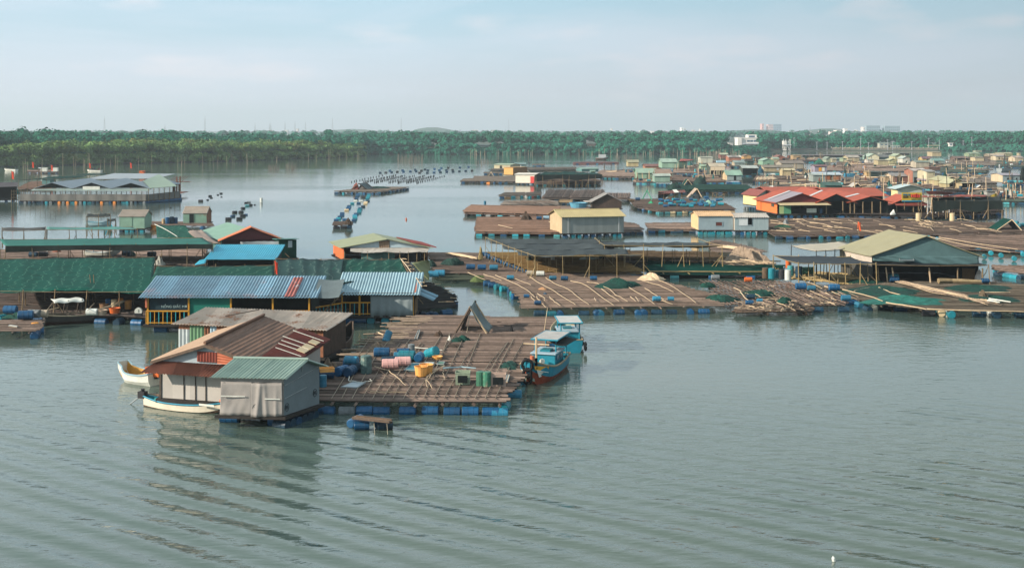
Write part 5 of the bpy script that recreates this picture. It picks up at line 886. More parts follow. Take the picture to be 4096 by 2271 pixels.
t=boat('long dark wooden boat with a white cloth on its frame, moored below the green net',W(C(465,1268)),W(C(1315,1205)),1.7,.62,mat('#3d3a38',.75,.2,2),mat('#4f4a44',.8,.25,2),mat('#8f8672',.7,.15,2),name='long_boat',bowrise=.75,thwarts=4,stern_w=.6,bow_w=.06,bottom=mat('#3a2420',.8,.2,2))
d_=V(t['_d']); n_=V(t['_n'])
for q in (.1,.25,.42):
    for w in (-.6,.6): mb=MB(); mb.tube([boat_pt(t,q,w,.6),boat_pt(t,q+.03,w*.9,1.75)],.04,5); mb.build('frame_post',STUD,t)
mb=MB(); mb.sheet([boat_pt(t,.1,-.7,1.75),boat_pt(t,.47,-.65,1.72),boat_pt(t,.47,.6,1.75),boat_pt(t,.1,.6,1.78)],24,8,lambda x,y:(0,0,.04*math.sin(13*x)*math.sin(3*y+1)-.12*(y<.1)),.03); mb.build('cloth',WHITE,t,smooth=True)
for q in (.0,): mb=MB(); mb.box(boat_pt(t,.01,0,.72),(.35,1.0,.2),yaw=math.atan2(d_.y,d_.x)); mb.build('stern_board',TEAL,t)
for (u0,v0,u1,v1) in ((620,1090,490,1110),(620,930,500,1105),(1000,1040,925,1115)): pole(C,[(u0,v0),(u1,v1)],'thin brace pole propped under the huge green net','braces under the huge green net',1.2,.04)
for u0,u1 in ((948,1000),(988,1020)):
    d0=98; a_=atd(C(u1,1130),d0); b_=atd(C(u0,735),d0); mb=MB(); mb.tube([a_,b_],.03,4); tag(mb.build('leaning_stick',POST,loc=a_),'thin stick leaning through the front of the green net','stick','thin sticks through the net')
# ================================================================ behind the green nets
OLIVE=mat('#888d6c',.55,.08,.8); OLIVE2=mat('#918b6c',.55,.08,.8,rust=.08,rcol='#857a60'); MGREEN=mat('#6d8f7c',.5,.1,.8); ORANGEW=mat('#c96a3c',.6,.08,1); DKRED=mat('#5a2428',.7,.15,1); BEIGE=mat('#b0a188',.7,.15,1,rust=.1,rcol='#7d705c'); PALEB=mat('#9fb0b6',.6,.1,1,rust=.12,rcol='#6d6a66'); REDTILE=mat('#a04a30',.65,.14,.8,fine=.12); REDTILE2=mat('#92493a',.65,.14,.8,fine=.12); MAUVE=mat('#8a8086',.5,.08,.8)
GREYC=mat('#828886',.5,.08,.8,stripe=((1,0,0),.6,.10)); PALEROOF=mat('#b5b8b8',.5,.08,.6); RUSTGREEN=mat('#6f8f7e',.6,.15,1.2,rust=.3,rcol='#7a5038'); PINKROOF=mat('#a39688',.6,.12,1,rust=.12,rcol='#7d6558'); MAROON=mat('#5f3038',.65,.15,1); SANDW=mat('#c9b792',.7,.1,.8); CREAMW=mat('#d6c9ac',.7,.08,.8); MINTW=mat('#8bab96',.65,.1,.8); TEALW=mat('#567f7c',.7,.12,.8)
canopy('long strip of pale green shade net stretched flat behind the huge net',C,[(60,432),(2250,412),(2140,343),(0,362)],z=2.7,m=mat('#2f675e',.8,.15,.6,fine=.2,spec=.1),posts=((0,9),(2,7)),sag=.06,nu=50,hem=.55,inner=8,pr=.045)
canopy('thin high strip of faded green net on poles, outermost over the open water',C,[(490,258),(1450,255),(1400,230),(500,234)],z=2.9,m=mat('#4f8079',.8,.15,.6,fine=.2,spec=.1),posts=((0,5),(2,4)),sag=.05,nu=30)
t=canopy('bare pole frame with a scrap of dark cloth over the open water',C,[(20,270),(480,262),(480,236),(20,240)],z=2.8,m=POST_D,posts=((0,3),(2,3)),sag=.03,nu=10,pr=.045)
raft('pinkish brown raft lying between the flat green strip and the huge net',[(-60,556),(2080,640),(2200,455),(-60,470)],z=.6,pitch=.5,r=.07,m=mat('#75655c',.85,.25,1,island=.5),beams=3,zoom=C,under=True)
canopy('sloping green net running down beside the drum cluster',C,[(1660,345),(2080,345),(1960,212),(1650,208)],z=2.0,zz=[1.2,1.9,2.2,1.6],m=NETL3,posts=((0,3),(2,3)),sag=.05,nu=16)
pole(C,[(1640,205),(1760,262),(1875,335)],'long white pole laid along the sloping green net','poles on the sloping green net',1.75,.05,WHITE)
canopy('sagging beige tarpaulin stretched from the green roofed house',C,[(2140,395),(2330,400),(2130,258),(1985,268)],z=2.4,m=mat('#8b7b70',.8,.15,1),posts=((0,3),),sag=.12,nu=12)
house('low house with mint green roof and bright orange gable trim',D,(310,440),(850,430),322,236,B_=(103,362),side='l',kind='y',wall=TEALW,gable=DKRED,roof=MGREEN,z0=.6,over=.5,name='gabled_house',cat='house',open_=True)
# orange trimmed front porch gable of that house
t=house('orange trimmed front gable with a dark red face before the mint roof',D,(300,452),(840,440),328,214,depth=1.5,kind='y',wall=DKRED,gable=DKRED,roof=ORANGEW,z0=.6,over=.45,name='porch',cat='porch',open_=True)
canopy('grey-white awning sheet hung below the orange trimmed gable',D,[(480,392),(872,388),(860,336),(470,345)],z=1.9,zz=[1.75,1.75,2.3,2.3],m=mat('#9aa0a2',.7,.08,1),posts=((0,3),),sag=.04,nu=12)
house('dark green net-walled cabin at the end of the orange trimmed house',D,(835,500),(998,495),328,322,depth=4,kind='shed',wall=NET_G2,roof=mat('#3b6f66',.7,.1,1),z0=.5,wins=((.48,.75,.55,.95,PALEB),),floats=2)
t=house('shed with bright cyan-blue corrugated roof above the green nets',D,(165,585),(780,585),528,386,depth=4.5,kind='shed',wall=NET_DK,roof=BLUEB,z0=.6,per=.22,over=.3,name='roofed_shed',cat='shed',open_=True,sag=.08)
canopy('small cyan-blue tilted sheet beside the cyan-blue shed',D,[(40,562),(145,548),(155,502),(90,515)],z=1.8,zz=[1.5,1.6,2.0,1.9],m=BLUEB,posts=((0,2),),sag=.0,wave=.01,nu=6)
flagpole(D,(800,690),(790,515),'thin pole with red and white flag between the green nets',2.5,POST,name='flagpole',fh=.9,fw=.25); flagpole(C,(2175,570),(2150,395),'wooden pole with small red flag beside the cyan-blue tilted sheet',.6,WOOD,fh=.4,fw=.2)
t=boat('white boat hull with blue canopy frame lying on the pinkish raft',W(C(900,545),.6),W(C(1270,545),.6),1.4,.45,WHITE,LBLUE,WHITE,name='white_boat',thwarts=1,draft=0)
for q in (.2,.45,.75): mb=MB(); mb.tube([boat_pt(t,q,.5,.45),boat_pt(t,q,.5,1.5)],.04,4); mb.build('post',BLUE,t)
mb=MB(); p=boat_pt(t,-.05,-.6,1.5); mb.obox(p,V(t['_d'])*t['_l']*1.05,V(t['_n'])*1.2,V((0,0,.06))); mb.build('canopy',WHITE,t)
for (u,v,m_,lb) in ((345,550,NAVY,'dark drum on the pinkish raft near the flag end'),(450,548,DRUM_DARK,'black drum bundle beside the dark drum on the pinkish raft'),(1330,540,NAVY,'dark drum behind the white boat canopy'),(1600,545,NAVY,'dark drum at the far end of the pinkish raft')): dr(C,u,v,m_,'lie',lb,1.2,g=None)
heap(C,1260,490,1420,540,'dark heap of netting behind the white boat',NET_PILE_D,hgt=.5); heap(C,1620,565,1730,640,'pile of white sacks at the corner of the huge net',mat('#8f8d84',.8,.15,3),'sack_pile',z=.7,hgt=.6,cat='sack pile'); heap(C,540,470,640,500,'rusty heap of rope on the pinkish raft',mat('#7a4a38',.9,.3,3),'rope_heap',hgt=.3,cat='heap')
for (u0,v0,u1,v1) in ((190,480,240,490),(270,475,330,505),(470,520,510,475),(1395,475,1470,485),(1300,470,1180,478)): pole(C,[(u0,v0),((u0+u1)/2,v0-10),(u1,v1)],'short curved white pipe lying on the pinkish raft','curved pipes on the pinkish raft',.7,.05,WHITE)
house('small rusty green hut with grey corrugated roof beside the drum cluster',C,(1937,190),(2185,190),90,25,depth=3,kind='x',wall=RUSTGREEN,rwall=RUSTW,roof=PINKROOF,per=.22,over=.12,door=(.26,.47,.95),floats=0)
raft('low dark raft carrying the drum cluster and the rusty green hut',[(1560,215),(2260,222),(2230,178),(1560,172)],z=.45,pitch=.4,r=.06,m=BAMBOO_D,zoom=C,drums=[(0,3)])
for (u,v,m_,lb,s_) in ((1725,198,mat('#b59a76',.6,.2,3),'tan rounded drum, first of the upright cluster',1.0),(1766,198,BLUE,'blue upright drum next to the tan drum',1.3),(1812,196,NAVY,'dark upright drum with white rim in the cluster',1.4),(1856,194,BLUE,'blue upright drum closest to the rusty green hut',1.2)): dr(C,u,v,m_,'up',lb,s_,z=.55,g=None)
t=boat('orange lifeboat-like float moored beside the sloping green net',W(C(1605,268)),W(C(1660,262)),1.0,.6,ORANGE,ORANGE_D,ORANGE,name='orange_skiff',thwarts=1,bowrise=.2)
house('mint green hut with grey-white corrugated roof standing over the thin net strip',C,(1262,248),(1528,248),125,62,depth=3.5,kind='x',wall=mat('#7f9f8c',.65,.12,1,rust=.15,rcol='#7a5c44'),lwall=CREAM,roof=PINKROOF,per=.22,over=.15,floats=5,door=(.02,.5,.9),dmat=mat('#7a9a88',.65,.12,1),fcol=[NAVY,TEAL])
t=canopy('spindly pole shelter with ragged black net top beside the mint green hut',C,[(912,122),(1170,118),(1165,92),(925,94)],z=3.1,m=NET_DK,posts=((0,3),(2,3)),sag=.1,nu=14,pz=.3)
t=boat('blue covered boat floating below the ragged black net shelter',W(C(915,222)),W(C(1180,222)),1.6,.55,BLUEROOF2,TEAL,BLUEROOF2,name='blue_boat',thwarts=1)
canopy('tiny black awning on thin posts at the side of the mint green hut',C,[(1140,165),(1225,163),(1220,142),(1135,144)],z=2.2,m=NET_DK,posts=((0,2),(2,2)),sag=.08,nu=8,pz=.4)
t=boat('small turquoise boat tucked below the thin net strip',W(C(1120,278)),W(C(1170,268)),1.0,.4,CYB,TEAL,CYB,name='small_boat',thwarts=1)
# ---- house with olive roof and orange side wall
t=house('olive roofed house with orange side wall and pale blue gable',D,(1440,520),(2230,520),400,322,B_=(1342,463),side='l',kind='y',wall=mat('#8e6a52',.7,.15,1),lwall=ORANGEW,gable=mat('#9fb2bb',.6,.08,1),roof=OLIVE,z0=.6,over=.45,name='gabled_house',cat='house',open_=True)
a,U,Vv,h,zr=frame_of(t); pn=V((U.y,-U.x,0)).normalized(); Pq=lambda x,z: a+U*x+pn*.06+V((0,0,z))
mb=MB(); mb.corr([Pq(.42,h*1.0),Pq(.545,h*1.0),Pq(.545,zr*.95),Pq(.42,h+(zr-h)*.78)],.2,.03,.02); mb.build('gable_panel',mat('#7d6a58',.7,.2,1,rust=.3),t)
mb=MB(); mb.sheet([Pq(.1,h*.82)+pn*1.4,Pq(1.0,h*.8)+pn*1.4,Pq(1.02,h*1.0),Pq(.08,h*1.0)],30,4,lambda x,y:(0,0,-.12*abs(math.sin(7*x))*(1-y)+R(-.02,.02)),.03); mb.build('awning',mat('#aba59c',.65,.12,1,rust=.2,rcol='#8a6654'),t)
mb=MB(); q0=a+U*.72+V((0,0,0)); rz=lambda x: V((0,0,h+(zr-h)*2*(1-x)+.2)); mb.corr([a+U*1.12+Vv*.1+rz(1.12),a+U*1.1+Vv*.98+rz(1.1),a+U*.78+Vv*.98+rz(.78),a+U*.84+Vv*.1+rz(.84)],.3,.04,.03); mb.build('rusty_roof_sheet',mat('#8a4a44',.65,.25,1,rust=.3,rcol='#5a3230'),t)
for x in (.03,.3,.55,.68,.78,.88,.97): mb=MB(); p=a+U*x+pn*1.3; mb.tube([p,p+V((0,0,h*.8))],.05,5); mb.build('post',POST,t)
mb=MB(); mb.obox(Pq(.2,0)-pn*.5,U*.4,pn*.04,V((0,0,h*.75))); mb.build('dark_panel',TEALW,t); mb=MB(); mb.obox(Pq(.72,0)-pn*.5,U*.2,pn*.04,V((0,0,h*.7))); mb.build('net_panel',NET_B,t)
canopy('green net wall sloping from the house with orange side to the water',D,[(2240,700),(2250,545),(2235,510),(2075,540)],z=1.4,zz=[.6,1.2,1.8,1.8],m=mat('#6b6f4a',.85,.2,1),posts=(),sag=.05,nu=10)
# ================================================================ far left: three-gabled grey pavilion (zoom K)
t=thing('large_pavilion','big open pavilion with three blue-grey gables and a grey net skirt on drums','pavilion',W(K(900,930)))
zd=.6; d0=W(K(900,925),zd).y; KX=lambda u,d: ((K(u,0)[0]-CX)*d/F)
eL,eR=KX(250,d0),KX(1540,d0); hz_=zat(K(0,822)[1],d0); 
gx=[(355,540,750),(750,950,1150),(1150,1355,1560)]; zg=[zat(K(0,y)[1],d0) for y in (745,745,748)]; ze=zat(K(0,806)[1],d0); DEP=22
for i,((u0,um,u1),zt) in enumerate(zip(gx,zg)):
    mb=MB(); x0,xm,x1=KX(u0,d0),KX(um,d0),KX(u1,d0)
    mb.sheet([(x0,d0-.5,ze),(xm,d0-.5,zt),(xm,d0+DEP,zt),(x0,d0+DEP,ze)],4,4,None,.08); mb.sheet([(xm,d0-.5,zt),(x1,d0-.5,ze),(x1,d0+DEP,ze),(xm,d0+DEP,zt)],4,4,None,.08); mb.build('roof',(PALEB2:=mat('#76838c',.55,.06,.4)) if i<2 else mat('#76838c',.55,.06,.4),t)
    mb=MB(); mb.add([(x0,d0+1,ze),(x1,d0+1,ze),(xm,d0+1,zt)],[(0,1,2)]); g_o=mb.build('gable',NET_DK,t); mb=MB()
    for k in (.25,.5,.75): mb.tube([(x0+(x1-x0)*k,d0+.9,ze),(x0+(x1-x0)*k,d0+.9,ze+(zt-ze)*(1-abs(k-.5)*2))],.05,4)
    for k in (.33,.66): mb.tube([(x0+(xm-x0)*k,d0+.9,ze+(zt-ze)*k),(x1+(xm-x1)*k,d0+.9,ze+(zt-ze)*k)],.05,4)
    mb.build('truss',POST_D,g_o)
xs,xe=KX(1560,d0),KX(1740,d0); zt=zat(K(0,726)[1],d0+12); xm=KX(1355,d0)
mb=MB(); mb.sheet([(xs,d0-.6,ze+.05),(xe,d0+6,ze+.15),(KX(1640,d0+22),d0+22,ze+2.0),(xm+.5,d0+6,zg[2]+.12)],6,6,None,.06); mb.build('side_roof',mat('#879a84',.5,.08,.5),t)
mb=MB(); mb.sheet([(KX(345,d0),d0-1.6,hz_-.05),(KX(1555,d0),d0-1.6,hz_-.1),(KX(1560,d0),d0,ze-.1),(KX(355,d0),d0,ze-.1)],20,3,None,.06); mb.build('eave_roof',mat('#8a9a94',.5,.08,.5),t)
mb=MB(); mb.sheet([(KX(248,d0),d0-2.2,.5),(KX(1535,d0),d0-2.2,.5),(KX(1535,d0),d0-2.2,1.75),(KX(248,d0),d0-2.2,1.8)],60,3,lambda x,y:(0,.05*math.sin(60*x),.06*math.sin(20*x)*y),.03); mb.build('net_skirt',mat('#6f6d68',.85,.14,.6,fine=.15),t)
mb=MB(); mb.sheet([(KX(1540,d0),d0-2.2,.5),(xe,d0+8,.5),(xe,d0+8,1.9),(KX(1540,d0),d0-2.2,1.75)],30,3,lambda x,y:(0,.05*math.sin(40*x),0),.03); mb.build('net_skirt',mat('#6f6d68',.85,.14,.6,fine=.15),t)
for i in range(26): x=eL+(KX(1545,d0)-eL)*i/25; mb=MB(); mb.tube([(x,d0-2.1,.4),(x,d0-2.1,hz_-.2)],.07,4); mb.build('post',POST_D,t)
for i in range(7): k=i/6; x=xs+(xe-xs)*k; mb=MB(); mb.tube([(x,d0-2+10*k,.4),(x,d0-2+10*k,ze)],.07,4); mb.build('post',POST,t)
mb=MB(); mb.slab([(eL,d0-2.3,.55),(KX(1545,d0),d0-2.3,.55),(xe,d0+8,.55),(KX(1640,d0+22),d0+22,.55),(eL,d0+22,.55)],.15); mb.build('deck',WOOD_D,t)
mb=MB(); mb.obox((KX(865,d0),d0-.7,zat(K(0,818)[1],d0)),(KX(1040,d0)-KX(865,d0),0,0),(0,.1,0),(0,0,zat(K(0,786)[1],d0)-zat(K(0,818)[1],d0))); mb.build('blank_sign',WHITE,t)
for i in range(30): x=KX(262,d0)+(KX(1520,d0)-KX(262,d0))*i/29; drum(random.choices([NAVY,TEAL,ORANGE,DRUM_GREY,BLUE],[.4,.2,.12,.2,.1])[0],(x,d0-1.9,.15),1.57 if i%4 else 0,parent=t)
for i in range(8): k=i/7; drum(BLUE,(KX(1545,d0)+(xe-KX(1545,d0))*k,d0-1.8+9.5*k,.2),.6,parent=t)
mb=MB(); dd=d0+26; mb.sheet([(KX(880,dd),dd,zat(K(0,712)[1],dd)),(KX(1600,dd),dd,zat(K(0,706)[1],dd)),(KX(1650,dd),dd+12,zat(K(0,694)[1],dd)+.35),(KX(1000,dd),dd+12,zat(K(0,688)[1],dd)+.35)],8,3,None,.05); mb.build('back_roof',mat('#8d959a',.55,.06,.4),t)
# frame at its end
dd=W(K(1790,895)).y; t=thing('timber_skeleton','bare brown timber frame standing on blue drums at the end of the grey pavilion','frame',W(K(1790,895)))
KX2=lambda u,d=dd: KX(u,d)
zt=zat(K(0,765)[1],dd); BRN=mat('#7a4a36',.75,.2,2)
for u in (1785,1800,1820,1845): mb=MB(); mb.tube([(KX2(u),dd,.4),(KX2(u),dd,zt)],.16,4); mb.build('post',BRN,t)
for dy in (0,9):
    mb=MB(); mb.tube([(KX2(1690),dd+dy,zt+dy*.02),(KX2(1850),dd+dy,zt+dy*.02)],.09,4); mb.build('beam',BRN,t)
for i in range(6): u=1700+i*28; mb=MB(); mb.tube([(KX2(u),dd-.4,zt),(KX2(u-10),dd+9,zt+1.4)],.07,4); mb.build('rafter',BRN,t)
for u in (1705,1740): mb=MB(); mb.tube([(KX2(u),dd+9,.4),(KX2(u),dd+9,zt+1.3)],.16,4); mb.build('post',BRN,t)
mb=MB(); mb.slab([(KX2(1730),dd-.3,.75),(KX2(1848),dd-.3,.75),(KX2(1840),dd+8,.75),(KX2(1730),dd+8,.75)],.12); mb.build('deck',BRN,t)
for i in range(5): drum(BLUE,(KX2(1755+i*21),dd-.1,.25),0,parent=t,s=1.3)
# neighbours of the grey pavilion
house('old dark hut with sagging net roof cut off by the picture edge',K,(-60,925),(175,920),795,752,depth=5,kind='x',wall=NET_DK,roof=mat('#4d4a4c',.8,.2,1),name='net_hut',floats=3,open_=True)
heap(K,120,825,190,868,'teal tarpaulin bundle hanging at the dark hut by the picture edge',mat('#1f6f6a',.7,.2,2),'tarpaulin_bundle',z=1.2,hgt=1.2,cat='bundle')
t=thing('fence_rail','grey bamboo railing between the dark hut and the net skirt','railing',W(K(180,920),.5))
p,q=W(K(118,922),.5),W(K(245,918),.5)
for zz in (.4,1.0,1.6): mb=MB(); mb.tube([p+V((0,0,zz)),q+V((0,0,zz))],.06,4); mb.build('rail',POST,t)
for i in range(6): k=p.lerp(q,i/5); mb=MB(); mb.tube([k-V((0,0,.5)),k+V((0,0,1.9))],.07,4); mb.build('post',POST,t)
raft('low brown raft heaped with nets behind the dark hut and the grey pavilion',[(180,805),(540,800),(500,735),(320,738)],z=.5,pitch=.6,r=.09,m=BAMBOO_R,zoom=K,under=True,beams=4)
house('teal box hut under the long dark net behind the grey pavilion',K,(432,770),(515,770),718,714,depth=4,kind='shed',wall=TEALW,roof=TEALW,name='box_hut')
canopy('long dark green net canopy on thin poles behind the grey pavilion',K,[(190,716),(760,700),(900,672),(560,684)],z=3.2,m=NET_G2,posts=((0,7),(2,5)),sag=.15,nu=30,pz=.2,pr=.07)
canopy('second dark green net canopy, reaching furthest over the water there',K,[(770,672),(1075,668),(1095,650),(800,655)],z=3.2,m=NET_G2,posts=((0,5),(2,4)),sag=.15,nu=20,pz=.2,pr=.07)
for (u,v,b_) in ((330,545,735),(525,578,740),(918,560,660),(1340,555,700),(118,640,900)): 
    flagpole(K,(u,b_),(u,v-15),'tall pole flying a bright red flag above the grey pavilion area',.3,POST,r=.07,fh=1.5,fw=.5,group='red flags round the grey pavilion',fl=mat('#e0492c',.7,.1,1))
for (u0,v0,u1,v1,b_) in ((1182,720,1182,560,1),): flagpole(K,(u0,v0),(u1,v1),'tall bare pole rising between the gables of the grey pavilion',.3,POST,flag=False,r=.07)
t=boat('open white boat with a red mark moored before the mangroves',W(K(172,632)),W(K(48,628)),1.8,.55,WHITE,WOOD,WHITE,name='white_boat',thwarts=2,bowrise=.35)
raft('narrow float walkway with two white boxes beside the red flags',[(285,634),(605,638),(600,622),(285,620)],z=.6,pitch=1,r=.12,m=BAMBOO_D,zoom=K,under=True,beams=8,drums=[(0,5)])
for u in (457,567): p=W(K(u,634),.7); mb=MB(); mb.box(p+V((0,0,.6)),(2.0,1.0,1.2)); mb.box(p+V((0,0,1.22)),(2.1,1.1,.08)); tag(mb.build('white_box',WHITE,loc=p),'white fish box on the narrow float walkway','box','white boxes on the float walkway')
canopy('tiny open hut roof on the narrow float walkway',K,[(395,602),(430,602),(428,594),(398,594)],z=3.6,m=PALEROOF,posts=((0,2),(2,2)),sag=0,wave=.02,nu=6,pr=.09)
t=boat('pale motor boat carrying three people past the mangroves',W(K(1045,642)),W(K(902,640)),1.8,.55,WHITE,WOOD,WHITE,name='passenger_boat',thwarts=3,bowrise=.3)
for q,sc in ((.62,'#5a4a48'),(.45,'#3c4a58'),(.15,'#6a3c38')): p=boat_pt(t,q,0,.75); person('person sitting in the pale motor boat by the mangroves',p,1.7,'sit',sc,1.5,'people in the pale motor boat')
dd=W(K(1480,700),0).y; t=boat('cluttered boat with orange cargo behind the grey pavilion roof',W(K(1530,690)),W(K(1440,690)),1.8,.7,WOOD,WOOD_D,WOOD,name='cargo_boat',thwarts=1); mb=MB(); mb.box(boat_pt(t,.7,0,1.3),(1.6,1.2,1.2)); mb.build('cargo',ORANGE_D,t); mb=MB(); mb.box(boat_pt(t,.25,0,1.6),(2.2,1.4,.1)); mb.build('canopy',POST_D,t)
for q in (.1,.4): mb=MB(); mb.tube([boat_pt(t,q,.5,.7),boat_pt(t,q,.5,1.6)],.07,4); mb.build('post',POST_D,t)
person('person crouching on a float behind the grey pavilion roof',W(K(1207,692),.4),1.7,'sit','#2a2c30',0)
raft('thin float strip carrying the crouching person behind the grey pavilion',[(1030,694),(1430,692),(1425,682),(1035,684)],z=.4,pitch=1,r=.1,m=BAMBOO_D,zoom=K,under=True,beams=9)
# ================================================================ drifting drum lines in the open channel (zoom L)
def ldrum(u,v,m,lb,g,s=1.0,yaw=0.0,zoom=L): p=W(zoom(u,v)); s=s*.82; return drum(m,(p.x,p.y,.12*s),yaw+R(-.1,.1),s=s,label=lb,cat='float',group=g,name='line_float')
gl='drum floats in the double line below the float with the A-frame'
for (u,v,m_) in ((1372,822,BLUE),(1368,836,BLUE),(1358,850,NAVY),(1356,866,BLUE),(1352,880,NAVY),(1345,892,DRUM_WHITE),(1312,918,TEAL),(1280,946,NAVY),(1276,956,BLUE),(1270,970,BLUE),(1253,988,CREAM),(1208,1022,BLUE),(1206,1040,BLUE),(1184,1058,BLUE),(1170,1076,TEAL),(1146,1090,BLUE),(1484,828,TEAL),(1478,842,TEAL),(1474,854,TEAL),(1468,866,TEAL),(1472,892,NAVY),(1450,908,CREAM),(1446,922,CREAM),(1424,950,NAVY),(1394,970,BLUE),(1388,980,TEAL),(1384,998,TEAL),(1382,1014,TEAL),(1352,1028,BLUE),(1338,1044,BLUE_L),(1340,1060,TEAL),(1338,1076,TEAL),(1330,1094,BLUE),(1235,1088,BLUE),(1422,846,DRUM_DARK),(1428,856,DRUM_DARK),(1400,894,DRUM_WHITE),(1378,916,BLUE)):
    ldrum(u,v,m_,'plastic drum float in the double line below the A-frame float',gl,1.0,.05)
raft('square of bamboo and netting at the end of the double drum line',[(1118,1135),(1308,1130),(1300,1098),(1130,1102)],z=.55,pitch=.25,r=.06,m=BAMBOO_D,zoom=L,drums=[(0,3),(1,1),(3,1)],fcols=[DRUM_DARK,NAVY]); heap(L,1225,1092,1308,1128,'tangle of old branches and net on the end square',NET_BROWN,z=.6,hgt=.7)
gl2='black floats strung behind the mint roofed house'
for (u,v,m_,s_) in ((35,1082,DRUM_DARK,1.25),(148,1078,DRUM_DARK,1.2),(182,1048,DRUM_DARK,1.15),(100,1010,DRUM_DARK,1.1),(165,1008,DRUM_DARK,1.1),(185,968,DRUM_DARK,1.0),(228,942,CYAN,1.0),(262,935,DRUM_DARK,1.0),(245,905,DRUM_GREY,1.0),(215,910,DRUM_DARK,.8),(80,1050,BLUE,1.0),(215,1034,BLUE,.8)): ldrum(u,v,m_,'dark float in the ragged line behind the mint roofed house',gl2,s_,R(0,1))
p=W(L(375,905)); drum(DRUM_WHITE,(p.x,p.y,.5),.3,up=True,s=1.0,label='tall white float standing upright alone in the channel',cat='float',name='marker_float'); ldrum(306,928,DRUM_DARK,'tiny dark float next to the upright white float',None,.5)
for (u,v,s_) in ((2068,945,1.2),(2140,930,.6),(2165,892,.9),(2178,908,.7),(2245,878,.6),(2278,864,.8),(2282,898,.5),(1758,1010,.5)): ldrum(u,v,DRUM_DARK,'loose black float near the end of the grey pavilion','loose black floats by the grey pavilion',s_,R(0,1),K)
buoy(*L(1868,1080),.35,ORANGE_D,'tiny orange and white float alone in the middle of the channel',None,'lone_float')
t=raft('diamond-shaped float ringed with blue drums carrying a small A-frame',[(1118,785),(1580,790),(1905,742),(1430,738),(1300,768)],z=.6,pitch=.4,r=.07,m=BAMBOO_G,zoom=L,drums=[(0,11),(1,9)],under=True)
a0=W(L(1300,768),.65); a1=W(L(1455,765),.65); ap=atd(L(1380,705),a0.y); dv=V((1.2,4,0)); t=thing('tent_shelter','small A-frame with a grey sheet and a red bundle on the diamond float','shelter',(a0+a1)/2)
for q in (V((0,0,0)),dv): mb=MB(); mb.tube([a0+q,ap+q],.12,5); mb.tube([a1+q,ap+q],.12,5); mb.build('pole',WOOD,t)
mb=MB(); mb.sheet([a1,a1+dv,ap+dv,ap],5,5,lambda x,y:(0,0,-.1*math.sin(3*y)),.04); mb.build('tarpaulin',mat('#5d6a6c',.75,.2,1),t); mb=MB(); mb.sheet([a0+dv*.9,a0+dv,ap+dv,ap+dv*.5],3,3,None,.04); mb.build('tarpaulin',WOOD_D,t)
heap(L,1310,742,1375,768,'red bundle lying under the small A-frame',mat('#7a3a30',.8,.2,2),'red_bundle',hgt=1.2,cat='bundle'); heap(L,1480,738,1700,760,'dark net spread on the diamond float',NET_PILE_D,hgt=.4)
raft('dark raft strip with drums at the outer edge of the channel',[(2425,684),(2700,684),(2700,660),(2470,662)],z=.5,pitch=.5,r=.08,m=BAMBOO_D,zoom=L,under=True,drums=[(0,3)])
# ================================================================ middle: big brown rafts (zooms E, F, G)
R1=raft('wide brown raft strewn with long crooked bamboo poles behind the open water',[(1005,905),(3060,880),(2960,760),(2200,570),(1120,545),(430,540),(860,680),(975,800)],z=.62,pitch=.28,r=.055,m=mat('#7f6d60',.8,.25,1.2,rust=.22,rcol='#453a34',island=.5,fine=.2),beams=1.6,zoom=E,front=[(1180,NAVY,False),(1300,TEAL,False),(1395,BLUE,True),(1640,NAVY,False),(1775,BLUE,True),(1810,BLUE_L,True),(2003,BLUE,False),(2200,BLUE,True),(2258,BLUE,True),(2390,NAVY,False),(2545,NAVY,False),(2740,BLUE,True),(2880,BLUE,False)])
for (u,v,eo) in ((655,655,1),(705,672,1),(765,692,1),(825,710,1),(905,735,1),(930,765,1),(945,790,1)): q=W(E(u,v),.2); drum(random.choice((BLUE,TEAL)),q,R(.1,.5),parent=R1)
gq='long crooked bamboo poles on the wide brown raft'; lq='long crooked bamboo pole lying toward the water on the wide brown raft'
for pts in ([(730,570),(850,620),(1000,690),(1080,745),(1130,795)],[(1085,590),(1180,650),(1330,730),(1470,820),(1550,870)],[(1240,595),(1330,650),(1480,715),(1580,800),(1690,870)],[(1505,628),(1620,655),(1720,715),(1850,815),(1945,875)],[(1665,640),(1780,655),(1850,690),(1910,715)],[(1915,720),(1960,770),(2090,838)],[(2105,695),(2210,760),(2365,865)],[(2265,705),(2370,770),(2480,828)],[(1150,790),(1190,850),(1245,900)],[(440,540),(530,580),(620,615)],[(1815,710),(1900,770),(2000,835)],[(2230,620),(2400,670),(2560,740)],[(2410,620),(2520,665),(2700,780),(2790,850)],[(1030,765),(1090,790),(1130,840)],[(600,560),(700,590),(790,625)],[(2120,795),(2170,835)],[(2165,795),(2200,840)],[(1155,760),(1230,800),(1235,830)],[(1745,800),(1760,835)],[(1280,790),(1330,840),(1395,880)],[(2420,820),(2550,865)],[(900,590),(990,630),(1090,668)]): pole(E,pts,lq,gq,.78,.036)
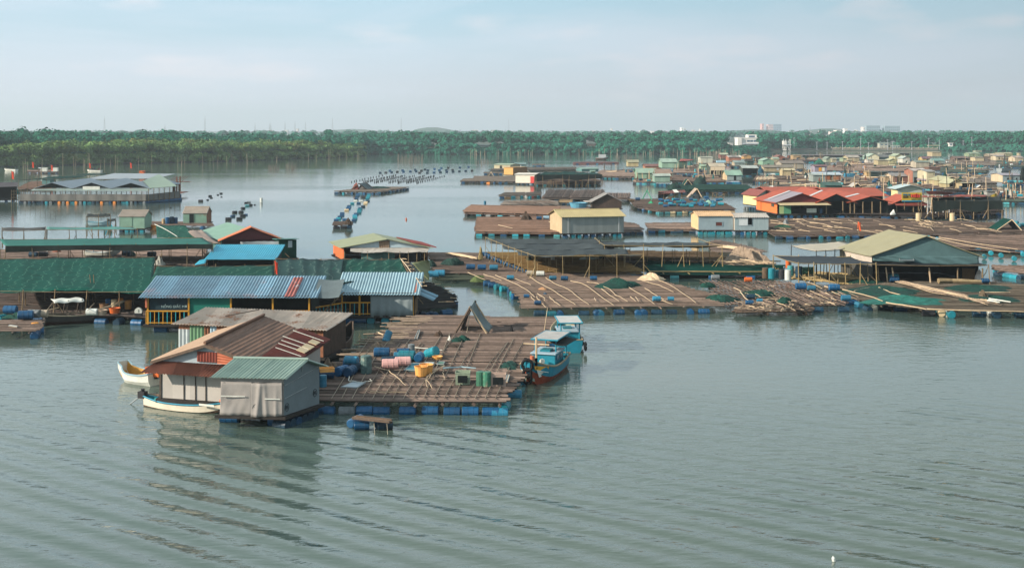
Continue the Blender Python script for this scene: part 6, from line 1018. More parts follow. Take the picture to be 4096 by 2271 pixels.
for (u,v,m_,ps,lb,s_) in ((880,612,BLUE_L,'lie','light blue drum lying near the net-roofed raft corner',.85),(1318,618,BLUE_L,'lie','light blue drum on the wide raft in front of the golden net floor',.85),(1438,620,BLUE,'lie','blue drum beside the light blue one before the golden net floor',.85),(1738,620,BLUE,'lie','blue drum tipped against the green net heap',.85),(1162,872,BLUE,'lie','cut blue drum near the water edge of the wide raft',.7),(2388,835,BLUE_L,'lie','long bright blue drum close to the front of the wide raft',.85),(2535,830,BLUE_L,'lie','small blue drum next to the long bright blue one',.7),(1047,798,BLUE,'lie','small blue drum by the raft edge drums',.6),(1190,575,DRUM_WHITE,'lie','white drum at the corner of the black net canopy',1.0),(1090,570,mat('#a09684',.6,.2,3),'lie','greyish drum beside the white one at the net canopy corner',1.0)): dr(E,u,v,m_,ps,lb,s_,yaw=R(-.2,.2),g=None)
heap(E,1770,590,2260,705,'broad dark green net spread over the wide brown raft',NET_PILE,z=.66,hgt=.5); heap(E,1170,700,1260,720,'scatter of orange cloth on the wide brown raft',mat('#a8805c',.8,.2,3),'cloth_scrap',hgt=.15,cat='cloth'); heap(E,1215,750,1262,768,'dark blue cloth on the wide brown raft',NAVY,'cloth_scrap',hgt=.15,cat='cloth'); heap(E,2200,595,2500,625,'pale pile of split bamboo by the green net',POLE,'bamboo_pile',hgt=.35,cat='bamboo pile',rough=.8)
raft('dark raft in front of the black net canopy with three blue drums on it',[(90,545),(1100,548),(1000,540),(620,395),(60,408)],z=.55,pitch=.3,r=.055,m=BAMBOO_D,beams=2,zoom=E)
dr(E,470,510,BLUE,'lie','bright blue drum, first of three on the dark raft',1.15,g=None); dr(E,585,512,BLUE,'lie','middle blue drum wrapped in net on the dark raft',1.1,g=None); dr(E,708,515,BLUE_L,'lie','light blue drum, last of three on the dark raft',1.1,g=None)
heap(E,170,405,400,465,'dark green net mound on the dark raft',NET_PILE_D,hgt=.6); heap(E,10,430,120,480,'black net bundle at the edge of the dark raft',NET_PILE_D,hgt=.5)
raft('brown raft topped with a yellowish fan of bamboo, behind the dark raft',[(60,408),(620,392),(520,336),(30,334)],z=.6,pitch=.28,r=.06,m=BAMBOO,beams=2,zoom=E)
for i in range(12): pole(E,[(235+R(-15,30),340+R(-3,12)),(380+R(-20,20),365+R(-8,8)),(540-R(0,60),400+R(-12,5))],'pale bamboo pole in the fan-shaped stack on the brown raft','fan of pale bamboo poles',.8,.06,POLE)
heap(E,545,350,600,410,'dry bush of brush at the end of the bamboo fan',mat('#8a7a52',.9,.3,2),'brush_heap',hgt=.9,cat='heap',rough=.8)
raft('low dark raft covered in weed at the channel mouth',[(130,615),(640,620),(440,545),(90,548)],z=.35,pitch=.4,r=.06,m=mat('#3d4438',.9,.3,1,island=.5),beams=2.5,zoom=E); heap(E,470,570,640,640,'bank of green weed on the low dark raft',mat('#4c5a34',.9,.4,2),'weed_heap',z=.3,hgt=.5,cat='weed'); 
for (u,v) in ((88,590),(150,580)): dr(E,u,v,BLUE_L,'lie','blue drum in rope at the side of the narrow channel',1.3,g='blue drums by the narrow channel',z=.5)
# black shade canopies over a floor tinted golden as if sunlit: the net lets some sun through
SHADE2=mat('#22282b',.9,.2,.5,fine=.2,spec=.1); SHADE=mat('#525b5e',.9,.2,.5,fine=.2,spec=.1).copy(); nt=SHADE.node_tree; tl=nt.nodes.new('ShaderNodeBsdfTranslucent'); tl.inputs['Color'].default_value=(.32,.26,.15,1); ms=nt.nodes.new('ShaderNodeMixShader'); ms.inputs[0].default_value=.3; nt.links.new(nt.nodes['Principled BSDF'].outputs[0],ms.inputs[1]); nt.links.new(tl.outputs[0],ms.inputs[2]); nt.links.new(ms.outputs[0],nt.nodes['Material Output'].inputs['Surface'])
t=canopy('broad black shade net on yellow poles above a golden net floor',E,[(1135,368),(2255,350),(1775,180),(625,178)],z=2.75,m=SHADE,posts=((0,5),(3,9)),sag=.1,wave=.08,bands=3.3,pm=POLE_Y,nu=40,nv=30,inner=18,pr=.032,m2=SHADE2)
raft('golden-brown net floor under the broad black shade net, edged by blue drums',[(1120,540),(2255,530),(2020,412),(1800,330),(630,333)],z=.6,pitch=.3,r=.06,m=NET_FLOOR,beams=2.5,zoom=E,under=True,drums=[(0,14)],fcols=[BLUE,BLUE,NAVY,BLUE_L])
FL=bpy.data.objects[[o.name for o in bpy.data.objects if o.get('label','').startswith('golden-brown net floor')][0]]
for i in range(15): k=(i+.5)/15; q=W(E(632+490*k,345+200*k),.25); drum(BLUE,q+V((-.25,-.1,0)),R(.0,.3),parent=FL,s=.95)
canopy('second black shade net, smaller and set behind on a dark floor',E,[(1850,258),(3060,262),(2810,190),(1750,180)],z=2.75,m=SHADE,posts=((0,7),(3,3),(1,3)),sag=.1,wave=.06,pm=POLE_Y,nu=40,nv=20,inner=10,bands=2,pr=.04,m2=SHADE2)
raft('dark brown net floor under the second black shade net',[(2010,415),(3090,400),(3010,330),(1900,310)],z=.6,pitch=.4,r=.06,m=mat('#5a4a38',.9,.3,.9,fine=.3),beams=3,zoom=E,under=True)
heap(E,1290,382,1340,412,'white sack on the golden net floor',WHITE,'sack',hgt=.6,cat='sack',rough=.1); heap(E,1600,388,1780,408,'white net strip on the golden net floor',mat('#a5b0a4',.8,.2,2),'net_strip',hgt=.25); heap(E,1790,365,1860,400,'black net bundle on the golden net floor',NET_PILE_D,hgt=.7); heap(E,1040,390,1100,415,'small dark net bundle on the golden net floor',NET_PILE_D,hgt=.5)
raft('green net-covered raft with a pole rail and widely spaced drums',[(-20,672),(1480,672),(1745,585),(900,572),(-20,520)],z=.62,pitch=.35,r=.06,m=NET_G2,beams=2.4,bm=POLE_Y,zoom=Ff,under=True,beam_top=False,front=[(50,BLUE,False),(318,CYAN,False),(815,BLUE,False),(1300,BLUE,False)])
pole(Ff,[(-10,662),(500,664),(1000,668),(1460,664)],'long straight rail pole along the green net-covered raft','rail poles of the green raft',.85,.07,POLE_Y)
for i in range(60): a=R(0,1); u0=930+R(0,120)+a*560; pole(Ff,[(u0-120+R(-20,20),520+R(-30,30)*(1-abs(a-.5))+a*25),(u0+60+R(0,60),555+R(-35,15))],'pale split bamboo in the long heaped stack','heaped stack of pale split bamboo',.7+R(0,.9)*(1-abs(a-.5)*1.6),.05,random.choice((POLE,PLANK,POLE)))
heap(Ff,915,485,1610,585,'long low mound of split bamboo core beside the black awning',PLANK,'bamboo_mound',hgt=.9,cat='bamboo pile',rough=.7)
for (u,v,m_,ps,lb,s_) in ((1492,752,DRUM_BROWN,'up','brown barnacled drum at the pole rail end',1.3),(1572,758,TEAL,'up','teal drum standing beside the brown barnacled drum',1.3),(1648,748,TEAL,'up','shorter teal drum between the teal and the dark one',1.0),(1702,762,DRUM_DARK,'up','dark drum in front of the awning posts',1.2),(1783,775,DRUM_WHITE,'up','white drum standing near the awning corner',1.25),(1818,720,CYAN,'up','cyan drum behind the white drum',1.3),(1895,690,DRUM_GREY,'lie','grey round drum in the stack below the awning',1.2),(1960,690,TEAL,'lie','teal round drum in the stack below the awning',1.3),(1925,745,NAVY,'up','dark blue drum in front of the drum stack',1.4),(2040,700,GREEN_D,'lie','green drum bundle at the side of the drum stack',1.5),(1782,618,ORANGE_D,'up','orange drum at the far side of the awning corner',1.0),(1270,795,ORANGE_D,'lie','small orange drum on the debris raft',.9)): dr(Ff,u,v,m_,ps,lb,s_,g=None)
raft('raft behind the second black net with a heap of yellow bamboo',[(830,420),(1500,405),(1230,330),(860,256),(700,300)],z=.6,pitch=.28,r=.055,m=BAMBOO,zoom=Ff,front=[(900,BLUE,False),(1060,NAVY,False),(1400,BLUE,False),(1450,NAVY,True)],beams=2)
for i in range(14): pole(Ff,[(1000+R(-150,60),335+R(-8,20)),(1240-R(0,40),388+R(-20,4))],'pale bamboo pole in the heap behind the second black net','bamboo heap behind the second black net',.8,.05)
raft('messy debris raft of slanting poles and torn green net',[(1000,1092),(2520,1095),(2560,960),(2050,860),(1750,785),(640,775),(760,880),(950,1080)],z=.55,pitch=.33,r=.05,m=BAMBOO_D,beams=1.5,zoom=Ff,dirn=((1400,790),(2050,1060)),front=[(2170,NAVY,False),(2500,NAVY,False)],skip=.1)
for (u0,v0,u1,v1,lb) in ((740,870,1160,1050,'torn dark green net on the debris raft beside the wide brown raft'),(1220,870,1660,985,'torn green net in the middle of the debris raft'),(1650,960,1850,1070,'narrow torn green net along the debris raft poles'),(640,830,870,870,'thin green net at the top of the debris raft')): heap(Ff,u0,v0,u1,v1,lb,NET_PILE,z=.6,hgt=.35)
gd='loose poles on the debris raft'
for i in range(60):
    u,v=R(1050,2450),R(800,1070); l=R(60,330); k=random.choice((.42,.45,.02,-.05)); pole(Ff,[(u,v),(u+l/2,v+l*k*.5+R(-4,4)),(u+l,v+l*k)],'loose weathered pole lying on the debris raft',gd,.68,.04,random.choice((POLE,PLANK,BAMBOO)))
for (u,v,m_,s_,lb) in ((1300,1020,NAVY,.9,'dark drum in the hollow of the debris raft'),(1415,1055,BLUE_L,.6,'small bright blue drum by the driftwood'),(1285,1090,BLUE,.8,'blue drum behind the driftwood heap'),(1950,895,BLUE,1.2,'dark banded blue drum in the debris poles'),(2085,905,BLUE_L,.9,'light blue can in the debris poles'),(2380,910,BLUE,1.2,'blue and white drum at the end of the debris raft'),(2530,1040,BLUE_L,1.0,'light blue sheet-like drum at the debris raft corner'),(845,770,DRUM_GREY,1.0,'grey bundle-like drum on the debris raft edge')): dr(Ff,u,v,m_,'lie',lb,s_,g=None)
raft('driftwood float heaped with sticks in front of the debris raft',[(1085,1190),(2060,1175),(2110,1125),(1120,1140)],z=.35,pitch=.25,r=.09,m=WOOD,beams=2.5,zoom=Ff)
for i in range(40): u=R(1150,2050); v=R(1085,1165); pole(Ff,[(u,v),(u+R(-60,60),v+R(-12,12)),(u+R(-120,120),v+R(-25,20))],'grey driftwood stick on the heaped float','driftwood sticks',.5+R(0,.3),.045,random.choice((WOOD,PLANK,POLE)),'driftwood_stick')
heap(Ff,1180,1070,1720,1160,'pale mound of shells and driftwood on the float',PLANK,'driftwood_heap',z=.4,hgt=.32,cat='driftwood heap',rough=.9); heap(Ff,1700,1060,2060,1170,'dark root tangle on the driftwood float',WOOD_D,'driftwood_heap',z=.4,hgt=.3,cat='driftwood heap',rough=.9)
pole(Ff,[(1160,910),(1200,985),(1280,1045)],'crooked pale branch beside the torn green net',gd,.75,.06)
# ---- lower corner raft and olive roofed hall (zoom G)
raft('curving raft with green nets and a bundle of long poles at the picture edge',[(560,1070),(1290,1150),(2700,1190),(2700,840),(2120,800),(1400,800),(950,785),(-50,860)],z=.62,pitch=.3,r=.055,m=mat('#5f564a',.85,.3,1,island=.5,fine=.2),beams=2,zoom=G,dirn=((1300,1120),(2400,1130)),drums=[(7,7)],front=[])
for (u,v,m_,eo) in ((50,890,BLUE,0),(130,905,BLUE_L,0),(320,965,NAVY,0),(400,980,CYAN,1),(460,1000,NAVY,0),(600,1035,TEAL,1),(650,1045,DRUM_WHITE,1),(745,1070,CYAN,1),(780,1090,NAVY,0),(985,1130,BLUE,0),(1345,1195,DRUM_DARK,0),(1440,1180,TEAL,0),(1505,1190,CREAM,1),(1570,1190,DRUM_WHITE,1),(1635,1210,TEAL,1),(2000,1205,NAVY,0),(2220,1215,NAVY,1),(2150,1185,DRUM_WHITE,1),(2540,1215,NAVY,0)): q=W(G(u,v),.25); drum(m_,q,R(-.4,.2) if not eo else 1.4,parent=bpy.data.objects['bamboo_raft'] if False else None,name='mooring_drum',label='mooring drum along the curving edge of the green netted raft',group='mooring drums of the curving raft',s=1.05)
for (u0,v0,u1,v1,lb) in ((250,865,1500,990,'broad green net spread inside the curving raft'),(640,985,1700,1100,'teal-green net floating in the front pool of the curving raft'),(1650,800,2576,940,'dark green net rug reaching the picture edge'),(1800,915,2650,1070,'dark green net in the outer pool by the picture edge'),(340,780,830,830,'black net bundle at the hall front')): heap(G,u0,v0,u1,v1,lb,NET_PILE if 'teal' not in lb else mat('#1f5f55',.85,.35,1.5,fine=.4),z=.62,hgt=.3,n=34)
for i in range(18): k=R(-22,22); pole(G,[(930+R(-20,90),790+k*.6),(1400+R(-60,60),900+k+R(-9,9)),(1800,985+k*1.2+R(-9,9)),(2200+R(-160,100),1075+k+R(-6,6))],'long pale pole in the bundle across the curving raft','bundle of long pale poles',.78,.03,random.choice((POLE,PLANK,BAMBOO)))
for pts in ([(0,855),(300,910),(600,985),(755,1042)],[(800,1065),(1100,1110),(1320,1150)],[(1320,1150),(1900,1170),(2600,1180)],[(380,915),(480,890),(590,865)],[(700,870),(850,930),(1065,985)],[(2000,935),(2400,930)]): pole(G,pts,'edge pole along the curving raft','edge poles of the curving raft',.8,.055)
for (u0,v0,u1,v1) in ((2120,1015,2405,1055),(2100,1035,2265,1060)): pole(G,[(u0,v0),(u1,v1)],'white pipe lying by the outer green net','white pipes by the outer green net',.85,.07,WHITE)
heap(G,2000,985,2140,1030,'brown sack heap by the white pipes',mat('#5c5040',.9,.25,2),'sack_pile',hgt=.5,cat='sack pile')
t=house('large hall with olive roof and teal tarpaulin gable on the curving raft',G,(625,775),(1990,790),455,215,B_=(215,670),side='l',kind='y',wall=NET_DK,gable=mat('#4a6668',.75,.14,.8,fine=.1,bump=.5),lwall=mat('#4b4a44',.8,.2,1),roof=OLIVE2,z0=.6,over=.35,name='net_hall',cat='hall',open_=True)
a,U,Vv,h,zr=frame_of(t); pn=V((U.y,-U.x,0)).normalized()
mb=MB(); mb.sheet([a+U*.0+pn*.08+V((0,0,h*.78)),a+U*1.0+pn*.08+V((0,0,h*.6)),a+U*1.0+pn*.08+V((0,0,h)),a+pn*.08+V((0,0,h))],60,6,lambda x,y: tuple(pn*(.05*math.sin(30*x+8*y))),.02); mb.build('tarpaulin',mat('#4a6668',.75,.14,.8,fine=.1),t,smooth=True)
mb=MB(); mb.sheet([a+Vv*1.0+V((-.1,0,h*.5)),a+V((-.1,-.1,h*.55)),a+V((-.1,-.1,h)),a+Vv+V((-.1,0,h))],8,3,None,.03); mb.build('side_tarpaulin',mat('#b5aa9c',.7,.1,1),t)
for x in (.02,.1,.16,.5,.75,.98): mb=MB(); p=a+U*x+pn*2.0; mb.tube([p,p+V((R(-.2,.2),0,h*.62))],.07,5); mb.build('post',POLE if x in (.1,.16,.5) else POST,t)
mb=MB(); mb.obox(a+U*.86-pn*.5,U*.12,pn*.05,V((0,0,h*.5))); mb.build('wall_panel',mat('#6a5236',.8,.25,1),t)
canopy('black net awning hung along the front of the olive roofed hall',G,[(560,572),(2120,580),(1800,488),(690,520)],z=2.3,m=mat('#151c20',.9,.2,1),posts=((0,2),),sag=.1,nu=30,pm=POST)
panel(G,[(975,525),(1160,525),(1150,498),(970,495)],mat('#44585c',.4,.15,2),'framed solar-panel-like sheet lying on the black net awning','sheet_panel','panel',z=2.55)
canopy('pale cream awning on thin posts beyond the olive roofed hall',G,[(-100,402),(490,350),(210,278),(-420,330)],z=2.9,m=mat('#b0a692',.65,.08,.8),posts=((0,6),(3,2)),sag=.03,wave=.02,nu=16,pm=POST_D)
canopy('taut black awning with rolled edges beside the olive roofed hall',G,[(-330,555),(670,560),(340,468),(-655,455)],z=2.5,m=mat('#2a3238',.85,.2,.8),posts=((0,6),(3,2),(2,4)),sag=.08,nu=24,pm=POLE_Y,inner=4)
raft('striped raft of bare parallel poles under the taut black awning',[(-540,745),(330,830),(690,770),(380,690),(-300,660)],z=.6,pitch=.42,r=.06,m=POLE_Y,beams=2.5,zoom=G,dirn=((-400,700),(300,800)))
for (u,v,s_,lb) in ((65,775,.6,'dark bird-like bundle on the striped raft'),): heap(G,u-25,v-45,u+30,v,lb,BLACK,'dark_bundle',hgt=.6,cat='bundle')
tag(pole(G,[(1465,785),(1650,783),(2030,792)],'long tan rolled mat lying in front of the hall',None,.9,.26,mat('#857558',.8,.2,3),'rolled_mat'),None,'rolled mat'); heap(G,1945,730,2080,800,'white and brown sacks stacked at the hall corner',mat('#b5b0a8',.8,.2,2),'sack_pile',hgt=.8,cat='sack pile'); dr(G,905,770,TEAL,'lie','teal drum at the hall front posts',1.2,g=None); dr(G,2085,810,BLUE,'lie','blue drum beside the white and brown sacks',.9,g=None); dr(G,910,800,BLUE,'lie','blue drum at the root of the pole bundle',1.1,g=None)
pole(G,[(2045,740),(2125,585)],'slanting prop pole at the corner of the black net awning','prop poles at the hall',.8,.05,POST)
flagpole(G,(455,205),(430,15),'tall pole with bright orange flag behind the olive roofed hall',.6,POST,r=.05,fh=1.0,fw=.45,fl=mat('#e8663c',.7,.1,1))
raft('dark drum-edged raft cut by the picture edge behind the hall',[(2190,640),(2800,720),(2800,590),(2180,580)],z=.6,pitch=.4,r=.06,m=BAMBOO_D,zoom=G,drums=[(0,6),(3,2)],fcols=[NAVY,NAVY,TEAL])
gk='paired cyan and dark drums in the two mooring lines'
for (u0,v0,u1,v1,n) in ((1345,205,1990,360,10),(1460,225,2560,400,16),(1590,205,2480,375,12)):
    for i in range(n): k=i/(n-1); q=W(G(u0+(u1-u0)*k+R(-8,8),v0+(v1-v0)*k+18),.2); drum(random.choice((CYAN,TEAL,BLUE_L,NAVY)),q,1.35+R(-.2,.2),s=.85,label='cyan or dark drum in the slanting mooring lines behind the hall',cat='float',group=gk,name='line_float')
for (u,v) in ((2065,470),(2150,425),(2280,455),(2450,495),(2565,440)): q=W(G(u,v),.3); drum(TEAL,q,1.3,s=.9,label='teal drum hanging at the outer mooring line',cat='float',group='teal drums of the outer mooring line',name='line_float')
pole(G,[(1360,215),(1800,320),(2400,415)],'long pole linking the slanting drum line','poles of the mooring lines',.6,.05); pole(G,[(1480,225),(2000,310),(2500,380)],'long pole linking the slanting drum line','poles of the mooring lines',.6,.05)
raft('broad dark raft with scattered pale poles in front of the red roofed complex',[(-620,190),(1350,170),(2700,150),(2700,60),(2270,40),(400,-28),(-720,-13),(-770,110)],z=.6,pitch=.5,r=.07,m=mat('#65564c',.85,.3,.8,island=.5,fine=.2),beams=3,zoom=G,under=True,drums=[(0,16)],fcols=[TEAL,NAVY,BLUE])
gs='pale poles scattered on the broad dark raft'
for i in range(70):
    u,v=R(-700,2000),R(-15,135); l=R(80,330); pole(G,[(u,v),(u+l*.5,v+R(0,26)),(u+l,v+R(5,45))],'pale pole lying on the broad dark raft',gs,.76,.05,random.choice((POLE,POLE,PLANK)))
raft('brown raft reaching the picture edge beyond the mooring lines',[(1500,330),(2750,400),(2750,190),(1500,200)],z=.5,pitch=.5,r=.07,m=BAMBOO_D,beams=3,zoom=G,under=True,drums=[(3,8)])
heap(G,-520,20,-450,60,'small white ball of net on the broad dark raft',DRUM_GREY,'net_ball',hgt=.8,rough=.1); heap(G,-620,60,-400,100,'green rope heap on the broad dark raft',mat('#3a7a54',.9,.3,2),'rope_heap',hgt=.3,cat='heap')
for (u0,v0,u1,v1,lb) in ((2230,130,2420,0,'green sheeted A-frame tent at the picture edge'),):
    a0=W(G(2225,130),.6); a1=W(G(2545,135),.6); ap=atd(G(2420,-5),a0.y); t=thing('tent_shelter',lb,'shelter',(a0+a1)/2); dv=V((0,3,0)); mb=MB(); mb.sheet([a0,a0+dv,ap+dv,ap],4,4,None,.04); mb.build('tarpaulin',NET_G2,t); mb=MB(); mb.sheet([a1+dv,a1,ap,ap+dv],4,4,None,.04); mb.build('tarpaulin',NET_B,t)
    for q in (V((0,-.1,0)),): mb=MB(); mb.tube([a0+q,ap+q],.07,5); mb.tube([a1+q,ap+q],.07,5); mb.build('pole',POLE,t)
for i in range(5): q=W(G(2400+i*40,40+R(0,60)),.6); drum(TEAL,q+V((0,0,.3)),R(0,1),s=.9,label='teal drum heaped behind the green A-frame tent',group='drums behind the green A-frame tent',name='plastic_drum')
# ================================================================ middle distance (zooms H and I)
NDK=mat('#38302c',.85,.3,.8,island=.5); RED=mat('#c8453f',.65,.1,1)
raft('wide brown raft with teal drums beside the long corrugated shed',[(290,818),(1260,828),(1255,650),(322,652)],z=.62,pitch=.3,r=.06,m=BAMBOO_R,beams=2.5,zoom=Hh,under=True,front=[(335,TEAL,False),(475,TEAL,False),(612,BLUE,False),(748,TEAL,False),(876,TEAL,False),(1050,BLUE,False),(1222,CYAN,False)])
t=house('long corrugated shed of grey sheets with a straw coloured roof on drums',Hh,(1282,842),(1990,828),655,572,depth=6,kind='x',wall=GREYC,lwall=mat('#b5a180',.65,.1,1),roof=mat('#a5986f',.6,.1,.8),per=.3,over=.35,z0=.55,name='corrugated_shed',cat='shed',floats=9,fcol=[NAVY,TEAL,BLUE])  # lwall tinted warm, putting low sun on the end into its colour
a,U,Vv,h,zr=frame_of(t); pn=V((U.y,-U.x,0)).normalized()
for x in (.09,.91): mb=MB(); mb.obox(a+U*x+pn*.05,U*.012,pn*.04,V((0,0,h*.95))); mb.build('wall_strip',PALEROOF,t)
for (u,v,m_,s_,lb) in ((1020,682,BLUE,1.1,'dark blue drum on the raft behind the long corrugated shed'),(1102,680,mat('#93aebb',.5,.15,3),1.2,'pale blue drum with cream lid beside the dark blue drum'),(1238,676,BLUE_L,1.1,'bright cyan drum touching the corner of the long corrugated shed')): dr(Hh,u,v,m_,'lie',lb,s_,g=None)
heap(Hh,810,665,945,690,'scraggy dark branch heap on the raft beside the pale blue drum',NET_BROWN,hgt=.6,rough=.9,cat='heap',name='brush_heap')
pole(Hh,[(555,745),(640,765),(715,782)],'pale stick lying on the wide brown raft beside the long shed','sticks beside the long shed',.75,.05); pole(Hh,[(1130,705),(1250,755)],'pale stick lying on the wide brown raft beside the long shed','sticks beside the long shed',.75,.05)
raft('reddish brown thatched raft, narrow and long behind the teal drum raft',[(150,590),(1250,625),(1255,535),(245,514)],z=.75,pitch=.3,r=.08,m=BAMBOO_R,beams=3,zoom=Hh,under=True,drums=[(0,9)],fcols=[DRUM_DARK,NAVY,TEAL,DRUM_GREY])
raft('faded pinkish raft end reaching the old plank hut',[(1245,560),(1600,560),(1600,538),(1245,530)],z=.6,pitch=.4,r=.07,m=BAMBOO,zoom=Hh,under=True)
tub(Hh,1478,555,1.6,.9,mat('#5f9db5',.55,.12,1),'big round pale blue tank beside the old plank hut','round_tank','tank',.6); dr(Hh,400,515,BLUE_L,'up','light blue drum standing at the back of the thatched raft',1.0,g=None)
raft('ragged bamboo raft with many blue drums along its front',[(575,512),(1245,518),(1240,470),(1100,455),(620,470)],z=.6,pitch=.35,r=.07,m=BAMBOO_G,beams=2,zoom=Hh,under=True,drums=[(0,9)],dirn=((620,470),(760,510)))
for i in range(16): u=R(620,1150); pole(Hh,[(u,R(462,480)),(u+R(40,110),R(485,512))],'crooked branch bristling from the ragged raft','crooked branches of the ragged raft',.8+R(0,.3),.07,WOOD)
raft('short railed float with a dark drum beside the ragged raft',[(1255,485),(1392,487),(1392,456),(1255,458)],z=.55,pitch=.6,r=.06,m=POST,zoom=Hh,drums=[(0,2)],fcols=[NAVY])
raft('low raft of grey bamboo with four drums before the tilted thatch rafts',[(557,405),(860,400),(850,370),(640,372)],z=.6,pitch=.35,r=.07,m=BAMBOO_G,zoom=Hh,under=True,drums=[(0,3)],fcols=[BLUE,TEAL])
raft('small raft bridging to the tilted thatch rafts',[(875,402),(1040,398),(1040,368),(880,372)],z=.6,pitch=.35,r=.07,m=BAMBOO_G,zoom=Hh,under=True,drums=[(0,2)],fcols=[TEAL,NAVY])
raft('first tilted thatch-like bamboo raft, ridged in the middle',[(1050,425),(1360,425),(1415,335),(1120,338)],z=.9,pitch=.3,r=.09,m=BAMBOO,zoom=Hh,under=True,drums=[(0,3)],fcols=[NAVY,DRUM_DARK],dirn=((1050,425),(1130,338)))
raft('second tilted thatch-like bamboo raft ending in a pointed arm',[(1370,425),(1700,425),(2050,432),(2065,375),(1760,372),(1760,336),(1425,338)],z=.9,pitch=.3,r=.09,m=BAMBOO,zoom=Hh,under=True,drums=[(0,3),(2,1)],fcols=[NAVY,DRUM_DARK],dirn=((1380,425),(1440,338)))
t=house('old plank hut with patched grey roof and open dark gable',Hh,(1632,556),(1965,556),478,392,depth=5,kind='y',wall=mat('#6f7f80',.65,.12,1),gable=mat('#4a3c34',.85,.25,1.5),roof=mat('#85807a',.65,.2,.8,rust=.25,rcol='#5d6a6c'),over=.5,lwall=WOOD,name='plank_hut',floats=4,fcol=[NAVY,DRUM_DARK])
a,U,Vv,h,zr=frame_of(t); mb=MB(); mb.sheet([a+V((-1.2,-.1,h*.95)),a+V((0,-.1,h*1.0)),a+Vv+V((0,0,h)),a+Vv+V((-1.4,0,h*.95))],4,3,None,.04); mb.build('side_awning',PINKROOF,t)
for k in (0,1): mb=MB(); p=a+Vv*k+V((-1.15,0,0)); mb.tube([p-V((0,0,.4)),p+V((0,0,h*.95))],.05,4); mb.build('post',POST,t)
raft('small wedge-shaped raft sticking out behind the long corrugated shed',[(1985,805),(2218,800),(2120,728),(1990,712)],z=.6,pitch=.3,r=.07,m=BAMBOO,zoom=Hh,under=True,drums=[(0,3)],fcols=[NAVY])
raft('pinkish bamboo raft with a white railing strip before the beige roofed hut',[(310,885),(905,888),(860,806),(275,812)],z=.6,pitch=.28,r=.07,m=BAMBOO,zoom=I,under=True,drums=[(0,5)],fcols=[NAVY,BLUE,TEAL])
t=house('blue-grey hut with beige roof and a rusty square hatch',I,(945,902),(1392,900),728,672,depth=5,kind='x',wall=mat('#8fa0a6',.6,.1,1,rust=.12,rcol='#9a7d60'),lwall=mat('#cdb083',.65,.1,1),roof=mat('#c0a07a',.6,.12,.8,rust=.12,rcol='#98705a'),per=.3,over=.2,wins=((.49,.68,.28,.58,mat('#5a2f28',.7,.2,1)),),floats=8,fcol=[TEAL,CYAN,TEAL],fend=True,z0=.6)  # warm lwall against a grey front: sunlight held in the colour
t=house('weathered white hut with an open corner and rusted corrugated roof',I,(1412,905),(1848,905),745,698,depth=4.5,kind='x',wall=mat('#93a3a6',.6,.12,1,rust=.12,rcol='#3f4648',stretch=(3,1,.5)),lwall=mat('#c5b9a8',.65,.1,1),roof=mat('#a9a49c',.6,.15,.9,rust=.3,rcol='#8a5f48'),per=.3,over=.2,wins=((.1,.5,.35,.97,mat('#c2c8c8',.6,.1,1)),(.38,.5,.4,.97)),floats=6,fcol=[NAVY,BLUE,TEAL],z0=.6)  # paler, warmer lwall carries the sun from that side as colour
heap(I,1430,795,1530,905,'bundle of maroon and violet cloth in the open corner of the weathered hut',MAROON,'cloth_bundle',z=.6,hgt=1.3,cat='bundle')
# barge of drums
raft('float crowded with blue drums and wreckage in mid channel',[(440,648),(1420,632),(1290,560),(880,500),(60,505),(130,590)],z=.65,pitch=.4,r=.08,m=BAMBOO_D,zoom=I,under=True,drums=[(0,13),(5,4)],fcols=[TEAL,CYAN,BLUE,NAVY,CREAM])
gb='loose drums on the crowded float'
for i in range(46):
    v=R(520,610); u=R(430,1250) if v<590 else R(470,1150); dr(I,u,v,random.choice((BLUE,BLUE_L,TEAL,TEAL,BLUE)),'lie','blue or teal drum among the many on the crowded float',1.05,yaw=R(-.4,.4),g=gb)
for (u,v,m_,lb) in ((165,520,BLUE,'blue drum at the empty end of the crowded float'),(85,540,DRUM_BROWN,'brown upright drum at the tip of the crowded float'),(1050,500,BLUE,'dark blue drum standing up behind the crowd of drums')): dr(I,u,v,m_,'lie',lb,1.2,g=None)
heap(I,1030,540,1130,570,'pale green upturned dinghy among the drums',mat('#8fb8a4',.6,.1,2),'upturned_dinghy',hgt=.7,cat='dinghy',rough=.1); heap(I,300,545,375,565,'bright green net bundle on the crowded float',mat('#2f8a62',.85,.3,2),hgt=.4)
t=thing('collapsed_shelter','half collapsed shelter with rusty roof on the crowded float','shelter',W(I(610,510))); d0=W(I(610,505),.65).y
def px3(zoom,u,v,d): return atd(zoom(u,v),d)
mb=MB(); mb.corr([px3(I,430,440,d0-.5),px3(I,790,415,d0-.5),px3(I,770,385,d0+4),px3(I,430,402,d0+4)],.35,.05,.04); mb.build('roof',mat('#6a3a30',.7,.25,1,rust=.3,rcol='#3c2420'),t); mb=MB(); mb.sheet([px3(I,640,420,d0-.6),px3(I,700,415,d0-.6),px3(I,660,378,d0+4),px3(I,610,384,d0+4)],3,3,None,.03); mb.build('roof_patch',WHITE,t)
for (u0,v0,u1,v1) in ((430,510,430,410),(500,510,500,430),(575,505,560,425),(640,500,630,430),(735,500,725,420),(790,490,785,415),(560,500,700,430),(520,505,600,470),(720,470,790,465)): mb=MB(); mb.tube([px3(I,u0,v0,d0),px3(I,u1,v1,d0)],.07,4); mb.build('post',POST if u0!=430 else WOOD_D,t)
mb=MB(); mb.sheet([px3(I,425,512,d0+.1),px3(I,500,510,d0+.1),px3(I,590,430,d0+.1),px3(I,428,415,d0+.1)],3,3,None,.05); mb.build('side_sheet',NET_DK,t)
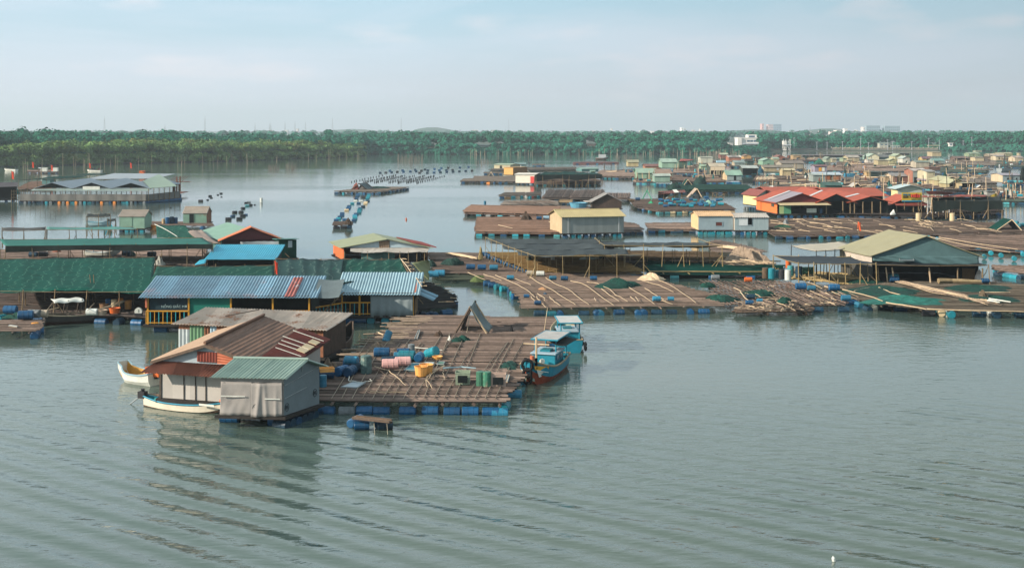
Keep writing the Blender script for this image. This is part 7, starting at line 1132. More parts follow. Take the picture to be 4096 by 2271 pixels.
def atent(label,zoom,l,apx,r,dep,m1,m2,mp=POLE):
    a0=W(zoom(*l),.65); a1=W(zoom(*r),.65); ap=atd(zoom(*apx),(a0.y+a1.y)/2); dv=V((0,dep,0)); t=thing('tent_shelter',label,'shelter',(a0+a1)/2)
    if m1: mb=MB(); mb.sheet([a0,a0+dv,ap+dv,ap],4,4,None,.05); mb.build('tarpaulin',m1,t)
    if m2: mb=MB(); mb.sheet([a1+dv,a1,ap,ap+dv],4,4,None,.05); mb.build('tarpaulin',m2,t)
    for q in (V((0,-.05,0)),dv): mb=MB(); mb.tube([a0+q,ap+q],.08,5); mb.build('pole',mp,t); mb=MB(); mb.tube([a1+q,ap+q],.08,5); mb.build('pole',mp,t)
    return t
atent('A-frame with a pale plank side leaning open on the crowded float',I,(820,490),(930,370),(1000,500),3,mat('#a08f80',.75,.15,1),mat('#3d3a3c',.8,.2,1)); atent('green-painted bare A-frame trestle on the crowded float',I,(225,510),(285,390),(350,520),.4,None,None,mat('#3f8a6c',.6,.15,2)); heap(I,860,470,990,505,'dark tarpaulin heap below the plank-sided A-frame',NET_B,'tarpaulin_heap',hgt=.8,cat='heap')
t=thing('scaffold_frame','bare scaffold of thin poles at the end of the crowded float','scaffold',W(I(1200,505))); d0=W(I(1200,508),.65).y
for (u0,v0,u1,v1) in ((1122,505,1132,418),(1180,505,1182,425),(1272,505,1280,435),(1122,420,1280,437),(1125,470,1275,480),(1132,425,1180,500),(1182,430,1272,500),(1272,440,1182,500)): mb=MB(); mb.tube([px3(I,u0,v0,d0),px3(I,u1,v1,d0)],.05,4); mb.build('post',POST,t)
raft('long low raft draped in dark green net in the open channel',[(560,385),(1655,378),(1560,325),(1390,318),(560,320)],z=1.0,pitch=.6,r=.12,m=mat('#1f4038',.9,.3,.8,island=.3,fine=.3),zoom=I,under=True,drums=[(0,12)],fcols=[NAVY,NAVY,BLUE,DRUM_DARK])
atent('dark green net tent with pale front poles on the draped raft',I,(745,345),(810,252),(880,345),4,NET_G2,NET_G2); heap(I,565,330,740,372,'dark net mound on the draped raft',NET_PILE_D,z=1.0,hgt=1.2); heap(I,890,255,1065,312,'line of dark bushes of net on the far edge of the draped raft',NET_PILE_D,z=.8,hgt=1.6)
# ================================================================ red roofed complex (zooms R, S)
t=house('orange walled house with mauve front roof in the red roofed complex',Rr,(950,560),(1760,560),372,228,B_=(605,488),side='l',kind='y',wall=NET_DK,lwall=mat('#e0733a',.6,.06,1),gable=DKRED,roof=REDTILE,z0=.7,over=.6,name='red_roofed_house',cat='house',open_=True,floats=8,fcol=[NAVY,BLUE,TEAL])
a,U,Vv,h,zr=frame_of(t); pn=V((U.y,-U.x,0)).normalized(); Z=V((0,0,1)); Pt=lambda x,y,z: a+U*x+Vv*y+Z*z
sl=(zr-h)/.5
mb=MB(); mb.sheet([Pt(-.05,.55,h-sl*.05+.17),Pt(-.05,-.06,h-sl*.05+.17),Pt(.5,-.06,zr+.17),Pt(.5,.55,zr+.17)],4,4,None,.05); mb.build('front_roof',MAUVE,t); mb=MB(); mb.sheet([Pt(.02,.5,h+sl*.02+.26),Pt(.02,.42,h+sl*.02+.26),Pt(.47,.42,zr-.02+.26),Pt(.47,.5,zr-.02+.26)],3,2,None,.05); mb.build('skylight',PALEROOF,t)
mb=MB(); mb.sheet([Pt(.0,-.16,h*.82),Pt(1.03,-.16,h*.84),Pt(1.0,0,h*1.0),Pt(-.02,0,h*1.0)],12,3,None,.06); mb.build('front_awning',mat('#c2b18c',.6,.08,.8),t)
mb=MB(); mb.obox(Pt(.04,-.01,0),U*.09,pn*.05,Z*h*.8); mb.build('wall_panel',mat('#9db07c',.6,.08,1),t); mb=MB(); mb.obox(Pt(.13,-.01,0),U*.15,pn*.05,Z*h*.8); mb.build('wall_panel',mat('#4f8a6c',.6,.08,1),t); mb=MB(); mb.obox(Pt(.6,-.01,h*.1),U*.2,pn*.05,Z*h*.38); mb.build('white_cabinet',WHITE,t); mb=MB(); mb.obox(Pt(.87,-.01,h*.05),U*.05,pn*.05,Z*h*.4); mb.build('blue_cabinet',BLUE,t)
mb=MB(); q=a+Vv*.25-V((.05,0,0)); mb.obox(q+Z*h*.55,Vv*-.12,V((-.05,0,0)),Z*h*.32); w_=mb.build('window',mat('#4b4a3a',.6,.2,2),t)
mb=MB(); mb.obox(a+Vv*.75-V((.06,0,0)),Vv*.012,V((-.05,0,0)),Z*h*.95); mb.build('wall_strip',ORANGEW,t)
t=house('cream walled hall with a bowed red tile roof at the channel side of the complex',Rr,(385,395),(608,425),238,163,B_=(862,350),side='r',kind='x',wall=mat('#d6c68f',.65,.08,1),rwall=mat('#7f9a8c',.65,.1,1),roof=REDTILE2,z0=.9,over=.7,name='red_roofed_house',cat='house',floats=5,fcol=[NAVY,DRUM_GREY],zr=None)
def redhall(label,q,z_e,apex,dep,label_g,posts=6):
    pass
def gable_hall(label,zoom,Lp,Rp,ve,vap,dep,open_=True,mroof=REDTILE,zb=.7,skew=None,name='red_roofed_hall'):
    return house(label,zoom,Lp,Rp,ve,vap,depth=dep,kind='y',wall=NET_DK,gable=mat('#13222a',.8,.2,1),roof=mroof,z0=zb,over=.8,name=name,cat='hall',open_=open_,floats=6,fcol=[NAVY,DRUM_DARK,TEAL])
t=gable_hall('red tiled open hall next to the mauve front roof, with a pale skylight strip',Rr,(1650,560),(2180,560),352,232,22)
a,U,Vv,h,zr=frame_of(t); sl=(zr-h)/.5; mb=MB(); P2=lambda x,y,z: a+U*x+Vv*y+Z*z; mb.sheet([P2(.0,.42,h+.2),P2(.0,.36,h+.2),P2(.5,.36,zr+.2),P2(.5,.42,zr+.2)],3,2,None,.05); mb.build('skylight',PALEROOF,t)
for x in (.2,.72,.95): mb=MB(); p=P2(x,-.02,0); mb.tube([p,p+Z*h],.1,5); mb.build('post',POST,t)
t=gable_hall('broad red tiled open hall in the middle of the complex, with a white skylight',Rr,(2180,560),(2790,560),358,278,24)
a,U,Vv,h,zr=frame_of(t); P2=lambda x,y,z: a+U*x+Vv*y+Z*z; mb=MB(); mb.sheet([P2(.15,.3,h+(zr-h)*.3+.2),P2(.15,.24,h+(zr-h)*.3+.2),P2(.5,.24,zr+.2),P2(.5,.3,zr+.2)],3,2,None,.05); mb.build('skylight',PALEROOF,t)
for x in (.07,.3,.55,.78): mb=MB(); p=P2(x,-.02,0); mb.tube([p,p+Z*h],.1,5); mb.build('post',POST,t)
house('high red tiled ridge running behind the two open halls',Rr,(1900,440),(2700,440),260,138,depth=16,kind='x',wall=NET_DK,roof=REDTILE,z0=.7,over=1.0,name='red_roofed_hall',cat='hall')
house('red tiled ridge directly behind the mauve front roof',Rr,(880,400),(1680,400),215,122,depth=14,kind='x',wall=NET_DK,roof=REDTILE,z0=.7,over=1.0,name='red_roofed_hall',cat='hall')
t=gable_hall('red tiled porch carrying the yellow signboard, lowest of the complex',S,(480,510),(985,510),372,262,6)
a,U,Vv,h,zr=frame_of(t); P2=lambda x,y,z: a+U*x+Vv*y+Z*z
mb=MB(); mb.sheet([P2(0,-.35,h*.86),P2(1.04,-.35,h*.86),P2(1.0,0,h*1.05),P2(.04,0,h*1.05)],6,2,None,.08); mb.build('front_roof',REDTILE2,t)
for x in (.02,.55,.97): mb=MB(); p=P2(x,-.3,0); mb.tube([p,p+Z*h*.85],.1,5); mb.build('post',POST,t)
# the signboard
d0=a.y-2.2; q0=atd(S(628,345),d0); q1=atd(S(948,345),d0); q2=atd(S(948,203),d0); w=q1.x-q0.x; hh=q2.z-q0.z
t=thing('signboard','yellow signboard with red lettering standing on the red roof','sign',V((q0.x+w/2,d0,q0.z)))
mb=MB(); mb.obox((q0.x,d0,q0.z),(w,0,0),(0,.12,0),(0,0,hh)); mb.build('board',mat('#b89a2e',.6,.08,.5),t); mb=MB(); mb.obox((q0.x,d0-.03,q0.z),(w,0,0),(0,.03,0),(0,0,hh*.13)); mb.build('blue_strip',mat('#1f86a6',.6,.08,.5),t)
for x in (.15,.85): mb=MB(); mb.tube([(q0.x+w*x,d0+.2,q0.z-1.5),(q0.x+w*x,d0+.2,q0.z+hh*.9)],.09,5); mb.build('support_post',POST,t)
SEG={'H':((0,0,0,1),(1,0,1,1),(0,.5,1,.5)),'I':((.5,0,.5,1),),'E':((0,0,0,1),(0,0,1,0),(0,.5,.8,.5),(0,1,1,1)),'Ê':((0,0,0,1),(0,0,1,0),(0,.5,.8,.5),(0,1,1,1),(.2,1.15,.5,1.32),(.5,1.32,.8,1.15)),'U':((0,1,0,.2),(0,.2,.3,0),(.3,0,.7,0),(.7,0,1,.2),(1,.2,1,1)),'É':((0,0,0,1),(0,0,1,0),(0,.5,.8,.5),(0,1,1,1),(.3,1.15,.7,1.35)),'0':((0,0,1,0),(1,0,1,1),(1,1,0,1),(0,1,0,0)),'9':((0,0,1,0),(1,0,1,1),(1,1,0,1),(0,1,0,.5),(0,.5,1,.5)),'2':((1,0,0,0),(0,0,0,.5),(0,.5,1,.5),(1,.5,1,1),(1,1,0,1)),'7':((0,1,1,1),(1,1,.4,0)),'s':((0,0,.8,0),(.8,0,.8,.35),(.8,.35,0,.35),(0,.35,0,.7),(0,.7,.8,.7)),'a':((.8,0,.8,.7),(.8,.7,0,.7),(0,.7,0,0),(0,0,.8,0)),'n':((0,0,0,.7),(0,.7,.8,.6),(.8,.6,.8,0)),'g':((.8,.7,0,.7),(0,.7,0,0),(0,0,.8,0),(.8,.7,.8,-.4),(.8,-.4,0,-.4)),'b':((0,1,0,0),(0,0,.8,0),(.8,0,.8,.6),(.8,.6,0,.6)),'è':((.8,0,0,0),(0,0,0,.7),(0,.7,.8,.7),(.8,.7,.8,.35),(.8,.35,0,.35),(.2,1.1,.6,.9)),'e':((.8,0,0,0),(0,0,0,.7),(0,.7,.8,.7),(.8,.7,.8,.35),(.8,.35,0,.35)),'l':((.2,0,.2,1),),'à':((.8,0,.8,.7),(.8,.7,0,.7),(0,.7,0,0),(0,0,.8,0),(.2,1.1,.6,.9)),'d':((.8,1,.8,0),(.8,0,0,0),(0,0,0,.6),(0,.6,.8,.6)),'6':((1,1,0,1),(0,1,0,0),(0,0,1,0),(1,0,1,.5),(1,.5,0,.5)),'8':((0,0,1,0),(1,0,1,1),(1,1,0,1),(0,1,0,0),(0,.5,1,.5))}
def letter(ch,x,z,cw,ch_,th,m,par,sl=0.0):
    mb=MB()
    for (x0,z0,x1,z1) in SEG.get(ch,()):
        mb.tube([(x+x0*cw+sl*z0*ch_,d0-.05,z+z0*ch_),(x+x1*cw+sl*z1*ch_+1e-3,d0-.05,z+z1*ch_+1e-3)],th,4)
    if mb.v: mb.build('lettering',m,par)
SRED=mat('#b3321f',.6,.05,.5); SBLU=mat('#175f78',.6,.05,.5); SDK=mat('#4a3a14',.6,.05,.5)
x=q0.x+w*.49
for ch in 'HIEU': cw=.085*w if ch!='I' else .03*w; letter(ch,x,q0.z+hh*.48,cw,hh*.34,.11,SRED,t); x+=cw+.035*w
x=q0.x+w*.06
for ch in 'sang be': 
    if ch!=' ': letter(ch,x,q0.z+hh*.72,.035*w,hh*.17,.06,SBLU,t,.2)
    x+=.051*w
x=q0.x+w*.06
for ch in '0902 7': 
    if ch!=' ': letter(ch,x,q0.z+hh*.46,.045*w,hh*.13,.06,SDK,t,.1)
    x+=.064*w
x=q0.x+w*.48
for ch in '0907 286': 
    if ch!=' ': letter(ch,x,q0.z+hh*.22,.035*w,hh*.12,.05,mat('#7f7a2a',.6,.05,.5),t)
    x+=.056*w
house('grey-white upper hut with cream sunlit side wall behind the yellow signboard',S,(560,300),(950,300),135,85,depth=4,kind='y',wall=mat('#a9ada0',.6,.08,1),lwall=mat('#d0c391',.65,.1,1),gable=mat('#a9ada0',.6,.08,1),roof=mat('#a9b9b8',.5,.08,.6),z0=1.2,over=.7,name='upper_hut',deck=False)  # cream lwall beside the grey front has its sunlit tone painted in
canopy('flat grey sheet roof on white posts beyond the signboard',S,[(1050,228),(1390,232),(1510,200),(985,165)],z=4.2,zz=[3.9,3.7,4.2,4.6],m=mat('#9aa3a2',.5,.08,.6),posts=((0,4),),sag=.02,wave=.02,nu=10,pm=PALEROOF,pr=.09)
t=canopy('long low red roof running to the end of the complex',S,[(940,272),(2000,258),(1960,228),(960,250)],z=3.6,m=mat('#8f3a2a',.65,.15,.8),posts=((0,5),),sag=.1,wave=.06,nu=20,pm=POST)
t=canopy('dark hall of black netting with a mustard cloth, end of the complex',S,[(1110,330),(2230,330),(2200,262),(1120,275)],z=3.3,m=NET_DK,posts=((0,6),(2,4)),sag=.2,nu=30,hem=1.5,pm=POST,pr=.09,inner=6)
d1=W(S(1500,480),.6).y; mb=MB(); c0=atd(S(1840,395),d1-.8); c1=atd(S(2145,380),d1-.8); mb.sheet([c0,c1,c1+V((0,0,1.7)),c0+V((0,0,.9))],20,4,lambda x,y:(0,.1*math.sin(20*x),.1*math.sin(9*x)),.03); tag(mb.build('yellow_cloth',mat('#8f7c28',.8,.15,1),loc=c0),'mustard yellow cloth hanging on the dark net hall','cloth')
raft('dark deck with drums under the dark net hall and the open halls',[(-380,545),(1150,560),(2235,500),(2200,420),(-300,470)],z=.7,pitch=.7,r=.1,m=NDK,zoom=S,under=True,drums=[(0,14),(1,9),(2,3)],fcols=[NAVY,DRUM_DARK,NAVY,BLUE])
for u0,v0,u1,v1,lb in ((345,350,330,0,'tall thin pole in front of the broad open hall'),(1085,520,1135,0,'tall thin pole beside the yellow signboard'),(1745,270,1758,60,'leaning thin pole over the long low red roof'),(1690,230,1710,70,'second leaning pole over the long low red roof'),(640,85,640,-40,'thin pole behind the upper hut roof')):
    d2=W(S(u0,540),.6).y; mb=MB(); mb.tube([atd(S(u0,v0),d2),atd(S(u1,v1),d2)],.09,4,.05); tag(mb.build('tall_pole',POLE,loc=atd(S(u0,v0),d2)),lb,'pole')
for u,v in ((495,540),): heap(S,455,500,540,555,'white coiled hose on a post in front of the porch',WHITE,'hose_coil',z=.7,hgt=.6,cat='hose')
for u in (900,1440): dr(S,u,655,CREAM,'up','cream cut drum on the raft in front of the dark complex',1.6,g='cream drums before the dark complex')
# ================================================================ farther group in the channel (zooms H, M)
raft('long twin float with drum edge and yellow buoy beside the white sheeted hut',[(120,240),(760,246),(750,185),(280,184),(275,212),(160,216)],z=.6,pitch=.6,r=.1,m=BAMBOO_G,zoom=Hh,under=True,drums=[(0,9),(3,6)],fcols=[BLUE,NAVY,DRUM_DARK,ORANGE])
atent('small dark A-frame on the long twin float',Hh,(442,186),(470,135),(500,188),3,mat('#4a3c40',.8,.2,1),mat('#4a4f58',.8,.2,1)); 
t=house('hut wrapped in crumpled white tarpaulin with a red end sheet',Hh,(750,262),(968,265),168,152,depth=6,kind='x',wall=mat('#d9d0c0',.7,.06,1.5,bump=.5),roof=mat('#cfc8bc',.7,.06,1.5,bump=.5),rwall=NET_DK,z0=.5,over=.3,name='tarpaulin_hut',floats=4,fcol=[NAVY]); a,U,Vv,h,zr=frame_of(t); mb=MB(); mb.obox(a+U*.78-V((0,.08,0)),U*.2,V((0,-.05,0)),V((0,0,h*.8))); mb.build('red_sheet',RED,t)
house('ochre walled hut with brown end on a raised float',Hh,(617,168),(722,170),88,82,depth=9,kind='shed',wall=mat('#cf9f5c',.65,.08,1),rwall=mat('#8a6038',.75,.2,1),roof=mat('#b58a52',.65,.1,1),z0=.9,over=.15,floats=0)
atent('blue tarpaulin lean-to behind the white sheeted hut',Hh,(812,155),(868,106),(922,155),4,NET_DK,mat('#2a7ab0',.6,.12,1))
t=canopy('long sagging dark green net canopy joined to the white sheeted hut',Hh,[(985,170),(1740,165),(1650,135),(1100,128)],z=3.4,m=NET_G2,posts=((0,11),(2,8)),sag=.25,wave=.15,nu=40,pz=.3,pr=.08,hem=1.2,inner=8)
raft('long dark float under the sagging green canopy, ending in a point',[(970,262),(1715,258),(1720,238),(1600,195),(985,190)],z=.8,pitch=.6,r=.12,m=BAMBOO_D,zoom=Hh,under=True,drums=[(0,10)],fcols=[NAVY,TEAL,DRUM_DARK])
house('small teal sentry hut with ochre base on the point of the dark float',Hh,(1612,190),(1662,190),128,122,depth=3,kind='shed',wall=mat('#5f8f82',.6,.1,1),roof=MINTW,z0=1.0,over=.2,name='sentry_hut'); heap(Hh,1600,170,1750,205,'dark green net heap at the tip of the dark float',NET_PILE_D,z=.8,hgt=1.2)
p=W(Hh(1496,275)); buoy(*Hh(1496,277),1.3,ORANGE,'round orange buoy near the point of the dark float',None,'round_buoy')
house('low green roofed hut with white gable trim on the drum pontoon',Hh,(1508,132),(1700,130),106,88,depth=5,kind='x',wall=TEALW,roof=mat('#7f9a8c',.6,.1,1),name='pontoon_hut'); 
raft('drum pontoon linking to the village behind the pointed float',[(1720,182),(2110,186),(2120,158),(1730,150)],z=.9,pitch=.6,r=.12,m=BAMBOO,zoom=Hh,under=True,drums=[(0,9)],fcols=[BLUE,TEAL,DRUM_DARK]); raft('second strip of the drum pontoon at the village edge',[(1690,150),(2140,152),(2140,128),(1740,118)],z=.9,pitch=.6,r=.12,m=BAMBOO,zoom=Hh,under=True,drums=[(0,9)],fcols=[BLUE,TEAL,CYAN])
house('long cream hut with pale green roof far out in the channel',Hh,(505,100),(690,104),55,42,depth=6,kind='x',wall=mat('#a8a084',.65,.1,1),roof=mat('#8f9f86',.6,.1,1),z0=.7,over=.3,wins=((.35,.5,.05,.8),)); house('grey-teal open hut at the end of the cream hut',Hh,(745,88),(865,88),50,34,depth=5,kind='x',wall=mat('#5f7776',.65,.12,1),roof=mat('#6f8784',.6,.1,1),z0=.7,wins=((.3,.6,.2,.8,PALEROOF),))
raft('long sweeping dark float beyond the cream hut',[(440,112),(820,110),(1440,96),(1440,82),(800,86),(500,98)],z=.7,pitch=.7,r=.12,m=BAMBOO_G,zoom=Hh,under=True,drums=[(0,4)],fcols=[NAVY,DRUM_DARK]); raft('short dark float near the ochre walled hut',[(388,152),(600,152),(595,138),(395,140)],z=.5,pitch=.7,r=.12,m=BAMBOO_G,zoom=Hh,under=True,drums=[(0,5)],fcols=[NAVY,BLUE]); person('person standing at the edge of the far sweeping float',W(Hh(905,72),.7),1.7,'stand','#3a3c48')
raft('thin reddish float far out under the wooded shore',[(1410,40),(1930,32),(1920,24),(1420,24)],z=.5,pitch=.8,r=.14,m=mat('#7d5a58',.8,.2,1,island=.4),zoom=Hh,under=True,drums=[(0,5)]); raft('thin drum float far out in line with the cream hut',[(945,58),(1085,58),(1080,48),(950,48)],z=.5,pitch=.8,r=.14,m=BAMBOO_G,zoom=Hh,under=True,drums=[(0,4)])
t=boat('fishing boat with a low cabin anchored before the wooded shore',W(M_(1365,374)),W(M_(1478,374)),3,1.0,WOOD,WOOD_D,PALEROOF,name='fishing_boat',thwarts=1); mb=MB(); mb.obox(boat_pt(t,.25,-.8,1.0),V(t['_d'])*3.5,V(t['_n'])*1.6,V((0,0,1.6))); mb.build('cabin',PALEROOF,t)
# ================================================================ the village of floats (zooms N, O, P, Q)
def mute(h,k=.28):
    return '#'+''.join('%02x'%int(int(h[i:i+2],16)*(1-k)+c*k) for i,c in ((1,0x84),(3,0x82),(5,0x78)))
def hut(lb,zoom,u0,u1,vb,ve,vr,kind,wall,roof,dep=6,side=None,door=None,wins=(),fl=0,z0=.7,right=None,name='village_hut',over=.3,open_=False,gable=None):  # side and right mostly put sunlit and shaded flanks into wall colour
    wall,roof,side=[mute(c) if isinstance(c,str) else c for c in (wall,roof,side)]
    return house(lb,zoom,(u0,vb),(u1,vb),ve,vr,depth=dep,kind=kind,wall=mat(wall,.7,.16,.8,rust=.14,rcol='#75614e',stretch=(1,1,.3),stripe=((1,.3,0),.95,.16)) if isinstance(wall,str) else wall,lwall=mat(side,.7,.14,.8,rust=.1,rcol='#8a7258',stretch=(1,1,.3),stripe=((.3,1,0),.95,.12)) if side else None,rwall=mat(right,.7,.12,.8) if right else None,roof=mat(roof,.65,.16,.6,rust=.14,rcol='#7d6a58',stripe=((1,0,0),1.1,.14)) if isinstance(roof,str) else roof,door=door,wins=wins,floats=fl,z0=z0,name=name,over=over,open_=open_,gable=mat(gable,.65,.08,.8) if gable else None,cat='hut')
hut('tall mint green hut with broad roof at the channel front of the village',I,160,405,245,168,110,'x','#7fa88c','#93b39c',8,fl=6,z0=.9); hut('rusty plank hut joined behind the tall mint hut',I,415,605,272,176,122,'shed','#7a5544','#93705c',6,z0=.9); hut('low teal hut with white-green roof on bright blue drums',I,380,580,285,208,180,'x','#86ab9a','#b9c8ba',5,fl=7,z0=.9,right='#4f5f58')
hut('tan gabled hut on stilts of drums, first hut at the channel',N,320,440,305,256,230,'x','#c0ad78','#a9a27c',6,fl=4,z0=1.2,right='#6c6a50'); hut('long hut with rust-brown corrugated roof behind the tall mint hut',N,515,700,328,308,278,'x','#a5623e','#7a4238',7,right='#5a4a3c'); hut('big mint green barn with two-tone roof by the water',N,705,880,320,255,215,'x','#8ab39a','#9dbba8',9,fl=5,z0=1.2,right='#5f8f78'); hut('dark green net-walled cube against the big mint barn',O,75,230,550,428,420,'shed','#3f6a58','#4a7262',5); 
canopy('ragged red tarpaulin roof over a dark shelter by the big mint barn',O,[(80,420),(300,405),(380,385),(120,368)],z=3.6,m=mat('#9a3f34',.7,.15,1),posts=((0,4),(1,2)),sag=.1,nu=10,pr=.1)
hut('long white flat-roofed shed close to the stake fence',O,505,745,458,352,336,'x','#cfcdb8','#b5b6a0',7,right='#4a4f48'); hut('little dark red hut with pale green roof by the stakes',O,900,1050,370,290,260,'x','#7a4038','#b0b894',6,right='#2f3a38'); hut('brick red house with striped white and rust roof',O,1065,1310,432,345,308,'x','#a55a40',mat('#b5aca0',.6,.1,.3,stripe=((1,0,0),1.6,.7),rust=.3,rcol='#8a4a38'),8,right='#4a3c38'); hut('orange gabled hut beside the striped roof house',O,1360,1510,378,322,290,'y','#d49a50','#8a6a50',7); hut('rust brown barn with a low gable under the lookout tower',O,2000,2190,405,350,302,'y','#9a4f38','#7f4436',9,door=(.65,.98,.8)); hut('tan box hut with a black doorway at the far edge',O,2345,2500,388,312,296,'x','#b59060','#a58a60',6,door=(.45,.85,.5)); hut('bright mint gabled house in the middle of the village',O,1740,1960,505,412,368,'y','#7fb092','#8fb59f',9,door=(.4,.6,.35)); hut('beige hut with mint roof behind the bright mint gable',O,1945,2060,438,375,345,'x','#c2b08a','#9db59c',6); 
hut('long grey-brown thatched barn in the village middle',O,2110,2560,570,465,412,'x','#a29684','#75675c',9,fl=6); hut('long straw-walled hut with dark thatch and a white patch',O,1760,2330,635,545,500,'x','#b8a27c','#7d7060',7,wins=((.44,.52,.35,.98,PALEROOF),)); hut('beige box hut with a maroon square shutter',O,2145,2370,715,605,565,'x','#bfa97c','#c6b488',5,wins=((.72,.9,.15,.55,MAROON),),fl=4)
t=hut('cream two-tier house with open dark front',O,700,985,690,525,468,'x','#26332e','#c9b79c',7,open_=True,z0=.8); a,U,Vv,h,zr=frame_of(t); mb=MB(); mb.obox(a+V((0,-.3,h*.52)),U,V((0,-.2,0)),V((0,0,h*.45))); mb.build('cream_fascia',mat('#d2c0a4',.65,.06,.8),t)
for x in (0,.45,.6,.98): mb=MB(); mb.tube([a+U*x-V((0,.35,0)),a+U*x+V((0,-.35,h*.55))],.14,4); mb.build('post',mat('#b0a98c',.65,.06,.8),t)
hut('mint roofed hut with cream sunlit side wall and dark doorway on the open channel',O,1030,1320,800,697,602,'x','#8fa2a4','#86b09a',7,side='#d3b587',door=(.46,.63,.92),fl=8,z0=.9); hut('grey hut with two small dark windows',O,1180,1380,515,452,408,'x','#8b9d98','#7d908c',6,wins=((.48,.56,.45,.7),(.8,.88,.45,.7)),side='#b5a284'); hut('open pavilion with long white-grey roof beside the mint roofed hut',O,1345,1640,692,560,510,'x','#2e3632','#b9c2bd',6,open_=True,right='#5a4a40'); hut('pale green wall hut behind the cream two-tier house',O,515,745,605,520,488,'x','#8aab8a','#93b08f',5); hut('dark green net cube behind the white-grey pavilion roof',O,1435,1560,508,428,424,'shed','#24423c','#2a4a42',5); heap(O,1640,590,1770,665,'big dark blue tarpaulin mound beside the straw-walled hut',mat('#174a5c',.8,.3,1),'tarpaulin_mound',hgt=1.8,cat='mound')
t=canopy('rickety open shelter with curved beige roof standing in the water',O,[(1605,800),(2040,790),(1900,742),(1640,752)],z=4.4,m=mat('#b39d80',.7,.12,.8),posts=((0,6),(2,4)),sag=-.25,wave=.05,nu=16,pm=POST,pr=.08,pz=.2)
hut('small hut with a maroon roof, an orange disc and white poster on its wall',P,535,790,605,462,430,'x','#8d8498','#6a3c40',5,z0=.8,wins=((.3,.56,.25,.85,mat('#d9962e',.6,.1,.5)),(.56,.82,.25,.85,WHITE)))
hut('long hut with blue-white roof and rust stained walls',P,540,1100,768,642,590,'x','#a8b0a4',mat('#a9b5b8',.5,.08,.5),7,wins=((.36,.58,.1,.9,mat('#9a5a34',.75,.25,.6)),(.58,.66,.0,.9),(.68,.98,.1,.9,mat('#a06a48',.75,.25,.6))),over=.4)
hut('dark green net barn behind the red tiles',P,760,1120,968,872,806,'x','#164037','#1d4a40',8); t=canopy('flat beige roof on stout cream posts behind the red tiles',P,[(345,855),(640,852),(560,812),(330,825)],z=3.4,m=mat('#b5a08a',.65,.1,.8),posts=((0,3),(2,3)),sag=0,wave=.03,nu=8,pm=CREAM,pr=.14)
hut('grey-green gabled hut on the green net stack',P,780,900,372,302,258,'y','#8d9a84','#7d8c7c',7); hut('small tan annexe of the grey-green gabled hut',P,905,995,375,305,280,'x','#a89c80','#a39a84',5); hut('tan house with pinkish ridge roof in the far row',P,1245,1490,365,267,225,'x','#b9a884','#b0a494',8); hut('pale green hut end joined to the tan house',P,1140,1243,362,292,276,'shed','#93a884','#9db08f',6); hut('small beige crate-like hut before the tan house',P,1220,1355,375,338,328,'shed','#bfae88','#c9b892',4); hut('large mint and cream gabled house in the far row',P,1675,1915,322,252,190,'y','#7f9f92','#9db5a0',9,gable='#d9cfae',right='#2f5a58'); hut('little white hut with one window before the large mint gable',P,1670,1795,392,322,306,'x','#d9cfc4','#b0b8a8',5,wins=((.5,.68,.35,.75),)); hut('plain beige box hut, flat and windowless',P,1890,2118,435,335,322,'shed','#bfae80','#b0a07c',6,right='#4f5448'); hut('yellowish gabled hut with small dark window',P,2130,2285,400,332,296,'y','#c2b884','#b8b890',6,wins=((.6,.7,.3,.65),)); hut('tall cream-green gabled house behind the yellowish one',P,2255,2450,345,242,195,'y','#bdb888','#a5b593',9); hut('white plank gable with a red door',P,2420,2576,388,292,246,'y','#d5d0c2','#b5c2b8',7,door=(.42,.66,.45),)
hut('long dark roof shed between the two cream gables',P,1930,2250,320,260,215,'x','#2f4a4c','#5a5c5c',7); hut('black pole shed stretching along the far edge of the village',P,280,1700,262,238,206,'x','#3a3a3a','#5c5656',6,open_=True); hut('second black pole shed at the far edge near the watch house',P,2050,2560,215,200,180,'x','#3f4444','#6a6a68',6,open_=True)
hut('slim ochre hut leaning beside a dark net shed',P,1650,1718,700,590,566,'shed','#c29a60','#a8824c',3); hut('dark net shed with fringed front',P,1735,2100,705,590,570,'shed','#142a26','#24362f',6)
atent('pale grey tarpaulin tent on the dark village raft',P,(1330,905),(1450,822),(1560,912),4,mat('#a39e96',.75,.12,1),mat('#8d8a84',.75,.12,1)); atent('small dark teal tent beside a bent hoop',P,(1215,470),(1260,385),(1350,470),4,mat('#1f423f',.8,.2,1),mat('#24504c',.8,.2,1)); heap(P,520,345,765,412,'stacked bright green net bales in the village',mat('#1a5a46',.85,.35,1.5,fine=.3),hgt=1.6); heap(P,560,400,690,415,'thin green net strip before the bales',NET_PILE,hgt=.6); heap(P,1590,230,1660,330,'dark shrub-like net stack beside the large mint gable',NET_PILE_D,hgt=2.4); heap(P,1560,455,1660,505,'orange and blue tarpaulin heap on a village raft',mat('#b5815c',.75,.3,1,rust=.4,rcol='#4f7f9f'),'tarpaulin_heap',hgt=.9,cat='heap')
hut('grey roofed hut with a turquoise cloth in its doorway',J,1075,1305,498,416,380,'x','#7a4c42','#8f8a88',7,side='#cdb393',door=(.2,.48,.85)); hut('cream lean-to with a bright blue cloth at the grey roofed hut',J,985,1090,492,420,412,'shed','#a58c6c','#a5b0a8',4,wins=((.4,.65,.05,.9,BLUE_L),))
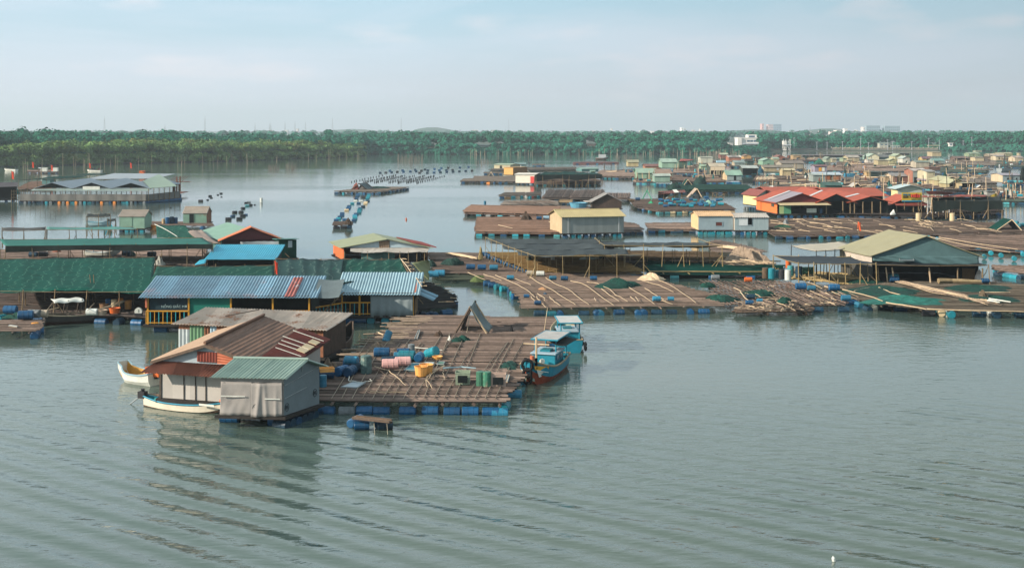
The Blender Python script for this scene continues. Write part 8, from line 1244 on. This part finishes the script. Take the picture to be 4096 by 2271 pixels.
hut('maroon roofed yellow hut with dark windows',Q,470,665,335,286,242,'x','#c9a95c','#6a4450',6,wins=((.4,.6,.2,.8),)); hut('tan box hut with dark teal shaded flank',Q,670,858,238,152,140,'shed','#c4ae84','#b59f78',8,right='#2f5a60'); hut('plank hut with a thin greenish lid roof',Q,330,600,475,356,332,'x','#c0b29a','#7f9484',6,right='#6f7a74'); hut('teal roofed low hut with a small dark arch',Q,695,912,378,330,285,'x','#8a9c94','#6fa098',7,door=(.15,.45,.6)); hut('two-storey grey hut with white and rust striped roof',Q,270,552,805,540,492,'x','#7f9498',mat('#b8ada4',.6,.1,.3,stripe=((1,0,0),1.4,.6),rust=.3,rcol='#8a4a38'),7,side='#a5604a',wins=((.45,.98,.55,.95),(.05,.4,.05,.5),(.42,.55,.05,.5)),z0=.8); hut('cream house with shallow grey roof and side veranda',Q,555,725,830,560,515,'x','#d6c9a4','#93928e',8,z0=.8,right='#9a8f88',wins=((.76,.84,.78,.86),)); hut('narrow cream hut with pointed arch front and long violet roof',Q,535,622,828,722,668,'y','#cdb285','#8a7b84',9,z0=.8); hut('dark shed below the violet roof',Q,622,980,830,728,655,'x','#2e3032','#857780',6,z0=.8,open_=True)
hut('olive gabled boathouse with open front, tallest of three',Q,870,1270,870,742,672,'y','#b0a070','#b5b084',9,open_=True,z0=.8,gable='#4a4a40'); hut('olive boathouse front with cream posts, nearest of three',Q,1030,1290,898,802,722,'y','#b0a070','#b8b488',7,open_=True,z0=.8,gable='#5a584c'); hut('flat cream-roofed boathouse, third of the olive group',Q,1290,1552,915,796,782,'shed','#5a5a4a','#c4b890',7,open_=True,z0=.8,side='#c4ae80')
atent('white tarpaulin A-frame tent at the water gap',Q,(1535,930),(1680,838),(1715,935),5,mat('#c9d3d6',.6,.06,1),mat('#3f4a50',.8,.2,1)); 
hut('long blue-grey floating house with pointed cream sunlit end wall and two windows',Q,2135,2515,775,632,592,'x','#8299a0','#9d98a4',8,side='#dcc5a0',wins=((.22,.34,.35,.65),(.7,.8,.35,.65)),fl=0,z0=.8,name='floating_house'); heap(Q,2510,600,2640,790,'dark tarpaulin wall at the end of the long blue-grey house',NET_DK,'tarpaulin_wall',hgt=3.5,cat='tarpaulin')
hut('pale green hut with long flat roof by the far bushes',Q,1430,1662,245,185,158,'x','#7f9c74','#93a888',7); hut('cream hut with grey lid roof by the far bushes',Q,1560,1745,338,266,252,'x','#d3be94','#a89c84',6); hut('tiny cream-roofed hut at the edge of the far bushes',Q,1570,1700,150,135,122,'x','#9aa58a','#c4bc98',5); hut('cream hut with a thin violet roof on the far side',Q,1990,2175,325,238,224,'x','#d3c2a0','#958a8c',6,wins=((.3,.45,.3,.7),)); hut('wide low hut with beige roof slope, behind the thin violet roof',Q,1850,2200,250,235,182,'x','#8a7a64','#bda88c',8); hut('olive shed with tilted cream sheet on top',Q,2040,2342,232,182,160,'x','#9a9a6c','#b5ab84',7); hut('pinkish cream hut at the far picture edge',Q,2385,2562,350,268,230,'x','#d3bd9c','#a8958a',7); hut('small brown hut beside a yellow gas bottle on the far side',Q,2190,2380,330,285,270,'shed','#6a5a4c','#7d6c5c',5); hut('tiny tan chimney hut on the far picture edge roof',Q,2470,2505,222,172,166,'shed','#b5a584','#b5a584',3)
hut('grey white sheet hut on the dark raft by the long low red roof',Q,1810,1978,1050,965,960,'shed','#a9aaa4','#b0b0aa',3); hut('wide low roof of corrugated white with dark underside in the village front',Q,495,1190,1030,1000,925,'x','#2f3436','#b0b6b6',7,open_=True,z0=1.2) if False else None
hut('small grey shed among the drums behind the mint channel hut',N,2440,2580,480,405,390,'shed','#8f9d98','#a8b3ac',5) ; hut('dark brown pole shelter in the far village row',Q,1145,1420,320,275,235,'x','#5a4038','#6a5048',7,open_=True); hut('low brown hut with rusty roof edge near the plank hut',Q,600,840,520,490,470,'x','#6a4436','#8a5642',5)
t=boat('grey work boat with a thin mast passing behind the long blue-grey house',W(Q(2060,562)),W(Q(2305,552)),3.0,1.1,GREY,WOOD_D,GREY,name='fishing_boat',thwarts=1); p=boat_pt(t,.45,0,1); mb=MB(); mb.tube([p,p+V((0,0,5))],.15,4); mb.tube([p+V((-1,0,0)),p+V((0,0,4))],.1,4); mb.build('mast',POST_D,t); person('person standing at the end of the grey work boat',boat_pt(t,.03,0,1.0),1.75,'stand','#c9c9c9'); person('person in a dark shirt standing amidships on the grey work boat',boat_pt(t,.7,0,1.0),1.75,'stand','#3a4048')
t=boat('long slim pale boat drawn up along the dark village raft',W(Q(1320,556)),W(Q(1800,550)),2.2,.8,WHITE,WOOD,WHITE,name='long_boat',thwarts=2,bowrise=.7)
# village rafts: decks with drums, sticks and sheds between the houses
vr_tab=[(N,[(0,382),(425,382),(430,350),(0,352)],'pontoon with bright blue drums before the tan gabled hut'),(N,[(380,478),(640,482),(640,462),(390,460)],'dark deck with coils under the tall mint hut'),(N,[(830,475),(1420,480),(1430,405),(840,405)],'cluttered grey raft between the low teal hut and the mint roofed hut'),(N,[(840,372),(1300,378),(1280,330),(850,325)],'raft strung with small drums behind the low teal hut'),(N,[(1000,315),(1180,320),(1180,292),(1010,288)],'dark green raft beside the big mint barn'),
(N,[(1480,385),(2440,395),(2440,345),(1500,340)],'long dark raft in front of the straw-walled hut'),(N,[(1800,560),(2576,570),(2576,500),(1900,500)],'dark green raft behind the bowed red roof'),(N,[(1750,470),(2450,480),(2450,420),(1800,412)],'stick-littered raft around the beige box hut'),(N,[(1500,300),(2100,300),(2090,262),(1520,262)],'dark raft around the two-window grey hut'),(N,[(1650,240),(2576,245),(2560,205),(1700,200)],'pole-littered raft along the far edge of the village'),(N,[(1150,265),(1480,270),(1480,245),(1180,240)],'raft under the long white flat-roofed shed'),
(P,[(0,720),(540,740),(520,560),(100,560)],'dark raft between the beige box hut and the poster hut'),(P,[(500,870),(1330,900),(1330,830),(560,800)],'raft full of sticks behind the dark green net barn'),(P,[(1110,830),(2050,840),(2000,700),(1180,690)],'work raft with drums in a row before the fringed net shed'),(P,[(1120,700),(1700,705),(1690,600),(1140,595)],'blackish raft behind the row of blue drums'),(P,[(800,540),(2576,560),(2576,440),(830,450)],'broad dark raft across the village middle'),(P,[(1000,440),(1900,445),(1880,370),(1020,370)],'green-tinged raft below the tan house'),(P,[(100,330),(800,340),(780,290),(130,285)],'dark raft beside the tan box hut'),(P,[(1330,980),(2400,990),(2200,850),(1380,845)],'brown raft around the pale grey tent'),(P,[(1980,935),(2576,940),(2576,840),(2020,835)],'raft before the grey roofed hut'),
(Q,[(0,470),(900,480),(880,400),(0,395)],'brown raft around the plank hut'),(Q,[(850,560),(1750,570),(1850,490),(860,390)],'wide dark green raft with boat hulls'),(Q,[(900,700),(1560,780),(2000,790),(1980,720),(1650,640),(960,590)],'dark jetty with a row of blue drums reaching the pointed cream end wall'),(Q,[(0,880),(880,900),(860,810),(0,815)],'pale grey raft in front of the two-storey hut'),(Q,[(860,960),(1650,960),(1600,890),(880,880)],'dark net raft in front of the olive boathouses'),(Q,[(1350,1060),(2576,1080),(2576,960),(1700,935)],'reddish brown raft with railings behind the long low red roof'),(Q,[(940,400),(2000,420),(2000,320),(960,310)],'cluttered raft of the far village side'),(Q,[(1980,440),(2640,450),(2640,350),(2000,335)],'muddy brown bank raft at the far picture edge'),(Q,[(1400,330),(2100,330),(2100,245),(1400,250)],'far raft beside the bushes'),(Q,[(0,390),(480,395),(470,330),(0,325)],'raft under the white plank gable'),(Q,[(2140,800),(2640,800),(2640,770),(2150,772)],'narrow deck of the long blue-grey floating house'),(Q,[(1980,1110),(2640,1120),(2640,1040),(2000,1045)],'dark raft edge by the grey white sheet hut'),(S,[(2150,335),(2700,345),(2700,270),(2160,260)],'dark railed raft beyond the end of the complex')]
for zoom,poly,lb in vr_tab:
    m_=random.choice((BAMBOO_D,BAMBOO_G,NDK,BAMBOO,mat('#3f4a42',.85,.3,.8,island=.5)))
    t=raft(lb,poly,z=.65,pitch=.8,r=.16,m=m_,zoom=zoom,under=True,beams=7,drums=[(0,max(5,int((poly[1][0]-poly[0][0])/ (zoom.k*11))))],fcols=[BLUE,TEAL,NAVY,DRUM_DARK,CYAN,NAVY],wob=.08)
    pts=[W(zoom(*p),.65) for p in poly]
    # deck clutter: net rolls, stick bundles and rail posts that belong to the float
    for i in range(12):
        mb=MB(); a_,b_=R(.05,.95),R(.1,.9); k=len(pts); p=pts[0].lerp(pts[1],a_).lerp(pts[-1].lerp(pts[2] if k==4 else pts[-2],a_),b_); l=R(2,7); an=R(-.5,.5); mb.tube([p+V((0,0,.25)),p+V((math.cos(an)*l,math.sin(an)*l*2,.25+R(0,.3)))],R(.1,.22),4); mb.build('stick',random.choice((POLE,PLANK,WOOD,BAMBOO)),t)
    for i in range(7):
        a_,b_=R(.02,.98),R(.05,.95); p=pts[0].lerp(pts[1],a_).lerp(pts[-1].lerp(pts[2] if len(pts)==4 else pts[-2],a_),b_); mb=MB(); mb.tube([p,p+V((R(-.2,.2),0,R(1.5,3.2)))],.09,4); mb.build('post',random.choice((POST,POLE,POST_D)),t)
lbs=[('small dark net heap on a village raft',NET_PILE_D),('teal tarpaulin heap on a village raft',mat('#1f6a66',.8,.3,1)),('rusty brown heap on a village raft',mat('#6a4232',.85,.3,1)),('pale sack heap on a village raft',mat('#aaa294',.8,.2,1)),('green net heap on a village raft',NET_PILE)]
gcount={}
for i in range(70):
    zoom,poly,_=random.choice(vr_tab[:-1]); a_,b_=R(.05,.95),R(.15,.9); pu=[(1-b_)*((1-a_)*poly[0][j]+a_*poly[1][j])+b_*((1-a_)*poly[-1][j]+a_*poly[2 if len(poly)==4 else -2][j]) for j in (0,1)]; lb,m_=lbs[i%5]; w=R(8,20)*zoom.k; heap(zoom,pu[0]-w/2,pu[1]-w*.3,pu[0]+w/2,pu[1],lb,m_,'deck_heap',z=.7,hgt=R(.5,1.5),cat='heap',group=lb+'s',n=12)
for i in range(80):
    zoom,poly,_=random.choice(vr_tab[:-1]); a_,b_=R(.03,.97),R(.1,.95); pu=[(1-b_)*((1-a_)*poly[0][j]+a_*poly[1][j])+b_*((1-a_)*poly[-1][j]+a_*poly[2 if len(poly)==4 else -2][j]) for j in (0,1)]
    p=W(zoom(*pu),.9); drum(random.choice((BLUE,TEAL,NAVY,CYAN,DRUM_WHITE,NAVY)),p+V((0,0,.3)),R(-.5,.5),up=random.random()<.2,s=1.1,label='plastic drum lying about on the rafts of the village',group='drums lying about in the village',name='plastic_drum')
g2='row of blue drums on the work raft'
for i in range(9): u=1185+i*24; dr(P,u,690,BLUE_L,'up','light blue drum in the neat row on the village work raft',1.5,g=g2)
for i in range(7): u=1570+i*75; dr(O,u,720,random.choice((DRUM_WHITE,CYAN,DRUM_WHITE)),'lie','pale float drum along the edge before the straw-walled hut',2.0,g='pale float drums before the straw-walled hut',z=.2)
for i in range(12): u=830+i*15; dr(O,u,452,mat('#9fc4d4',.5,.1,2),'up','pale blue can in the tight row beside the long white shed',1.2,g='pale blue cans beside the long white shed',z=2.2)
raft('shelf float carrying the tight row of pale blue cans',[(770,465),(1020,465),(1010,445),(790,445)],z=2.0,pitch=.8,r=.1,m=POST,zoom=O,under=True)
bg.inputs['Strength'].default_value=.086
scene.view_settings.exposure=.68
